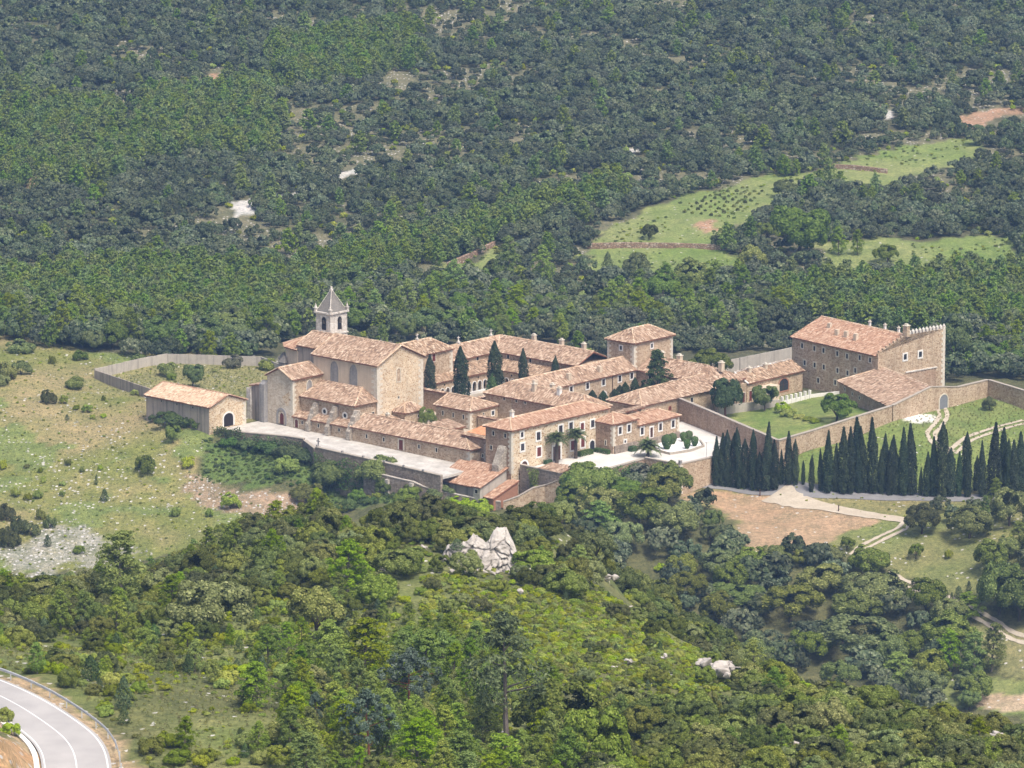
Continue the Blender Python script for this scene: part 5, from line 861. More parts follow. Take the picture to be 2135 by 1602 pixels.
opening(GH, 'arched_door', ('a', 0.0), 22.9, .05, 1.35, 2.15, 'dark_glass', .26, 'limewash', rise=.65, sill=False); opening(GH, 'cellar_door', ('a', 0.0), 3.6, -.4, 1.7, 1.75, 'brown_wood', .35, 'limewash', rise=.8, sill=False)
part(GH, 'lintel', *box(.0, .14, 11.3, 14.2, 3.15, 3.55), 'quoin_stone')
for a, z in ((-4.5, 6.2), (-1.5, 6.2), (-5.05, 3.4), (-1.42, 3.4)): hole(GH, ('b', 0.0), a, z, .5, .8)
buttress(GH, -2.9, -1.2, -2.2, .02, -7, [(-2.2, 1.2), (-1.3, 2.8), (-.7, 4.1), (-.25, 4.6)], 'stone_mottled')
chimney(GH, -3.25, 3.8, 8.8, 10.3, .6, 'limewash')
AX = thing('gatehouse_annex', 'lower annex of the gatehouse with red tiled roof and four white-framed windows', 'building', (2, 33, 0))
w_ = part(AX, 'tower_wall', *prism([(0.02, 24.0), (4.4, 24.0), (4.4, 31.0), (0.02, 31.0)], -1, 5.65), 'stone_brown'); paint_side(w_, 'stone_rubble', FRONT)
w_ = part(AX, 'wall', *prism([(-1.6, 31.02), (4.35, 31.02), (4.35, 43.4), (-1.6, 43.4)], -1, 4.45), 'stone_brown'); paint_side(w_, 'stone_rubble', FRONT)
e = .35; t0, t1 = (0.02, 27.2, 7.05), (1.0, 27.6, 7.05)
roof(AX, [[(4.75, 23.65, 5.75), (4.75, 31.3, 5.75), t1], [(-.3, 23.65, 5.75), (4.75, 23.65, 5.75), t1], [(4.75, 31.3, 5.75), (-.3, 31.3, 5.75), t1]], [((4.75, 23.65, 5.75), t1), ((4.75, 31.3, 5.75), t1)], 'tiles_red')
pl_, cp = hip(-1.6, 4.35, 31.4, 43.4, 4.55, 5.75, 'b', 0, 3.2, ov=.35); roof(AX, pl_, cp, 'tiles_red')
for b_, z, w2, h2, mt in ((25.94, 3.6, .85, 1.35, 'dark_glass'), (28.52, 3.65, .85, 1.35, 'dark_glass'), (32.43, 2.45, .85, 1.35, 'dark_glass'), (37.83, 2.4, .85, 1.35, 'dark_glass'), (41.6, 2.4, .85, 1.35, 'dark_glass'), (27.44, 1.65, .55, .5, 'dark_glass')): opening(AX, 'window', ('a', 4.4 if b_ < 31 else 4.35), b_, z, w2, h2, mt, .26, 'limewash', bars=h2 > 1)
opening(AX, 'door', ('a', 4.35), 35.2, 1.45, .8, 1.95, 'brown_wood', .26, 'limewash'); hole(AX, ('b', 24.0), 2.5, 1.5, .3, .9)
part(AX, 'plinth', *join(box(4.42, 4.75, 24.2, 31.0, -.5, 1.5), box(4.38, 4.75, 31.02, 43.3, -.5, 1.35)), 'stone_dark')
quoins(AX, 4.4, 24, 1.5, 5.5, -1, 1, 'quoin_stone', .7, .45); quoins(AX, 4.35, 43.4, 1.4, 4.3, -1, -1, 'quoin_stone', .7, .45)
# loggia stump between gatehouse and stable wing
LG = thing('loggia', 'small open loggia with brick arches between gatehouse roof and stable wing', 'loggia', (-5, 40, 0))
for a, b_ in ((-6.4, 38), (-6.4, 41), (-4.0, 41), (-4.0, 44)): part(LG, 'pillar', *box(a - .25, a + .25, b_ - .25, b_ + .25, 0, 4.4), 'clay_wall')
part(LG, 'wall', *box(-6.2, -1.7, 44.4, 44.8, -.5, 3.4), 'stone_brown'); roof(LG, [[(-7.0, 37.4, 4.45), (-5.2, 37.4, 4.45), (-5.2, 44.6, 4.45), (-7.0, 44.6, 4.6)]], ())

# ---------------------------------------------------------------- lower lean-to and sheds
LT = thing('lean_to_store', 'lean-to store with weathered red roof under the terrace end', 'shed', (-8, -4, -4))
part(LT, 'wall', *prism([(-12.6, -6.6), (-3.2, -6.6), (-3.2, -1.0), (-12.6, -1.0)], -8, [-2.55, -2.55, .1, .1]), 'plaster_grey')
roof(LT, [[(-12.9, -7.0, -2.4), (-2.9, -7.0, -2.4), (-2.9, .0, .55), (-8.4, .0, .55), (-12.9, -.6, .3)]], (), 'tiles_red')
part(LT, 'link_wall', *box(-8.4, -6.6, -.1, 3.3, -6, .3), 'stone_dark')
GS = thing('grey_shed', 'narrow grey rendered shed with single-pitch red roof', 'shed', (-1.5, -5, -4))
part(GS, 'wall', *prism([(-2.7, -7.7), (-.9, -7.7), (-.9, -.4), (-2.7, -.4)], -8, [-2.0, -2.0, .35, .35]), 'concrete'); roof(GS, [[(-2.9, -8.0, -1.95), (-.6, -8.0, -1.95), (-.6, -.2, .55), (-2.9, -.2, .55)]], (), 'tiles_red')
hole(GS, ('b', -7.7), -1.8, -3.2, .7, .7)
GS = thing('brick_shed', 'small brick-red shed with single-pitch roof beside the grey shed', 'shed', (.5, -4, -4))
part(GS, 'wall', *prism([(-.85, -6.6), (1.5, -6.6), (1.5, .2), (-.85, .2)], -8, [-3.9, -3.9, -1.8, -1.8]), 'clay_wall'); roof(GS, [[(-.85, -6.9, -3.9), (1.7, -6.9, -3.9), (1.7, .4, -1.65), (-.85, .4, -1.65)]], (), 'tiles_red')
TR = thing('wall_shelter', 'small tiled lean-to roof on the forecourt edge near the gatehouse corner', 'shelter', (8, 4, 0))
part(TR, 'wall', *prism([(5.2, 2.7), (9.8, 2.7), (9.8, 5.6), (5.2, 5.6)], -3, [.85, .85, 1.2, 1.2]), 'stone_rubble'); roof(TR, [[(5.0, 1.9, .98), (10.6, 1.9, .85), (10.2, 5.8, 1.4), (5.0, 5.8, 1.45)]], ())

# ---------------------------------------------------------------- barn at the left end of the terrace
BL = thing('tiled_barn', 'long plastered barn with bright salmon tiled roof at the edge of the meadow', 'barn', (-75, -8, 0))
w_ = gable_walls(BL, -84.6, -66.98, -13.3, -3.3, -2.5, 4.85, 6.6, 'a', mat='plaster_grey'); paint_side(w_, 'stone_facade', FRONT)
pl_, cp = hip(-84.6, -66.98, -13.3, -3.3, 4.85, 6.6, 'a', ov=.3); roof(BL, pl_, cp, 'tiles_pale', cap_mat='tiles_red')
for a in (-80.25, -75.9, -71.45): hole(BL, ('b', -13.3), a, 4.0, .3, .35, 'plaster_grey', .05)
opening(BL, 'barn_door', ('a', -66.98), -8.1, .3, 2.6, 2.6, 'dark_inside', .32, 'limewash', rise=1.0, sill=False, label='dark arched barn opening in a white frame')
quoins(BL, -66.98, -3.3, 0, 4.6, -1, -1, 'quoin_stone', .9, .5)

# ---------------------------------------------------------------- concrete enclosure wall on the left
def panel_wall(label, pts, h, step=4.4, mat='concrete', zfun=None):
    P = np.array(pts, float); e = thing('enclosure_wall', label, 'wall', (P[0][0], P[0][1], 0.0))
    for p, q in zip(P[:-1], P[1:]):
        L = np.linalg.norm(q - p); n = max(1, int(round(L / step)))
        for i in range(n):
            u, v = p + (q - p) * i / n, p + (q - p) * (i + 1) / n; d = (q - p) / L * .11
            w0 = wld(*u); w1 = wld(*v); z0, z1 = float(hz(w0.x, w0.y)), float(hz(w1.x, w1.y))
            zt = (z0 + z1) / 2 + h if zfun is None else zfun(u, v)
            part(e, 'panel', *strip_wall([tuple(u + d), tuple(v - d)], .22, [z0 - 1.2, z1 - 1.2], [zt, zt]), mat)
            part(e, 'post', *box(u[0] - .13, u[0] + .13, u[1] - .13, u[1] + .13, z0 - 1, zt + .05), 'concrete')
    return e
panel_wall('grey concrete enclosure wall of tall panels behind the meadow paddock', [(-117.4, 3.6), (-117.8, 24.2), (-101.7, 35.7), (-72, 27)], 2.0)
panel_wall('dark stained concrete wall running from the barn to the paddock corner', [(-84.8, -4.6), (-117.2, 3.4)], 2.05, 40, 'plaster_grey', zfun=lambda u, v: 2.85)
panel_wall('pale panel wall behind the tall guest house', [(-33.5, 108), (-33, 124.5)], 2.6, 4.0, 'concrete'); panel_wall('pale panel wall running behind the garden wing', [(-34.5, 90), (-33.5, 107.8)], 2.6, 4.0, 'concrete')

# ---------------------------------------------------------------- tall guest house with battlements
KH = thing('guest_house', 'tall three-storey stone guest house with rows of small windows and battlements', 'building', (0, 103, 0))
kp = np.array([-11.7, 98.0]); kt = np.array([25.2, -4.1]); KL = float(np.linalg.norm(kt)); kt = kt / KL; kn = np.array([-kt[1], kt[0]]); KW = 18.2; KM = 8.2
def kq(s, d): p = kp + kt * s + kn * d; return (float(p[0]), float(p[1]))
fp = [kq(0, 0), kq(KL, 0), kq(KL, KW), kq(0, KW), kq(0, KM)]
V, F = prism(fp, -2, [9.85, 9.85, 9.85, 9.85, 12.7]); w_ = part(KH, 'wall', V, F[:6], 'stone_rubble')
def k3(s, d, z): p = kq(s, d); return (p[0], p[1], z)
roof(KH, [[k3(-.35, -.4, 9.8), k3(KL - .45, -.4, 9.8), k3(KL - .45, KM, 13.0), k3(-.35, KM, 13.0)], [k3(KL - .45, KW + .4, 9.6), k3(-.35, KW + .4, 9.6), k3(-.35, KM, 13.0), k3(KL - .45, KM, 13.0)]], [(k3(-.35, KM, 13.0), k3(KL - .5, KM, 13.0))], 'tiles_red')
part(KH, 'parapet_wall', *prism([kq(KL - .42, -.08), kq(KL + .08, -.08), kq(KL + .08, KM - .6), kq(KL + .08, KW), kq(KL - .42, KW), kq(KL - .42, KM - .6)], -2, [10.3, 10.3, 13.2, 13.2, 13.2, 13.2]), 'stone_rubble')
part(KH, 'ledge', *prism([kq(KL + .09, KM - .8), kq(KL + .3, KM - .8), kq(KL + .3, KW - 2.2), kq(KL + .09, KW - 2.2)], 5.5, 5.75), 'stone_white'); part(KH, 'render_band', *prism([kq(KL + .08, KM - 1), kq(KL + .16, KM - 1), kq(KL + .16, KW - 2.4), kq(KL + .08, KW - 2.4)], -1, 5.49), 'stone_brown')
for i in range(11):
    d = KM + .1 + i * .95; V, F = prism([kq(KL - .4, d), kq(KL + .06, d), kq(KL + .06, d + .52), kq(KL - .4, d + .52)], 13.2, 13.75); c = np.mean([v[:2] for v in V[:4]], 0); V.append((c[0], c[1], 14.25)); F = F[:5] + [(4, 5, 8), (5, 6, 8), (6, 7, 8), (7, 4, 8)]; part(KH, 'merlon', V, F, 'stone_white')
for i in range(7):
    d = .2 + i * 1.0; z = 10.3 + 2.9 * (d / (KM - .6)); V, F = prism([kq(KL - .4, d), kq(KL + .06, d), kq(KL + .06, d + .45), kq(KL - .4, d + .45)], z - .1, z + .45); part(KH, 'merlon', V, F, 'stone_rubble')
kf = ('g', tuple(kp), tuple(kt))
for s, z in ((3.03, 8.0), (6.71, 8.0), (9.44, 8.0), (13.56, 8.0), (16.44, 7.9), (20.16, 8.2), (23.22, 8.2), (3.85, 4.6), (6.86, 4.6), (9.6, 4.6), (13.67, 4.55), (16.64, 4.5), (18.92, 5.4), (7.98, 1.6), (13.07, 2.0)): opening(KH, 'window', kf, s, z, .6, .95, 'dark_glass', .22, 'quoin_stone', proud=.06)
kf2 = ('g', kq(KL + .08, 0), tuple(kn))
for s in (7.25, 11.4): opening(KH, 'window', kf2, s, 8.2, .85, 1.15, 'dark_glass', .3, 'limewash')
quoins_v = []
z = 0; i = 0
while z < 13:
    s1 = .95 if i % 2 else .55; V, F = prism([kq(KL - s1 + .1, KW - .6 if i % 2 else KW - 1.0), kq(KL + .14, KW - .6 if i % 2 else KW - 1.0), kq(KL + .14, KW + .06), kq(KL - s1 + .1, KW + .06)], z, z + .53); quoins_v.append((V, F)); z += .55; i += 1
part(KH, 'quoin', *join(*quoins_v), 'quoin_stone')
for s, d, zz in ((5.5, 5.2, 12.9), (9.7, 3.4, 12.4), (12.4, 3.4, 12.5), (15.6, 3.1, 12.5)):
    p = kq(s, d); chimney(KH, p[0], p[1], 10.5, zz, .75, 'plaster_cream', cap=False)
for s in (13.5, 18.0, 22.0): p = kq(s, KM + .6); chimney(KH, p[0], p[1], 12.4, 13.9, .4, 'limewash')
p = kq(KL - .1, KM - .55); chimney(KH, p[0], p[1], 12.8, 15.0, 1.0, 'stone_rubble')
# stone barn against the guest house
BG = thing('stone_barn', 'stone barn with one broad tiled slope leaning between guest house and garden wall', 'barn', (18, 86, 1))
g0, g1, g2, g3 = (8.0, 88.6), (30.5, 76.2), (30.7, 87.6), (13.7, 95.0)
part(BG, 'wall', *prism([g0, g1, g2, g3], -1, [4.7, 4.9, 6.95, 7.0]), 'stone_brown')
roof(BG, [[(7.6, 88.4, 4.75), (30.6, 75.7, 4.85), (13.7, 95.2, 7.25)], [(30.6, 75.7, 4.85), (30.75, 87.7, 7.1), (13.7, 95.2, 7.25)]], [((7.6, 88.4, 4.8), (13.7, 95.2, 7.3)), ((13.7, 95.2, 7.3), (30.7, 87.7, 7.15))])
gd = np.array(g1) - np.array(g0); gf = ('g', g0, tuple(gd))
for s, z in ((2.8, 3.4), (6.6, 3.2), (10.2, 3.1)): hole(BG, gf, s, z, .5, .6)
# garden walls
def garden_wall(label, pts, zt, mat='stone_rubble', thick=.55, drop=3.2):
    P = np.array(pts, float); e = thing('garden_wall', label, 'wall', (P[0][0], P[0][1], 0)); n = len(P)
    zb = [];
    for p in P: w0 = wld(*p); zb.append(float(hz(w0.x, w0.y)) - 1.5)
    part(e, 'wall', *strip_wall([tuple(p) for p in P], thick, zb, zt), mat); part(e, 'coping', *strip_wall([tuple(p) for p in P], thick + .18, [q + .003 for q in zt], [q + .14 for q in zt]), 'kerb_stone'); return e
garden_wall('brown garden wall sloping from the stable wing to the corner behind the cypresses', [(-6.3, 56.2), (5, 51.8), (15, 47.6), (25, 43.4), (30.6, 41.0)], [4.3, 4.1, 4.0, 3.9, 3.8], 'stone_brown')
gw = garden_wall('long pale garden wall climbing from the cypress row to the stone barn', [(31.0, 40.8), (31.0, 52), (31.0, 64), (31.0, 75.5)], [3.8, 4.1, 4.6, 5.05])
gw = garden_wall('garden wall pierced by a grey arched gate to the right of the stone barn', [(31.0, 75.9), (31.0, 88.0), (31.0, 97), (30.9, 107)], [5.05, 6.9, 5.5, 5.4])
opening(gw, 'gate', ('a', 31.28), 92.0, 1.9, 2.6, 2.9, 'gate_grey', .25, 'quoin_stone', rise=1.1, sill=False, label='grey metal arched gate in the garden wall')
garden_wall('garden wall turning away at the right edge beyond the arched gate', [(31.3, 107), (45, 103.4), (62, 99)], [5.4, 5.1, 4.9])
bl = thing('balustrade', 'low whitewashed garden wall with square posts in front of the garden wing', 'wall', (0, 85, .5))
part(bl, 'wall', *strip_wall([(-4.5, 66), (-2.2, 72.5), (.4, 79.2)], .35, [-.6] * 3, [1.55, 1.5, 1.45]), 'concrete'); part(bl, 'rail_wall', *strip_wall([(.4, 79.6), (.3, 89), (2.8, 96)], .3, [-.6] * 3, [.95, .95, .95]), 'limewash')
for i in range(7): b_ = 80 + i * 1.45; part(bl, 'post', *box(.1, .6, b_ - .22, b_ + .22, -.3, 1.9), 'limewash')
# planting bed, lamp post, field posts, terrace walls of the far fields
bed = sheet('planting_bed', [(5.1, 35), (9, 31.6), (12.6, 31.1), (13.6, 35.5), (12.9, 40.2), (9.6, 43.2), (5.1, 43)], .22, 'gravel_bed', 'raised bed of white gravel with clipped shrubs')
kb = thing('bed_kerb', 'low curved stone kerb round the white gravel bed', 'kerb', (9, 31.4, 0))
part(kb, 'kerb', *strip_wall([(5.0, 34.8), (8.9, 31.4), (12.8, 30.8), (13.85, 35.5), (13.1, 40.4), (9.7, 43.4)], .3, [-.2] * 6, [.45] * 6), 'kerb_stone')
lp = thing('lamp_post', 'thin white lamp post on the edge of the forecourt', 'lamp post', (20.3, 32.6, 0))
part(lp, 'pole', *box(20.25, 20.35, 32.55, 32.65, 0, 3.1), 'limewash'); part(lp, 'lamp_head', *box(20.12, 20.48, 32.42, 32.78, 3.103, 3.3), 'limewash')
for (px, py), lab in zip(D['posts'], ('short dark marker post at the top of the ploughed field', 'green marker post beside the bend of the dirt track')):
    ob = obj('marker_post', fast_mesh('marker_post', np.array(join(box(-.09, .09, -.09, .09, -.3, 1.1), box(-.13, .13, -.13, .13, 1.103, 1.2))[0]), join(box(0, 1, 0, 1, 0, 1), box(0, 1, 0, 1, 0, 1))[1], 'brown_wood')); ob.location = (px, py, float(hz(px, py))); tag(ob, lab, 'post')
for P, lab in zip(D['fwall'], ('long reddish dry-stone wall below the big green field', 'short reddish dry-stone wall on the lower terrace behind the tower', 'dry-stone edge of the upper green field', 'pale dry-stone wall along the small field behind the cloister')):
    P = np.array(P); zb = hz(P[:, 0], P[:, 1]); V, F = strip_wall([tuple(p) for p in P], .8, list(zb - 1), list(zb + 1.25)); o_ = P[0]
    ob = obj('dry_stone_wall', fast_mesh('dry_stone_wall', np.array(V) - np.array([o_[0], o_[1], zb[0]]), F, 'stone_dry')); ob.location = (o_[0], o_[1], zb[0]); tag(ob, lab, 'wall')

# ---------------------------------------------------------------- plant prototypes (height 1, origin at the foot)
def unit(v): return v / np.maximum(np.linalg.norm(v, axis=-1, keepdims=True), 1e-9)
def leaf_quads(P, Nn, size, asp=1.0, seed=0):
    r = np.random.default_rng(seed); n = len(P); t = unit(np.cross(Nn, unit(r.normal(size=(n, 3))))); b = np.cross(Nn, t)
    s = (size * r.uniform(.6, 1.35, n))[:, None]; t = t * s; b = b * s * asp
    V = np.stack([P - t, P - b * .9, P + t, P + b * .9], 1).reshape(-1, 3); F = np.arange(n * 4).reshape(-1, 4); return V, F
def clumps(C, R, n_per, size, cen, seed, asp=.8, up=.45, jit=.38, inner=.12):
    r = np.random.default_rng(seed); k = len(C); C = np.repeat(C, n_per, 0); R = np.repeat(R, n_per)[:, None]
    d = unit(unit(r.normal(size=(k * n_per, 3))) + unit(C - cen) * .75 + np.array([0, 0, up])); rad = np.where(r.random((k * n_per, 1)) < inner, r.uniform(.1, .7, (k * n_per, 1)), r.uniform(.8, 1.08, (k * n_per, 1)))
    return leaf_quads(C + d * R * rad, unit(d + r.normal(size=d.shape) * jit), size, asp, seed + 1)
def tube(pts, rad, n=6):
    P = np.array(pts, float); V, F = [], []
    for i, p in enumerate(P):
        d = unit(P[min(i + 1, len(P) - 1)] - P[max(i - 1, 0)]); a = unit(np.cross(d, (.3, .9, .2))); b = np.cross(d, a)
        for k in range(n): V.append(p + (a * math.cos(k * 2 * math.pi / n) + b * math.sin(k * 2 * math.pi / n)) * rad[i])
    for i in range(len(P) - 1):
        for k in range(n): F.append((i * n + k, i * n + (k + 1) % n, (i + 1) * n + (k + 1) % n, (i + 1) * n + k))
    return V, F
def cat_q(*ms):
    V, F, o = [], [], 0
    for v, f in ms: V.append(np.asarray(v)); F.append(np.asarray(f) + o); o += len(v)
    return np.concatenate(V), np.concatenate(F)
def ball_pts(n, r, zmin=-.3):
    d = unit(r.normal(size=(n * 3, 3))); d = d[d[:, 2] > zmin][:n]; return d
def crown_oak(seed, nl=1.0, width=.56, size=.025, trunk=True):
    r = np.random.default_rng(seed); cen = np.array([0, 0, .52]); k = int(34 + 8 * r.random()); d = ball_pts(k, r, -.4); k = len(d)
    lob = 1 + .16 * np.sin(d[:, 0] * 4 + seed) + .13 * np.cos(d[:, 1] * 5 + seed * 2)
    C = cen + d * np.array([width, width, .40]) * (r.uniform(.62, .9, (k, 1)) * lob[:, None]); R = r.uniform(.11, .19, k)
    V, F = clumps(C, R, int(340 * nl), size, cen, seed + 5)
    m = [tube([(0, 0, -.06), (.01, .0, .12), (.02, .02, .3), (.0, .03, .5)], [.042, .034, .03, .014])]
    for q in range(4):
        a = q * 1.57 + r.random(); m.append(tube([(0.01, 0, .14 + .04 * q), (.12 * math.cos(a), .12 * math.sin(a), .32 + .03 * q), (.27 * math.cos(a), .27 * math.sin(a), .5)], [.022, .016, .006], 5))
    return (V, F), join(*m)
def crown_pine(seed, nl=1.0, size=.024, z0=.14, rmax=.31, open_=0.0, pw=1.7, asp=.42, whorl=False):
    r = np.random.default_rng(seed); C, R = [], []; m = [tube([(0, 0, -.05), (.006, 0, .3), (-.006, .004, .65), (0, 0, .93)], [.026, .022, .014, .004])]
    nb_ = 46
    for i in range(nb_):
        u = ((i + r.random()) / nb_) ** .85; z = z0 + (1 - z0) * u; env = rmax * (1 - u ** pw) ** .75 * (.55 + .45 * min(1, u * 3.5)) + .02
        if r.random() < open_: continue
        a = i * 2.4 + r.normal(0, .4); L = env * r.uniform(.62, 1.12); tip = np.array([L * math.cos(a), L * math.sin(a), z + .02 + L * .12])
        if i % 3 == 0 and u < .8: m.append(tube([(0, 0, z - .05), tuple(tip * .5 + np.array([0, 0, z * .5 - .03])), tuple(tip)], [.009, .006, .002], 4))
        for f in ((.55, 1.0) if not whorl else (.45, .72, 1.0)): C.append(np.array([0, 0, z]) * (1 - f) + tip * f + r.normal(0, .018, 3)); R.append(.055 + .05 * r.random())
    C, R = np.array(C), np.array(R)
    V, F = clumps(C, R, max(4, int(56 * nl)), size, np.array([0, 0, .42]), seed + 3, asp, .6, .7, .2)
    return (V, F), join(*m)
def crown_column(seed, n=2200, rad=.085, size=.017, asp=.45, taper=1.6, z0=.05):
    r = np.random.default_rng(seed); z = z0 + (1 - z0) * r.random(n) ** .9; u = (z - z0) / (1 - z0)
    prof = np.where(u < .18, .62 + .38 * (u / .18) ** .7, (1 - ((u - .18) / .82) ** taper)); a = r.random(n) * 6.283
    rr = rad * prof * (r.uniform(.72, 1.05, n) + .13 * np.sin(a * 3 + z * 17 + seed) + .09 * np.sin(a * 5 - z * 31 + seed * 2) + .08 * np.sin(z * 13 + seed)); P = np.stack([rr * np.cos(a), rr * np.sin(a), z], 1)
    Nn = unit(np.stack([np.cos(a), np.sin(a), np.full(n, .35)], 1) + r.normal(size=(n, 3)) * .45); V, F = leaf_quads(P, Nn, size, asp, seed + 1)
    return (V, F), tube([(0, 0, -.05), (0, 0, .1), (0, 0, .8)], [.014, .012, .004])
def crown_bush(seed, nl=1.0, width=.62, size=.036, flat=.5):
    r = np.random.default_rng(seed); cen = np.array([0, 0, .25]); k = 26; d = ball_pts(k, r, -.15); k = len(d)
    C = cen + d * np.array([width, width, flat]) * r.uniform(.35, .85, (k, 1)); R = r.uniform(.14, .24, k); V, F = clumps(C, R, int(210 * nl), size, cen, seed + 5)
    return (V, F), join(*[tube([(0, 0, -.1), (.1 * math.cos(a), .1 * math.sin(a), .3)], [.03, .01], 5) for a in (0, 2, 4)])
def protos(name, fn, seeds, leaf, bark, **k):
    out = []
    for s in seeds:
        (V, F), (tv, tf) = fn(s, **k); out.append((fast_mesh(name + '_crown', V, F, leaf), fast_mesh(name + '_trunk', np.array(tv), tf, bark)))
    return out
PR = {
 'oak': protos('oak', crown_oak, (1, 2, 3, 4, 5, 6), 'leaf_oak', 'bark'),
 'pine': protos('pine', crown_pine, (11, 12, 13, 14, 15), 'leaf_pine', 'bark_grey'),
 'tallpine': protos('tallpine', crown_pine, (17,), 'leaf_juniper', 'bark_grey', z0=.36, rmax=.36, open_=.25, pw=1.7, nl=.8, size=.02, whorl=True),
 'bluepine': protos('bluepine', crown_pine, (18, 19), 'leaf_blue', 'bark_red', z0=.3, rmax=.46, pw=2.4, nl=1.1, size=.026),
 'conifer': protos('conifer', crown_pine, (16,), 'leaf_juniper', 'bark', z0=.08, rmax=.3, pw=.9, nl=1.2, size=.024),
 'roundpine': protos('roundpine', crown_oak, (8,), 'leaf_juniper', 'bark_red', width=.46),
 'juniper': protos('juniper', crown_column, (21, 22, 23), 'leaf_juniper', 'bark', n=1300, rad=.27, size=.035, taper=2.2),
 'cypress': protos('cypress', crown_column, (31, 32, 33, 34), 'leaf_cypress', 'bark', n=4200, rad=.085, size=.017, taper=2.3, z0=.05),
 'fatcypress': protos('fatcypress', crown_column, (35, 36), 'leaf_cypress', 'bark', n=4200, rad=.125, size=.02, taper=3.8, z0=.02),
 'bush': protos('bush', crown_bush, (41, 42, 43, 44), 'leaf_bush', 'bark'),
 'oakbush': protos('oakbush', crown_bush, (39, 40, 38), 'leaf_oak', 'bark', flat=.55),
 'lightbush': protos('lightbush', crown_bush, (45,), 'leaf_light', 'bark'),
 'greybush': protos('greybush', crown_bush, (46,), 'leaf_grey', 'bark'),
 'vinebush': protos('vinebush', crown_bush, (47, 48), 'leaf_ivy', 'bark', flat=.4),
 'leafy': protos('leafy', crown_oak, (51, 52, 53), 'leaf_light', 'bark', width=.5, size=.027),
}
FARP = {
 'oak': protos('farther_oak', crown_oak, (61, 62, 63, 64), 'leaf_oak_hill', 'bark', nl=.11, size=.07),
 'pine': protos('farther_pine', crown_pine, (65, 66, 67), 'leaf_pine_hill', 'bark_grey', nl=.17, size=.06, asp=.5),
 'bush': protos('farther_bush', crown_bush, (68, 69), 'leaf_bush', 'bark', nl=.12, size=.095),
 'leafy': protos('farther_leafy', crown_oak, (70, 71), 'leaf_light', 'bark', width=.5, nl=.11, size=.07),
}
NAT_W = {'oak': 1.12, 'pine': .62, 'tallpine': .74, 'bluepine': .95, 'conifer': .6, 'roundpine': .95, 'juniper': .54, 'cypress': .17, 'fatcypress': .26, 'bush': 1.3, 'oakbush': 1.3, 'lightbush': 1.3, 'greybush': 1.3, 'vinebush': 1.3, 'leafy': 1.02}
NAME = {'oak': 'holm_oak', 'pine': 'pine_tree', 'tallpine': 'pine_tree', 'bluepine': 'pine_tree', 'conifer': 'conifer', 'roundpine': 'pine_tree', 'juniper': 'juniper', 'cypress': 'cypress', 'fatcypress': 'cypress', 'bush': 'shrub', 'oakbush': 'shrub', 'lightbush': 'shrub', 'greybush': 'shrub', 'vinebush': 'bramble_shrub', 'leafy': 'broadleaf_tree'}
CATG = {'oak': 'tree', 'juniper': 'juniper', 'cypress': 'cypress', 'fatcypress': 'cypress', 'bush': 'shrub', 'oakbush': 'shrub', 'lightbush': 'shrub', 'greybush': 'shrub', 'vinebush': 'shrub'}
PLACED = []
def plant(kind, x, y, h, w=0.0, label='', group=None, z=None, trunk=True):
    c, tk = PR[kind][random.randrange(len(PR[kind]))]
    e = bpy.data.objects.new(NAME[kind], None); link(e); e.empty_display_size = .3
    zz = float(hz(x, y)) - .06 * h * .5 if z is None else z
    sx = h if not w else w / NAT_W[kind]; sx = min(max(sx, h * .55), h * 2.2)
    e.location = (x, y, zz); e.rotation_euler = (random.gauss(0, .025), random.gauss(0, .025), random.uniform(0, 6.283)); e.scale = (sx, sx * random.uniform(.92, 1.08), h)
    obj('crown', c, e)
    if trunk: obj('trunk', tk, e)
    PLACED.append((x, y, max(w, sx * NAT_W[kind]) * .5)); return tag(e, label, CATG.get(kind, 'tree'), group)

# ---------------------------------------------------------------- trees that can be named one by one
ADJ = {'oak': 'dark green holm oak', 'oakbush': 'bushy dark holm oak', 'bush': 'rounded green shrub', 'juniper': 'upright dark juniper', 'lightbush': 'pale green shrub', 'greybush': 'grey-leaved shrub', 'leafy': 'light green leafy tree', 'vinebush': 'dark bramble bush', 'pine': 'green pine', 'bluepine': 'blue-green pine'}
WHERE = {'meadow': 'standing in the dry stony meadow left of the barn', 'yard': 'inside the walled paddock beside the church', 'shed': 'at the foot of the plastered barn wall', 'ravine': 'in the wooded hollow below the ploughed field', 'belowterrace': 'on the green bank below the church terrace', 'fg': 'on the near hillside below the white rock', 'crest': 'on the crest in front of the yard wall', 'bank': 'on the orange bank inside the road bend'}
SPECIAL = {'bigpine': 'large dark pine rising above the oaks at the foot of the scree', 'roundpine': 'round-topped bright pine left of the white rock outcrop', 'bluepine': 'big blue-green pine with reddish trunk on the near hillside', 'bluepine2': 'small blue-green pine in front of the young pines', 'bluepine3': 'bushy blue-green pine at the bottom edge', 'tallpine': 'tall thin pine with bare grey lower branches in the near hillside', 'jun': 'large dark juniper on the grass beside the guard rail', 'jun2': 'small juniper just in front of the large dark one by the guard rail'}
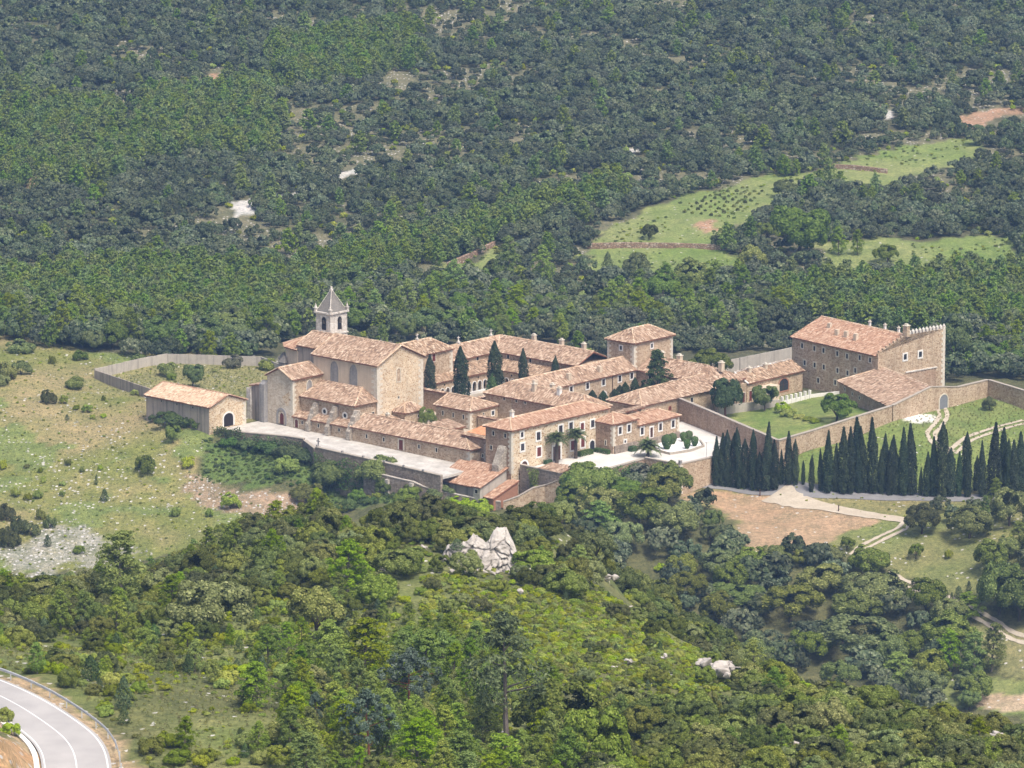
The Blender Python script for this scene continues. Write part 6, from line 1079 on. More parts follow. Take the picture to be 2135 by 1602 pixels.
NEAR = {'meadow': [(-105, 1000, 'at the far top edge of the meadow'), (-85, 985, 'in the upper meadow by the paddock wall'), (-98, 960, 'at the left edge of the meadow'), (-80, 950, 'in the meadow left of the barn'), (-66, 935, 'in the meadow before the barn'), (-70, 905, 'in the middle of the stony meadow'), (-95, 905, 'at the left edge of the lower meadow'), (-60, 885, 'near the pink scree'), (-85, 880, 'above the white scree'), (-95, 870, 'in the thicket left of the white scree'), (-72, 862, 'on the white scree')],
 'ravine': [(20, 868, 'below the forecourt wall'), (30, 855, 'in the hollow left of the ploughed field'), (45, 842, 'at the foot of the ploughed field'), (60, 850, 'at the lower corner of the ploughed field'), (70, 858, 'beside the fork of the dirt track'), (85, 862, 'on the grassy slope below the cypresses'), (95, 850, 'at the right edge by the lower track'), (52, 826, 'in the middle of the hollow'), (66, 826, 'in the hollow beside the lower track'), (80, 815, 'round the bare clearing')],
 'fg': [(-45, 575, 'near the large dark pine'), (-20, 560, 'left of the white rock'), (-35, 500, 'on the open slope above the road'), (-18, 490, 'among the young pines'), (-42, 470, 'beside the guard rail'), (-12, 455, 'near the blue-green pines'), (5, 440, 'round the foot of the tall thin pine'), (-18, 435, 'at the bottom edge')]}
def near_words(x_, y_, tg):
    if tg not in NEAR: return WHERE[tg]
    return min(NEAR[tg], key=lambda q: math.hypot(q[0] - x_, q[1] - y_))[2]
ncy = 0
_U1 = ['first', 'second', 'third', 'fourth', 'fifth', 'sixth', 'seventh', 'eighth', 'ninth', 'tenth', 'eleventh', 'twelfth', 'thirteenth', 'fourteenth', 'fifteenth', 'sixteenth', 'seventeenth', 'eighteenth', 'nineteenth']
ORD = _U1 + [t + ('' if not k else '-') + (_U1[k - 1] if k else '') for t, in (('twenty',), ('thirty',), ('forty',)) for k in range(10)]
ORD = [q if q not in ('twenty', 'thirty', 'forty') else q[:-1] + 'ieth' for q in ORD]
for kind, x, y, h, w, tg in D['trees']:
    if tg == 'row':
        ncy += 1; plant('cypress' if random.random() < .7 else 'fatcypress', x, y, h * random.uniform(.94, 1.05), h * random.uniform(.13, .20), ORD[ncy - 1] + ' cypress of the lane row, counted from the forecourt wall', 'cypresses along the lane'); continue
    if tg in SPECIAL: plant(kind, x, y, h, w, SPECIAL[tg]); continue
    if kind == 'oak' and tg in ('meadow', 'yard'): kind = 'oakbush'
    size = 'large' if w > 5 else ('small' if w < 2.4 else 'mid-sized')
    plant(kind, x, y, h, w, size + ' ' + ADJ[kind] + ' ' + near_words(x, y, tg), ADJ[kind] + 's ' + WHERE[tg])
FSL = ['lone round holm oak at the top end of the green field', 'lone dark holm oak in the middle of the green field', 'left one of two slim pines by the narrow green strip', 'right one of two slim pines by the narrow green strip', 'big pale broadleaf tree left of the two slim pines', 'low spreading oak on the narrow green strip', 'small dark juniper just below the long dry-stone wall', 'oak below the long dry-stone wall', 'oak at the edge of the thicket right of the green field', 'broad pine in the wood left of the green field', 'tall dark pine in the wood behind the cloister', 'dark oak in front of the bright pine wood', 'pale broadleaf tree behind the square tower', 'oak at the right end of the dry-stone wall', 'oak on the lower grass terrace', 'pine standing up from the oaks behind the church roof', 'oak beside the small field behind the cloister']
for (kind, x, y, h), lab in zip(D['fsingle'], FSL): plant(kind, x, y, h, 0, lab)
def plant_l(kind, a, b_, h, w, label, group=None, z=None, trunk=True):
    p = wld(a, b_); return plant(kind, p.x, p.y, h, w, label, group, z if z is not None else float(hz(p.x, p.y)) - .1, trunk)
for a, b_, zt, w, lab in ((-51.6, 33, 10.5, 2.4, 'slim cypress next to the nave gable in the cloister garth'), (-45.7, 36, 12.5, 3.3, 'tall broad cypress left of the cloister arcade'), (-44.8, 45, 12.3, 3.2, 'broad cypress standing before the far corner of the cloister arcade'), (-39.2, 47, 11.2, 2.2, 'narrow cypress before the north cloister roof'), (-36.0, 52.5, 9.3, 1.9, 'short cypress at the right end of the cloister')): plant_l('fatcypress', a, b_, zt - .2, w, lab, z=.2)
plant_l('juniper', -43.4, 42, 6.1, 2.8, 'rounded clipped bush under the broad corner cypress', z=.2)
plant_l('conifer', -16.8, 62, 10.6, 6.6, 'loose dark conifer rising from the inner court', z=.2)
for i, (a, b_, h) in enumerate(((-23.6, 50, 4.3), (-22.6, 52.2, 4.0), (-21.4, 54.2, 4.2), (-20.6, 56.6, 5.3), (-20.2, 58.8, 6.0), (-19.4, 60.5, 4.8), (-22.0, 56.5, 4.6))): plant_l('fatcypress', a, b_, h, 2.2, 'small dark cypress in the clump of the inner court', 'cypress clump in the inner court', z=.2)
plant_l('roundpine', -2.4, 65.6, 8.3, 6.6, 'round-headed stone pine in the garden by the stable wing'); plant_l('leafy', .6, 74.2, 5.2, 4.8, 'feathery pale tree behind the low garden wall')
plant_l('leafy', 21.6, 70.5, 5.6, 6.4, 'dense bright green tree in the garden by the stone barn'); plant_l('bush', 5.2, 74.0, 3.0, 3.6, 'dark shrub at the step of the garden lawn'); plant_l('bush', 9.0, 71.5, 2.2, 3.8, 'dark shrub on the bank between the two garden lawns')
for a, b_ in ((12.5, 70.2), (15.5, 69.2), (18.2, 68.0), (24.4, 68.2)): plant_l('bush', a, b_, 1.3, 2.6, 'low shrub along the bank between the garden lawns', 'low shrubs on the garden bank')
plant_l('leafy', 3.0, 133.5, 11.5, 7.0, 'tall dense tree right behind the battlemented guest house'); plant_l('oak', -33, 98, 6.0, 8.5, 'dark round tree in front of the pale panel wall'); plant_l('oak', 38, 98, 2.6, 3.0, 'young oak on the grass right of the arched gate')
plant_l('bush', -38.2, 17.6, 5.2, 4.2, 'dark tree in the corner between nave and cloister wall', z=.2)
for a, b_, h in ((-27, 80.5, 7.0), (-37.5, 71.5, 8.5), (-43, 70.5, 7.5)): plant_l('fatcypress', a - 6, b_ + 3, h, 2.6, 'dark cypress showing behind the north wing roof', 'cypresses behind the north wing')
# clipped shrubs in the gravel bed
def topiary(seed):
    r = np.random.default_rng(seed); n = 4200; z = r.random(n); a = r.random(n) * 6.283; rr = np.interp(z, [0, .08, .35, .7, .88, 1.0], [.14, .19, .33, .39, .32, .04]) * r.uniform(.93, 1.03, n)
    P = np.stack([rr * np.cos(a), rr * np.sin(a), z], 1); return leaf_quads(P, unit(np.stack([np.cos(a), np.sin(a), (z - .55) * 1.6], 1) + r.normal(size=(n, 3)) * .3), .032, .7, seed)
TP = [fast_mesh('topiary', *topiary(s), 'leaf_topiary') for s in (1, 2)]
for (a, b_), h, lab in zip(((9.8, 33.4), (7.7, 37.6), (7.7, 40.8), (13.0 - .6, 36.3), (7.4 + .6, 43.0 - .9), (12.0, 39.0)), (2.9, 2.2, 1.9, 1.9, 2.0, 2.0), ('largest vase-shaped clipped shrub in the white gravel bed', 'clipped shrub just behind the largest one', 'clipped shrub alone at the back of the gravel bed', 'clipped shrub at the front of the right-hand trio', 'clipped shrub at the back of the right-hand trio', 'clipped shrub on the outside of the right-hand trio')):
    ob = obj('clipped_shrub', TP[int(h * 10) % 2]); ob.location = wld(a, b_, .2); ob.scale = (h * .95, h * .95, h); tag(ob, lab, 'shrub', 'clipped shrubs in the gravel bed')
def hedge(a0, a1, b0, b1, h, label, z=0.0):
    r = np.random.default_rng(int(abs(a0 * 7 + b0 * 13)) + 1); n = int(260 * ((a1 - a0) * (b1 - b0) + 2 * h * (a1 - a0 + b1 - b0)))
    P = r.uniform((a0, b0, 0), (a1, b1, h), (n, 3)); k = r.integers(0, 5, n); Nn = np.zeros((n, 3))
    for f, (ax, v, s) in enumerate(((0, a0, -1), (0, a1, 1), (1, b0, -1), (1, b1, 1), (2, h, 1))):
        q = k == f; P[q, ax] = v + r.normal(0, .05, q.sum()); Nn[q, ax] = s
    V, F = leaf_quads(P - np.array([(a0 + a1) / 2, (b0 + b1) / 2, 0]), unit(Nn + r.normal(size=(n, 3)) * .5), .08, .7, 3)
    ob = obj('hedge', fast_mesh('hedge', V, F, 'leaf_topiary')); ob.location = wld((a0 + a1) / 2, (b0 + b1) / 2, z); ob.rotation_euler = (0, 0, -AL); return tag(ob, label, 'hedge')
hedge(.5, 1.5, 17.9, 21.6, .9, 'low hedge under the red-shuttered gatehouse windows'); hedge(.6, 3.9, 22.9, 23.7, .8, 'low hedge along the shaded side of the annex'); hedge(.4, 1.2, 8.6, 10.2, .7, 'small round box bush left of the gatehouse gate'); hedge(4.9, 5.9, 27.8, 29.3, .9, 'yellowish bush at the plinth of the annex')
# palms
def frond(seed):
    r = np.random.default_rng(seed); V, F = [], []; n = 15; pts = [np.array([.5 * s + .42 * s, 0, .42 * math.sin(s * 2.0) - .38 * s * s]) for s in np.linspace(0, 1, n)]
    for i in range(n - 1):
        p, q = pts[i], pts[i + 1]; w = .16 * math.sin(math.pi * (i + 1.2) / (n + .6)) + .015
        for s in (-1, 1):
            o = len(V); V += [p, q, q + np.array([.05, s * w, -.07]), p * .4 + q * .6 + np.array([.04, s * w * 1.02, -.075])]; F.append((o, o + 1, o + 2, o + 3))
        o = len(V); V += [p + (0, -.009, .01), p + (0, .009, .01), q + (0, .008, .01), q + (0, -.008, .01)]; F.append((o, o + 1, o + 2, o + 3))
    return np.array(V), np.array(F)
FRD = [fast_mesh('frond', *frond(s), 'leaf_palm') for s in (1, 2)]
def palm(a, b_, ht, L, label, n=44):
    e = thing('palm_tree', label, 'palm', (a, b_, 0)); r = np.random.default_rng(int(b_ * 10))
    zs = np.linspace(-.2, ht, 12); V, F = tube([(a, b_, z) for z in zs], [.34 - .008 * i + (.05 if i % 2 else 0) for i in range(12)], 9); part(e, 'trunk', V, F, 'bark')
    for i in range(n):
        o = bpy.data.objects.new('frond', FRD[i % 2]); link(o, e); o.location = (0, 0, ht - .1 + .2 * r.random()); el = math.radians(62 - 78 * (i / n) ** .9); o.rotation_euler = (0, -el, i * 2.4); s = L * r.uniform(.85, 1.08); o.scale = (s, s, s)
palm(1.6, 11.0, 4.1, 2.5, 'left one of the two tall palms before the gatehouse gate'); palm(1.6, 16.4, 4.0, 2.5, 'right one of the two tall palms before the gatehouse gate'); palm(10.7, 26.8, 1.2, 2.9, 'short broad palm on the forecourt edge')
# ivy sheets on walls
def ivy(p0, p1, z0, z1, label, thick=.35, dens=26, mat='leaf_ivy', seed=1):
    r = np.random.default_rng(seed); p0, p1 = np.array(p0, float), np.array(p1, float); L = np.linalg.norm(p1 - p0); n = int(L * (z1 - z0) * dens); t_ = (p1 - p0) / L; n_ = np.array([t_[1], -t_[0]])
    s = r.random(n) * L; z = z0 + (z1 - z0) * r.random(n); edge = z1 - (fbm(s + seed * 31, s * 0, 3.0, seed) - .35) * (z1 - z0) * .5; ok = z < edge; s, z = s[ok], z[ok]; n = len(s); d = r.random(n) * thick * (1 + .6 * np.sin(s * 1.7 + z))
    P = np.c_[p0 + np.outer(s, t_) + np.outer(d + .3, n_), z] - np.array([p0[0], p0[1], z0]); Nn = unit(np.c_[np.tile(n_, (n, 1)), np.full(n, .45)] + r.normal(size=(n, 3)) * .5)
    ob = obj('ivy', fast_mesh('ivy', *leaf_quads(P, Nn, .16, .8, seed), mat)); ob.location = wld(p0[0], p0[1], z0); ob.rotation_euler = (0, 0, -AL); return tag(ob, label, 'ivy')
ivy((-66.9, -11.5), (-60.3, -10.8), -4.5, 1.5, 'thick ivy over the retaining wall beside the barn', .8, 40, seed=2); ivy((-60.0, -10.7), (-52, -7.8), -5, .4, 'ivy hanging on the church terrace wall', .6, 30, seed=3); ivy((-52, -7.8), (-47.4, -7.2), -5, .8, 'dense ivy at the inner kink of the terrace wall', .9, 42, seed=4)
ivy((-40.3, -11.1), (-24, -10.9), -6.5, -.3, 'ivy and brambles climbing the parapet wall of the terrace', .7, 22, seed=5); ivy((3.2, 1.9), (5.6, 1.9), -7, .9, 'bright green ivy curtain on the wall below the gatehouse', .6, 40, 'leaf_light', 6); ivy((-74.5, -13.4), (-72.4, -13.4), -1, 2.3, 'ivy patch climbing the plastered barn wall', .3, 45, seed=7)
ivy((11.2, 8.5), (13.3, 11.3), -3, .4, 'creeper over the forecourt edge near the shrubs', .9, 40, seed=8); ivy((12.9, 12.0), (12.3, 20.5), -3.2, .5, 'dark creeper covering the forecourt wall', .8, 36, seed=9); ivy((23.0, 80.4), (25.0, 79.3), -.5, 2.6, 'ivy strip on the stone barn wall', .2, 40, seed=10)

# ---------------------------------------------------------------- limestone
def boulder_mesh(seed, n=16, sq=(1, .8, .7), sub=True):
    r = np.random.default_rng(seed); bm = bmesh.new()
    for p in r.uniform(-1, 1, (n, 3)):
        p = p / max(abs(p).max(), .6) * r.uniform(.8, 1.0); bm.verts.new((p[0] * sq[0], p[1] * sq[1], p[2] * sq[2]))
    g = bmesh.ops.convex_hull(bm, input=bm.verts); bmesh.ops.delete(bm, geom=[v for v in bm.verts if not v.link_faces], context='VERTS')
    bmesh.ops.bevel(bm, geom=list(bm.edges), offset=.09, segments=1, affect='EDGES')
    me = bpy.data.meshes.new('boulder'); bm.to_mesh(me); bm.free(); me.materials.append(MATS['limestone']); return me
BO = [boulder_mesh(s) for s in range(7)]
ox, oy, oz = D['outcrop']
RK = bpy.data.objects.new('limestone_outcrop', None); link(RK); RK.location = (ox, oy, oz); tag(RK, 'big pale limestone outcrop of cracked blocks among the oaks', 'rock')
r = np.random.default_rng(5)
# crag: leaning face of big blocks parted by cracks; x along the hillside, height above its foot
prof_x = [-4.95, -4.4, -3.2, -2.2, -1.3, -.45, .3, .7, 1.2, 2.1, 2.9, 3.2, 3.7, 4.1, 4.6]; prof_h = [1.6, 2.9, 3.3, 3.2, 4.1, 3.8, 3.1, 3.7, 4.8, 5.1, 4.8, 4.1, 2.9, 2.0, .8]
sx_ = r.uniform(-5.8, 5.8, 75); sz_ = r.uniform(-2, 6, 75); off = r.normal(0, .2, 75); tx_, tz_ = r.normal(0, .14, 75), r.normal(0, .14, 75)
gx_ = np.arange(-4.95, 4.62, .11); nz_ = 74; CX, CU = np.meshgrid(gx_, np.linspace(0, 1, nz_)); top_ = .84 * np.interp(CX, prof_x, prof_h) + .5 * (fbm(CX * 3 + 50, CX * 0, 2.2, 5) - .5); CZ = -2.0 + CU * (top_ + 2.0)
wxx = CX + (fbm(CX, CZ, .9, 9) - .5) * .35; wzz = CZ * .85 + (fbm(CX, CZ, .9, 10) - .5) * .35; dd = np.hypot((wxx[..., None] - sx_) * 1.0, wzz[..., None] - sz_ * .85); o2 = np.argsort(dd, -1); n1_ = o2[..., 0]; d1 = np.take_along_axis(dd, o2[..., :1], -1)[..., 0]; d2 = np.take_along_axis(dd, o2[..., 1:2], -1)[..., 0]
crack = np.clip((d2 - d1) / .13, 0, 1); CY = 1.0 + CZ * .8 + off[n1_] + tx_[n1_] * (CX - sx_[n1_]) + tz_[n1_] * (CZ - sz_[n1_]) + (1 - crack) * .55 + (fbm(CX, CZ, .5, 12) - .5) * .45 + (fbm(CX, CZ * 2.2, 1.6, 15) - .5) * .8 + np.clip(CU - .93, 0, 1) * 9
CY += np.clip(np.abs(CX + .15) - 4.0, 0, 2) * .9
front = np.stack([CX, CY, CZ], -1); back = np.stack([CX, CY.max() + .6 + 0 * CX, CZ - .6], -1)[-1:]
GV = np.concatenate([front, back]); hN, wN = GV.shape[:2]; q = np.arange(hN * wN).reshape(hN, wN); CF = np.stack([q[:-1, :-1], q[:-1, 1:], q[1:, 1:], q[1:, :-1]], -1).reshape(-1, 4)
obj('crag', fast_mesh('crag', GV.reshape(-1, 3), CF, 'limestone'), RK)
for i in range(16):
    ob = obj('boulder', BO[r.integers(0, 7)], RK); s = r.uniform(.25, .6); ob.location = (r.uniform(-6.5, 5.5), r.uniform(-1.5, .6), r.uniform(-.2, .5)); ob.rotation_euler = (r.normal(0, .3), r.normal(0, .3), r.random() * 6); ob.scale = (s, s, s * .8)
PLACED.append((ox - 2, oy + 1, 3.2)); PLACED.append((ox + 2.5, oy + 2, 3.6)); PLACED.append((ox, oy + 3.5, 3.5)); PLACED.append((ox + .5, oy - 1.4, 1.6))
plant('juniper', ox - 3.2, oy + 2.6, 1.5, 1.7, 'small dark bush growing on the white rock outcrop', z=float(hz(ox, oy)) + 1.9)
for i, (x_, y_, s) in enumerate(D['rocks']):
    if y_ > 700: continue
    e = bpy.data.objects.new('limestone_rock', None); link(e); e.location = (x_, y_, float(hz(x_, y_))); tag(e, 'pale limestone rock breaking through the scrub of the near hillside', 'rock', 'limestone rocks on the near hillside')
    for k in range(3 if s < 1 else 6):
        ob = obj('boulder', BO[r.integers(0, 7)], e); q = s * r.uniform(.3, .55); ob.location = (r.normal(0, s * .4), r.normal(0, s * .4), q * .7 + r.random() * s * .45); ob.rotation_euler = (r.normal(0, .3), r.normal(0, .3), r.random() * 6); ob.scale = (q, q, q * .8)
    PLACED.append((x_, y_ - .8, s * .9 + .5))

# ---------------------------------------------------------------- scattered wood, scrub and stones
HP = np.array(PLACED)
def free(x_, y_, pad=.6):
    d = np.hypot(HP[None, :, 0] - x_[:, None], HP[None, :, 1] - y_[:, None]); return (d > HP[None, :, 2] * .8 + pad).all(1)
def grid_pts(P, sp, seed):
    P = np.array(P); r = np.random.default_rng(seed); (x0, y0), (x1, y1) = P.min(0), P.max(0); gx, gy = np.meshgrid(np.arange(x0, x1, sp), np.arange(y0, y1, sp)); gx = gx + (np.arange(gx.shape[0]) % 2)[:, None] * sp * .5
    gx = gx.ravel() + r.uniform(-.42, .42, gx.size) * sp; gy = gy.ravel() + r.uniform(-.42, .42, gy.size) * sp; k = inpoly(gx, gy, P); return gx[k], gy[k]
CAND = []     # (kind, x, y, h, zone)
def zone(P, sp, mix, seed, name, hs, dens=None):
    gx, gy = grid_pts(P, sp, seed); r = np.random.default_rng(seed + 1); k = free(gx, gy)
    a, b_ = local(gx, gy); k &= seg_dist(gx, gy, D['road_r']) > 1.6; k &= ~((seg_dist(gx, gy, D['road_c']) < 6.5))
    for tr in ('track1', 'track2', 'track3', 'lane'): k &= seg_dist(gx, gy, D[tr]) > 2.6
    if dens is not None: k &= dens(gx, gy)
    ks = list(mix); pr = np.cumsum([mix[q] for q in ks]); u = r.random(len(gx)); 
    for i in np.nonzero(k)[0]:
        j = int(np.searchsorted(pr, u[i]))
        if j >= len(ks): continue
        lo_, hi_ = hs[ks[j]]; CAND.append((ks[j], float(gx[i]), float(gy[i]), float(lo_ + (hi_ - lo_) * r.random() ** 1.6), name))
FG = D['fg']; MD = D['mid']
zone(FG['oakcrest'], 2.9, {'oak': .82, 'bush': .06, 'pine': .07, 'juniper': .05}, 101, 'crest', {'oak': (2.0, 4.0), 'bush': (1.2, 2.0), 'pine': (3.0, 5.5), 'juniper': (1.8, 3.0)})
zone(FG['mixleft'], 2.35, {'bush': .56, 'oak': .06, 'juniper': .08, 'pine': .09}, 102, 'left', {'bush': (1.0, 2.2), 'oak': (1.6, 3.0), 'juniper': (1.1, 2.3), 'pine': (1.6, 3.8)}, lambda gx, gy: fbm(gx, gy, 15, 51) < .52)
zone(FG['pinesouth'], 2.4, {'pine': .46, 'bush': .26, 'oak': .08, 'juniper': .05}, 103, 'south', {'pine': (2.2, 5.0), 'bush': (1.2, 2.2), 'oak': (2.0, 3.6), 'juniper': (1.4, 2.4)})
zone(FG['garrigue'], 2.0, {'bush': .60, 'oak': .07, 'juniper': .02}, 104, 'garrigue', {'bush': (.6, 1.2), 'oak': (1.2, 2.2), 'juniper': (1.0, 1.6)})
zone(FG['oakright'], 2.7, {'oak': .58, 'bush': .32, 'pine': .02}, 105, 'right', {'oak': (1.7, 3.8), 'bush': (1.0, 2.0), 'pine': (2.5, 4.5)})
zone(MD['ravine'], 4.6, {'oak': .66, 'leafy': .08, 'bush': .12}, 106, 'ravine', {'oak': (3.2, 6.2), 'leafy': (3.0, 5.0), 'bush': (1.5, 2.5)}, lambda gx, gy: ~inpoly(gx, gy, ZN['field']))
zone([(0, 602), (20, 582), (45, 548), (75, 522), (110, 484), (128, 500), (112, 600), (82, 640), (52, 680), (0, 690)], 3.2, {'oak': .72, 'bush': .18}, 111, 'right', {'oak': (2.2, 4.4), 'bush': (1.0, 2.0)})
zone(MD['behindright'], 4.2, {'oak': .5, 'pine': .25, 'leafy': .2}, 112, 'behind', {'oak': (4.0, 6.6), 'pine': (4.5, 7.5), 'leafy': (4.5, 7.0)})
zone(MD['ravineright'], 4.5, {'oak': .8}, 107, 'ravine', {'oak': (3.5, 6.5)}); zone(MD['midright'], 4.2, {'oak': .6, 'pine': .12}, 108, 'ravine', {'oak': (2.5, 5.0), 'pine': (3.5, 5.5)})
zone(MD['ivyslope'], 2.8, {'vinebush': .45, 'leafy': .12, 'bush': .2}, 109, 'bank', {'vinebush': (1.0, 1.8), 'leafy': (2.5, 4.0), 'bush': (1.2, 2.2)})
inmon = lambda gx, gy: ~inpoly(*local(gx, gy), [(-119, -5), (-119, 30), (-100, 39), (-70, 32), (-68, 72), (-36, 84), (-26, 104), (-12, 122), (12, 120), (20, 113), (34, 110), (70, 102), (70, 40), (30, 30), (20, 0), (-20, -14), (-60, -14), (-85, -16)])
zone(MD['valleyback'], 4.0, {'oak': .50, 'pine': .28, 'leafy': .12}, 110, 'behind', {'oak': (3.6, 6.6), 'pine': (5.0, 8.5), 'leafy': (4.5, 7.5)}, inmon)
# far slopes
gx, gy = grid_pts([(-185, 1000), (185, 1000), (230, 1500), (-230, 1500)], 2.6, 120)
rr = np.random.default_rng(121); ok = inmon(gx, gy) & free(gx, gy)
for P in ZN['ffield'] + ZN['fwhite'] + ZN['forange']: ok &= ~(inpoly(gx, gy, P) | inpoly(gx, gy + 8, P))
for P in ZN['ffield'][:5] + ZN['fwhite']: ok &= ~inpoly(gx, gy + 16, P)
ok &= ~inpoly(gx, gy, MD['valleyback']) & ~inpoly(gx, gy, ZN['meadow'])
pinem = np.zeros(len(gx), bool)
for P in D['pine']: pinem |= inpoly(gx + (fbm(gx, gy, 12, 61) - .5) * 14, gy + (fbm(gx, gy, 12, 62) - .5) * 14, P)
sparse = fbm(gx, gy, 26, 63) + (fbm(gx, gy, 8, 64) - .5) * .5
ok &= (sparse < .60) | (rr.random(len(gx)) < .38) | pinem
u = rr.random(len(gx)); kind_ = np.where(pinem, np.where(u < .95, 1, 0), np.where(u < .03, 1, np.where(u < .20, 2, 0)))
hgt = np.where(kind_ == 1, rr.uniform(3.6, 6.4, len(gx)), np.where(kind_ == 2, rr.uniform(1.0, 2.0, len(gx)), 1.5 + 2.9 * rr.random(len(gx)) ** 2.2 + np.clip((.5 - sparse) * 3, -.4, 1.0)))
FARPTS = {'oak': [], 'pine': [], 'bush': [], 'leafy': []}
for i in np.nonzero(ok)[0]: FARPTS[('oak', 'pine', 'bush')[kind_[i]]].append((gx[i], gy[i], hgt[i]))

LIMIT = {'oak': 300, 'pine': 300, 'bush': 300, 'juniper': 200, 'leafy': 200, 'vinebush': 100}
have = {}
for o_ in COL.objects:
    if 'category' in o_: have[o_.name.split('.')[0]] = have.get(o_.name.split('.')[0], 0) + 1
ZL = {'crest': 'on the wooded crest round the white rock outcrop', 'left': 'on the grassy near slope above the guard rail', 'south': 'among the young pines at the bottom edge', 'garrigue': 'on the low scrub slope below the white rock', 'right': 'in the dense oak wood of the lower right slope', 'ravine': 'in the wooded hollow below the ploughed field', 'bank': 'on the green bank below the church terrace', 'behind': 'in the wood right behind the monastery'}
ZA = {'oak': 'holm oak', 'pine': 'bright green pine', 'bush': 'rounded shrub', 'juniper': 'dark juniper', 'leafy': 'light green leafy tree', 'vinebush': 'bramble bush'}
MARKS = [(-3, 553, 'below the white rock outcrop'), (-4, 566, 'beside the white rock outcrop'), (-38, 470, 'above the guard rail'), (-26, 452, 'on the grass right of the guard rail'), (-50, 520, 'on the slope above the road'), (-48, 585, 'round the large dark pine'), (-24, 596, 'on the crest under the pink scree'), (10, 592, 'on the crest under the yard wall'), (-9, 470, 'near the big blue-green pine'), (0, 445, 'round the tall thin pine'), (-20, 440, 'at the bottom edge near the blue-green pines'), (-20, 500, 'in the middle of the near slope'), (8, 520, 'on the scrub slope under the white rock'), (22, 540, 'on the shoulder right of the white rock'), (16, 470, 'near the lower pale rocks'), (30, 500, 'between the lower pale rocks'), (22, 440, 'at the bottom edge right of the tall pine'), (45, 460, 'in the lower right wood'), (48, 520, 'on the edge of the hollow'), (36, 440, 'at the bottom edge under the lower right wood'), (60, 450, 'in the bottom right corner'), (20, 860, 'beside the forecourt retaining wall'), (35, 850, 'left of the ploughed field'), (45, 838, 'below the ploughed field'), (62, 845, 'beside the track below the ploughed field'), (78, 855, 'beside the lower dirt track'), (92, 850, 'at the right edge below the cypress lane'), (60, 815, 'in the middle of the hollow'), (85, 805, 'round the bare clearing at the right edge'), (-40, 868, 'on the bank under the church terrace'), (-15, 862, 'on the bank under the yard wall'), (-90, 975, 'behind the paddock wall'), (-50, 985, 'behind the church'), (-30, 1000, 'behind the bell tower'), (0, 1010, 'behind the cloister'), (25, 1010, 'behind the square tower'), (55, 1010, 'behind the pale panel wall'), (90, 985, 'behind the battlemented guest house'), (-20, 1060, 'in the wood beyond the cloister'), (40, 1060, 'in the wood below the green field'), (-70, 1040, 'in the wood beyond the paddock')]
MK = np.array([(q[0], q[1]) for q in MARKS])
def place_words(x_, y_): return MARKS[int(np.argmin(np.hypot(MK[:, 0] - x_, (MK[:, 1] - y_) * .8)))][2]
REST = {}
for kind in LIMIT:
    c = sorted([q for q in CAND if q[0] == kind], key=lambda q: -q[3] / math.hypot(q[1], q[2])); n = max(0, LIMIT[kind] - have.get(NAME[kind], 0))
    for q in c[:n]:
        sz = ('very low' if q[3] < 1.3 else 'low') if q[3] < 2.0 else ('tall' if q[3] > 5 else ('rather tall' if q[3] > 3.8 else ('mid-sized' if q[3] > 2.8 else 'smallish')))
        w_ = place_words(q[1], q[2]); plant(kind, q[1], q[2], q[3], 0, sz + ' ' + ZA[kind] + ' ' + w_, ZA[kind] + 's ' + w_)
    for q in c[n:]: REST.setdefault((kind, 'far' if q[2] > 780 else 'near'), []).append((q[1], q[2], q[3]))

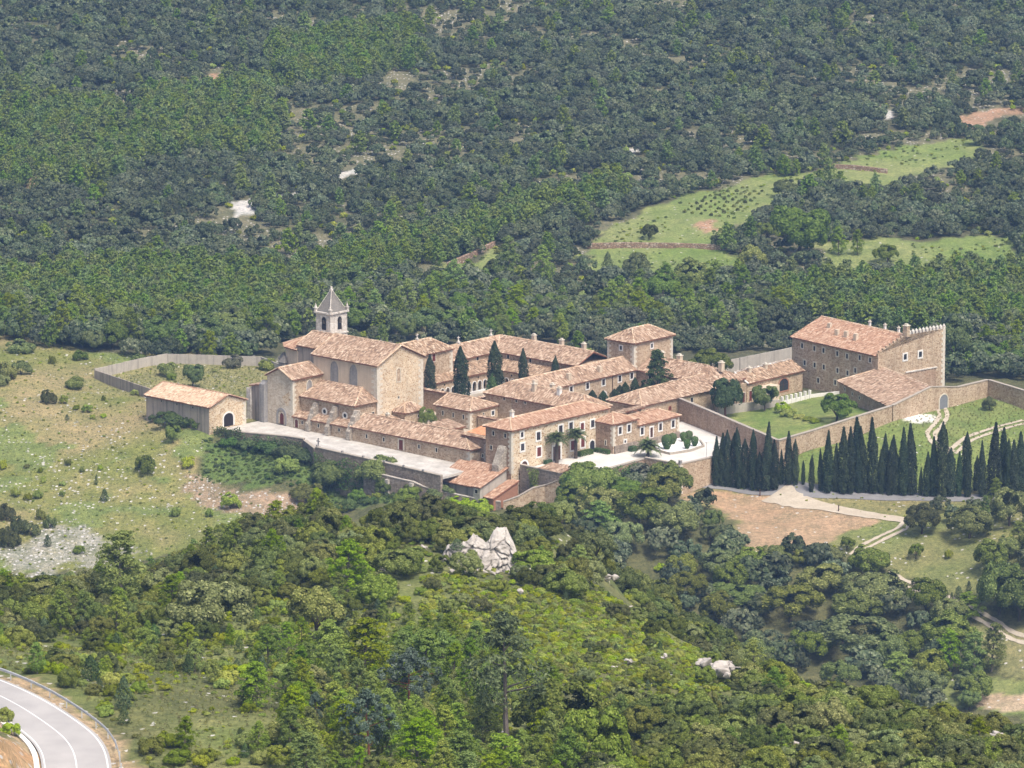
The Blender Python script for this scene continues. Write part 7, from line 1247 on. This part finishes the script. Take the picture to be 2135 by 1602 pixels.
def instancer(name, pts, meshes, label, tilt=0.0, kind='stuff', sink=.03, wid=(.85, 1.2)):
    """one mass of plants or stones: geometry nodes put the prototypes on the points"""
    pts = np.array(pts); n = len(pts)
    if n == 0: return
    r = np.random.default_rng(n); z = hz(pts[:, 0], pts[:, 1]) - pts[:, 2] * sink; me = bpy.data.meshes.new(name); me.vertices.add(n); me.vertices.foreach_set('co', np.c_[pts[:, :2], z].astype(np.float32).ravel())
    s = pts[:, 2]; wv = r.uniform(*wid, n); a = me.attributes.new('size', 'FLOAT_VECTOR', 'POINT'); a.data.foreach_set('vector', np.c_[s * wv, s * wv, s].astype(np.float32).ravel())
    a = me.attributes.new('turn', 'FLOAT_VECTOR', 'POINT'); a.data.foreach_set('vector', np.c_[r.normal(0, tilt, n), r.normal(0, tilt, n), r.random(n) * 6.283].astype(np.float32).ravel())
    a = me.attributes.new('which', 'INT', 'POINT'); a.data.foreach_set('value', r.integers(0, len(meshes), n).astype(np.int32))
    ob = obj(name, me); tag(ob, label, kind=kind)
    pc = bpy.data.collections.new(name + '_kinds')
    for i, q in enumerate(meshes): p_ = bpy.data.objects.new('%s_kind_%d' % (name, i), q); pc.objects.link(p_)
    g = bpy.data.node_groups.new(name, 'GeometryNodeTree'); g.interface.new_socket('Geometry', in_out='INPUT', socket_type='NodeSocketGeometry'); g.interface.new_socket('Geometry', in_out='OUTPUT', socket_type='NodeSocketGeometry')
    gi, go = g.nodes.new('NodeGroupInput'), g.nodes.new('NodeGroupOutput'); ip = g.nodes.new('GeometryNodeInstanceOnPoints'); ci = g.nodes.new('GeometryNodeCollectionInfo'); ci.inputs['Collection'].default_value = pc; ci.inputs['Separate Children'].default_value = True; ci.inputs['Reset Children'].default_value = True
    def na(nm, ty): q = g.nodes.new('GeometryNodeInputNamedAttribute'); q.data_type = ty; q.inputs[0].default_value = nm; return q.outputs[0]
    er = g.nodes.new('FunctionNodeEulerToRotation'); g.links.new(na('turn', 'FLOAT_VECTOR'), er.inputs[0])
    g.links.new(gi.outputs[0], ip.inputs['Points']); g.links.new(ci.outputs[0], ip.inputs['Instance']); ip.inputs['Pick Instance'].default_value = True; g.links.new(na('which', 'INT'), ip.inputs['Instance Index']); g.links.new(er.outputs[0], ip.inputs['Rotation']); g.links.new(na('size', 'FLOAT_VECTOR'), ip.inputs['Scale']); g.links.new(ip.outputs[0], go.inputs[0])
    md = ob.modifiers.new('scatter', 'NODES'); md.node_group = g
    return ob
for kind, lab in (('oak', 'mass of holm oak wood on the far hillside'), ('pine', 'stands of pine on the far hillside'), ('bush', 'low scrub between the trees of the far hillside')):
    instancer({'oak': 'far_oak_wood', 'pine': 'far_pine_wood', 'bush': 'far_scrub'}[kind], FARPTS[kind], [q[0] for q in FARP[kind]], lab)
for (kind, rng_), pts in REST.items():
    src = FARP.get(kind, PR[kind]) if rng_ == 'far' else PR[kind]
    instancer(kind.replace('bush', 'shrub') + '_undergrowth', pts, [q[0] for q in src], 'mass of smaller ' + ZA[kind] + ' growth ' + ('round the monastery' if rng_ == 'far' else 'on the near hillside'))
# low scrub, grass tufts and stones
def tuft(seed):
    r = np.random.default_rng(seed); n = 26; a = r.random(n) * 6.283; rad = r.random(n) ** .5 * .5; P = np.stack([rad * np.cos(a), rad * np.sin(a), r.uniform(.2, .75, n)], 1); Nn = unit(np.stack([np.cos(a), np.sin(a), r.uniform(.1, .9, n)], 1)); return leaf_quads(P, Nn, .2, .5, seed)
TU = [fast_mesh('tuft', *tuft(s), 'leaf_grass') for s in (1, 2, 3)]
LOW = [fast_mesh('low_scrub', *crown_bush(s, nl=.13, size=.075, flat=.42)[0], 'leaf_bush') for s in (81, 82, 83)]
BRM = [fast_mesh('bramble', *crown_bush(s, nl=.13, size=.075, flat=.42)[0], 'leaf_ivy') for s in (84, 85)]
LTB = [fast_mesh('low_green', *crown_bush(s, nl=.12, size=.08, flat=.35)[0], 'leaf_light') for s in (86, 87)]
def spread(P, sp, seed, lo_, hi_, cond=None):
    gx, gy = grid_pts(P, sp, seed); r = np.random.default_rng(seed); k = np.ones(len(gx), bool) if cond is None else cond(gx, gy)
    k &= (seg_dist(gx, gy, D['road_c']) > 6.0); gx, gy = gx[k], gy[k]; return np.c_[gx, gy, r.uniform(lo_, hi_, len(gx))]
L_ = [spread(FG['garrigue'], .95, 201, .35, .85), spread(FG['pinesouth'], 1.5, 202, .3, .8), spread(FG['oakcrest'], 1.6, 203, .4, .9), spread(FG['oakright'], 1.3, 204, .4, .9), spread(FG['mixleft'], 1.7, 205, .25, .6, lambda gx, gy: fbm(gx, gy, 15, 51) < .62)]
instancer('low_scrub', np.concatenate(L_), LOW, 'low garrigue scrub covering the near hillside')
instancer('meadow_scrub', np.concatenate([spread(ZN['meadow'], 3.4, 206, .2, .55), spread(ZN['rslope'], 4.0, 207, .2, .5, lambda gx, gy: ~inpoly(gx, gy, ZN['field']))]), LOW, 'scattered low plants in the dry meadows')
instancer('field_weeds', np.concatenate([spread(q, 2.4, 230 + i_, .25, .8, lambda gx, gy: fbm(gx, gy, 7, 81) > .52) for i_, q in enumerate(ZN['ffield'])]), LTB + LOW, 'weeds and low growth in the green fields of the far slope')
instancer('bramble_patch', spread(ZN['greenslope'], 1.5, 208, .4, 1.1, lambda gx, gy: (fbm(gx, gy, 9, 71) > .47)), BRM, 'dark brambles on the bank below the church terrace'); instancer('green_weeds', spread(ZN['greenslope'], 1.1, 209, .25, .6), LTB, 'bright green weeds on the bank below the church terrace')
instancer('grass', np.concatenate([spread(ZN['meadow'], 1.5, 210, .15, .36), spread(FG['mixleft'], 1.0, 211, .2, .45), spread([tuple(wld(a, b_)[:2]) for a, b_ in ((-116, 4), (-116, 23), (-101, 34), (-72, 26), (-70, -2))], 1.3, 212, .25, .5), spread([tuple(wld(a, b_)[:2]) for a, b_ in ((32, 42), (32, 106), (55, 100), (55, 60))], 1.2, 213, .25, .5)]), TU, 'tufts of dry and green grass')
STN = [boulder_mesh(90 + s, 10, (1, .8, .45)) for s in range(3)]
for q in STN: q.materials.clear(); q.materials.append(MATS['limestone_grey'])
instancer('stones', np.concatenate([spread(ZN['scree'], 1.9, 220, .10, .5), spread(ZN['meadow'], 2.6, 221, .1, .4, lambda gx, gy: fbm(gx, gy, 11, 33) > .5), spread(ZN['pink'], 1.6, 222, .1, .35)]), STN, 'loose limestone lying in the meadow and scree', .25, sink=.1)
# vine rows in the far field and clods on the ploughed ground
V_ = np.array(D['vines']); vp = []
for i in range(6):
    for j in range(9):
        u_, v_ = i / 5, j / 8; p = (V_[0] * (1 - u_) + V_[3] * u_) * (1 - v_) + (V_[1] * (1 - u_) + V_[2] * u_) * v_; vp.append((p[0] + random.uniform(-.25, .25), p[1] + random.uniform(-.3, .3), random.uniform(.7, 1.15)))
for q in vp: plant('oakbush', q[0], q[1], q[2], q[2] * .95, 'small young bush planted in rows across the green field', 'young bushes planted in rows on the green field', trunk=False)
# ---------------------------------------------------------------- thin summer haze
hb = box(-960, 960, -30, 2600, float(GZ.min()) - 1.5, max(float(GZ.max()), 197.0) + 16); HZ = obj('haze', fast_mesh('haze', np.array(hb[0]), hb[1], [])); tag(HZ, 'thin bluish summer haze over the valley', kind='stuff')
hm = bpy.data.materials.new('haze_air'); hm.use_nodes = True; hn = hm.node_tree; hn.nodes.clear(); ho = hn.nodes.new('ShaderNodeOutputMaterial'); pv = hn.nodes.new('ShaderNodeVolumePrincipled')
pv.inputs['Color'].default_value = (.36, .60, 1.0, 1); pv.inputs['Density'].default_value = HAZE; pv.inputs['Anisotropy'].default_value = .2; hn.links.new(pv.outputs[0], ho.inputs['Volume']); HZ.data.materials.append(hm)
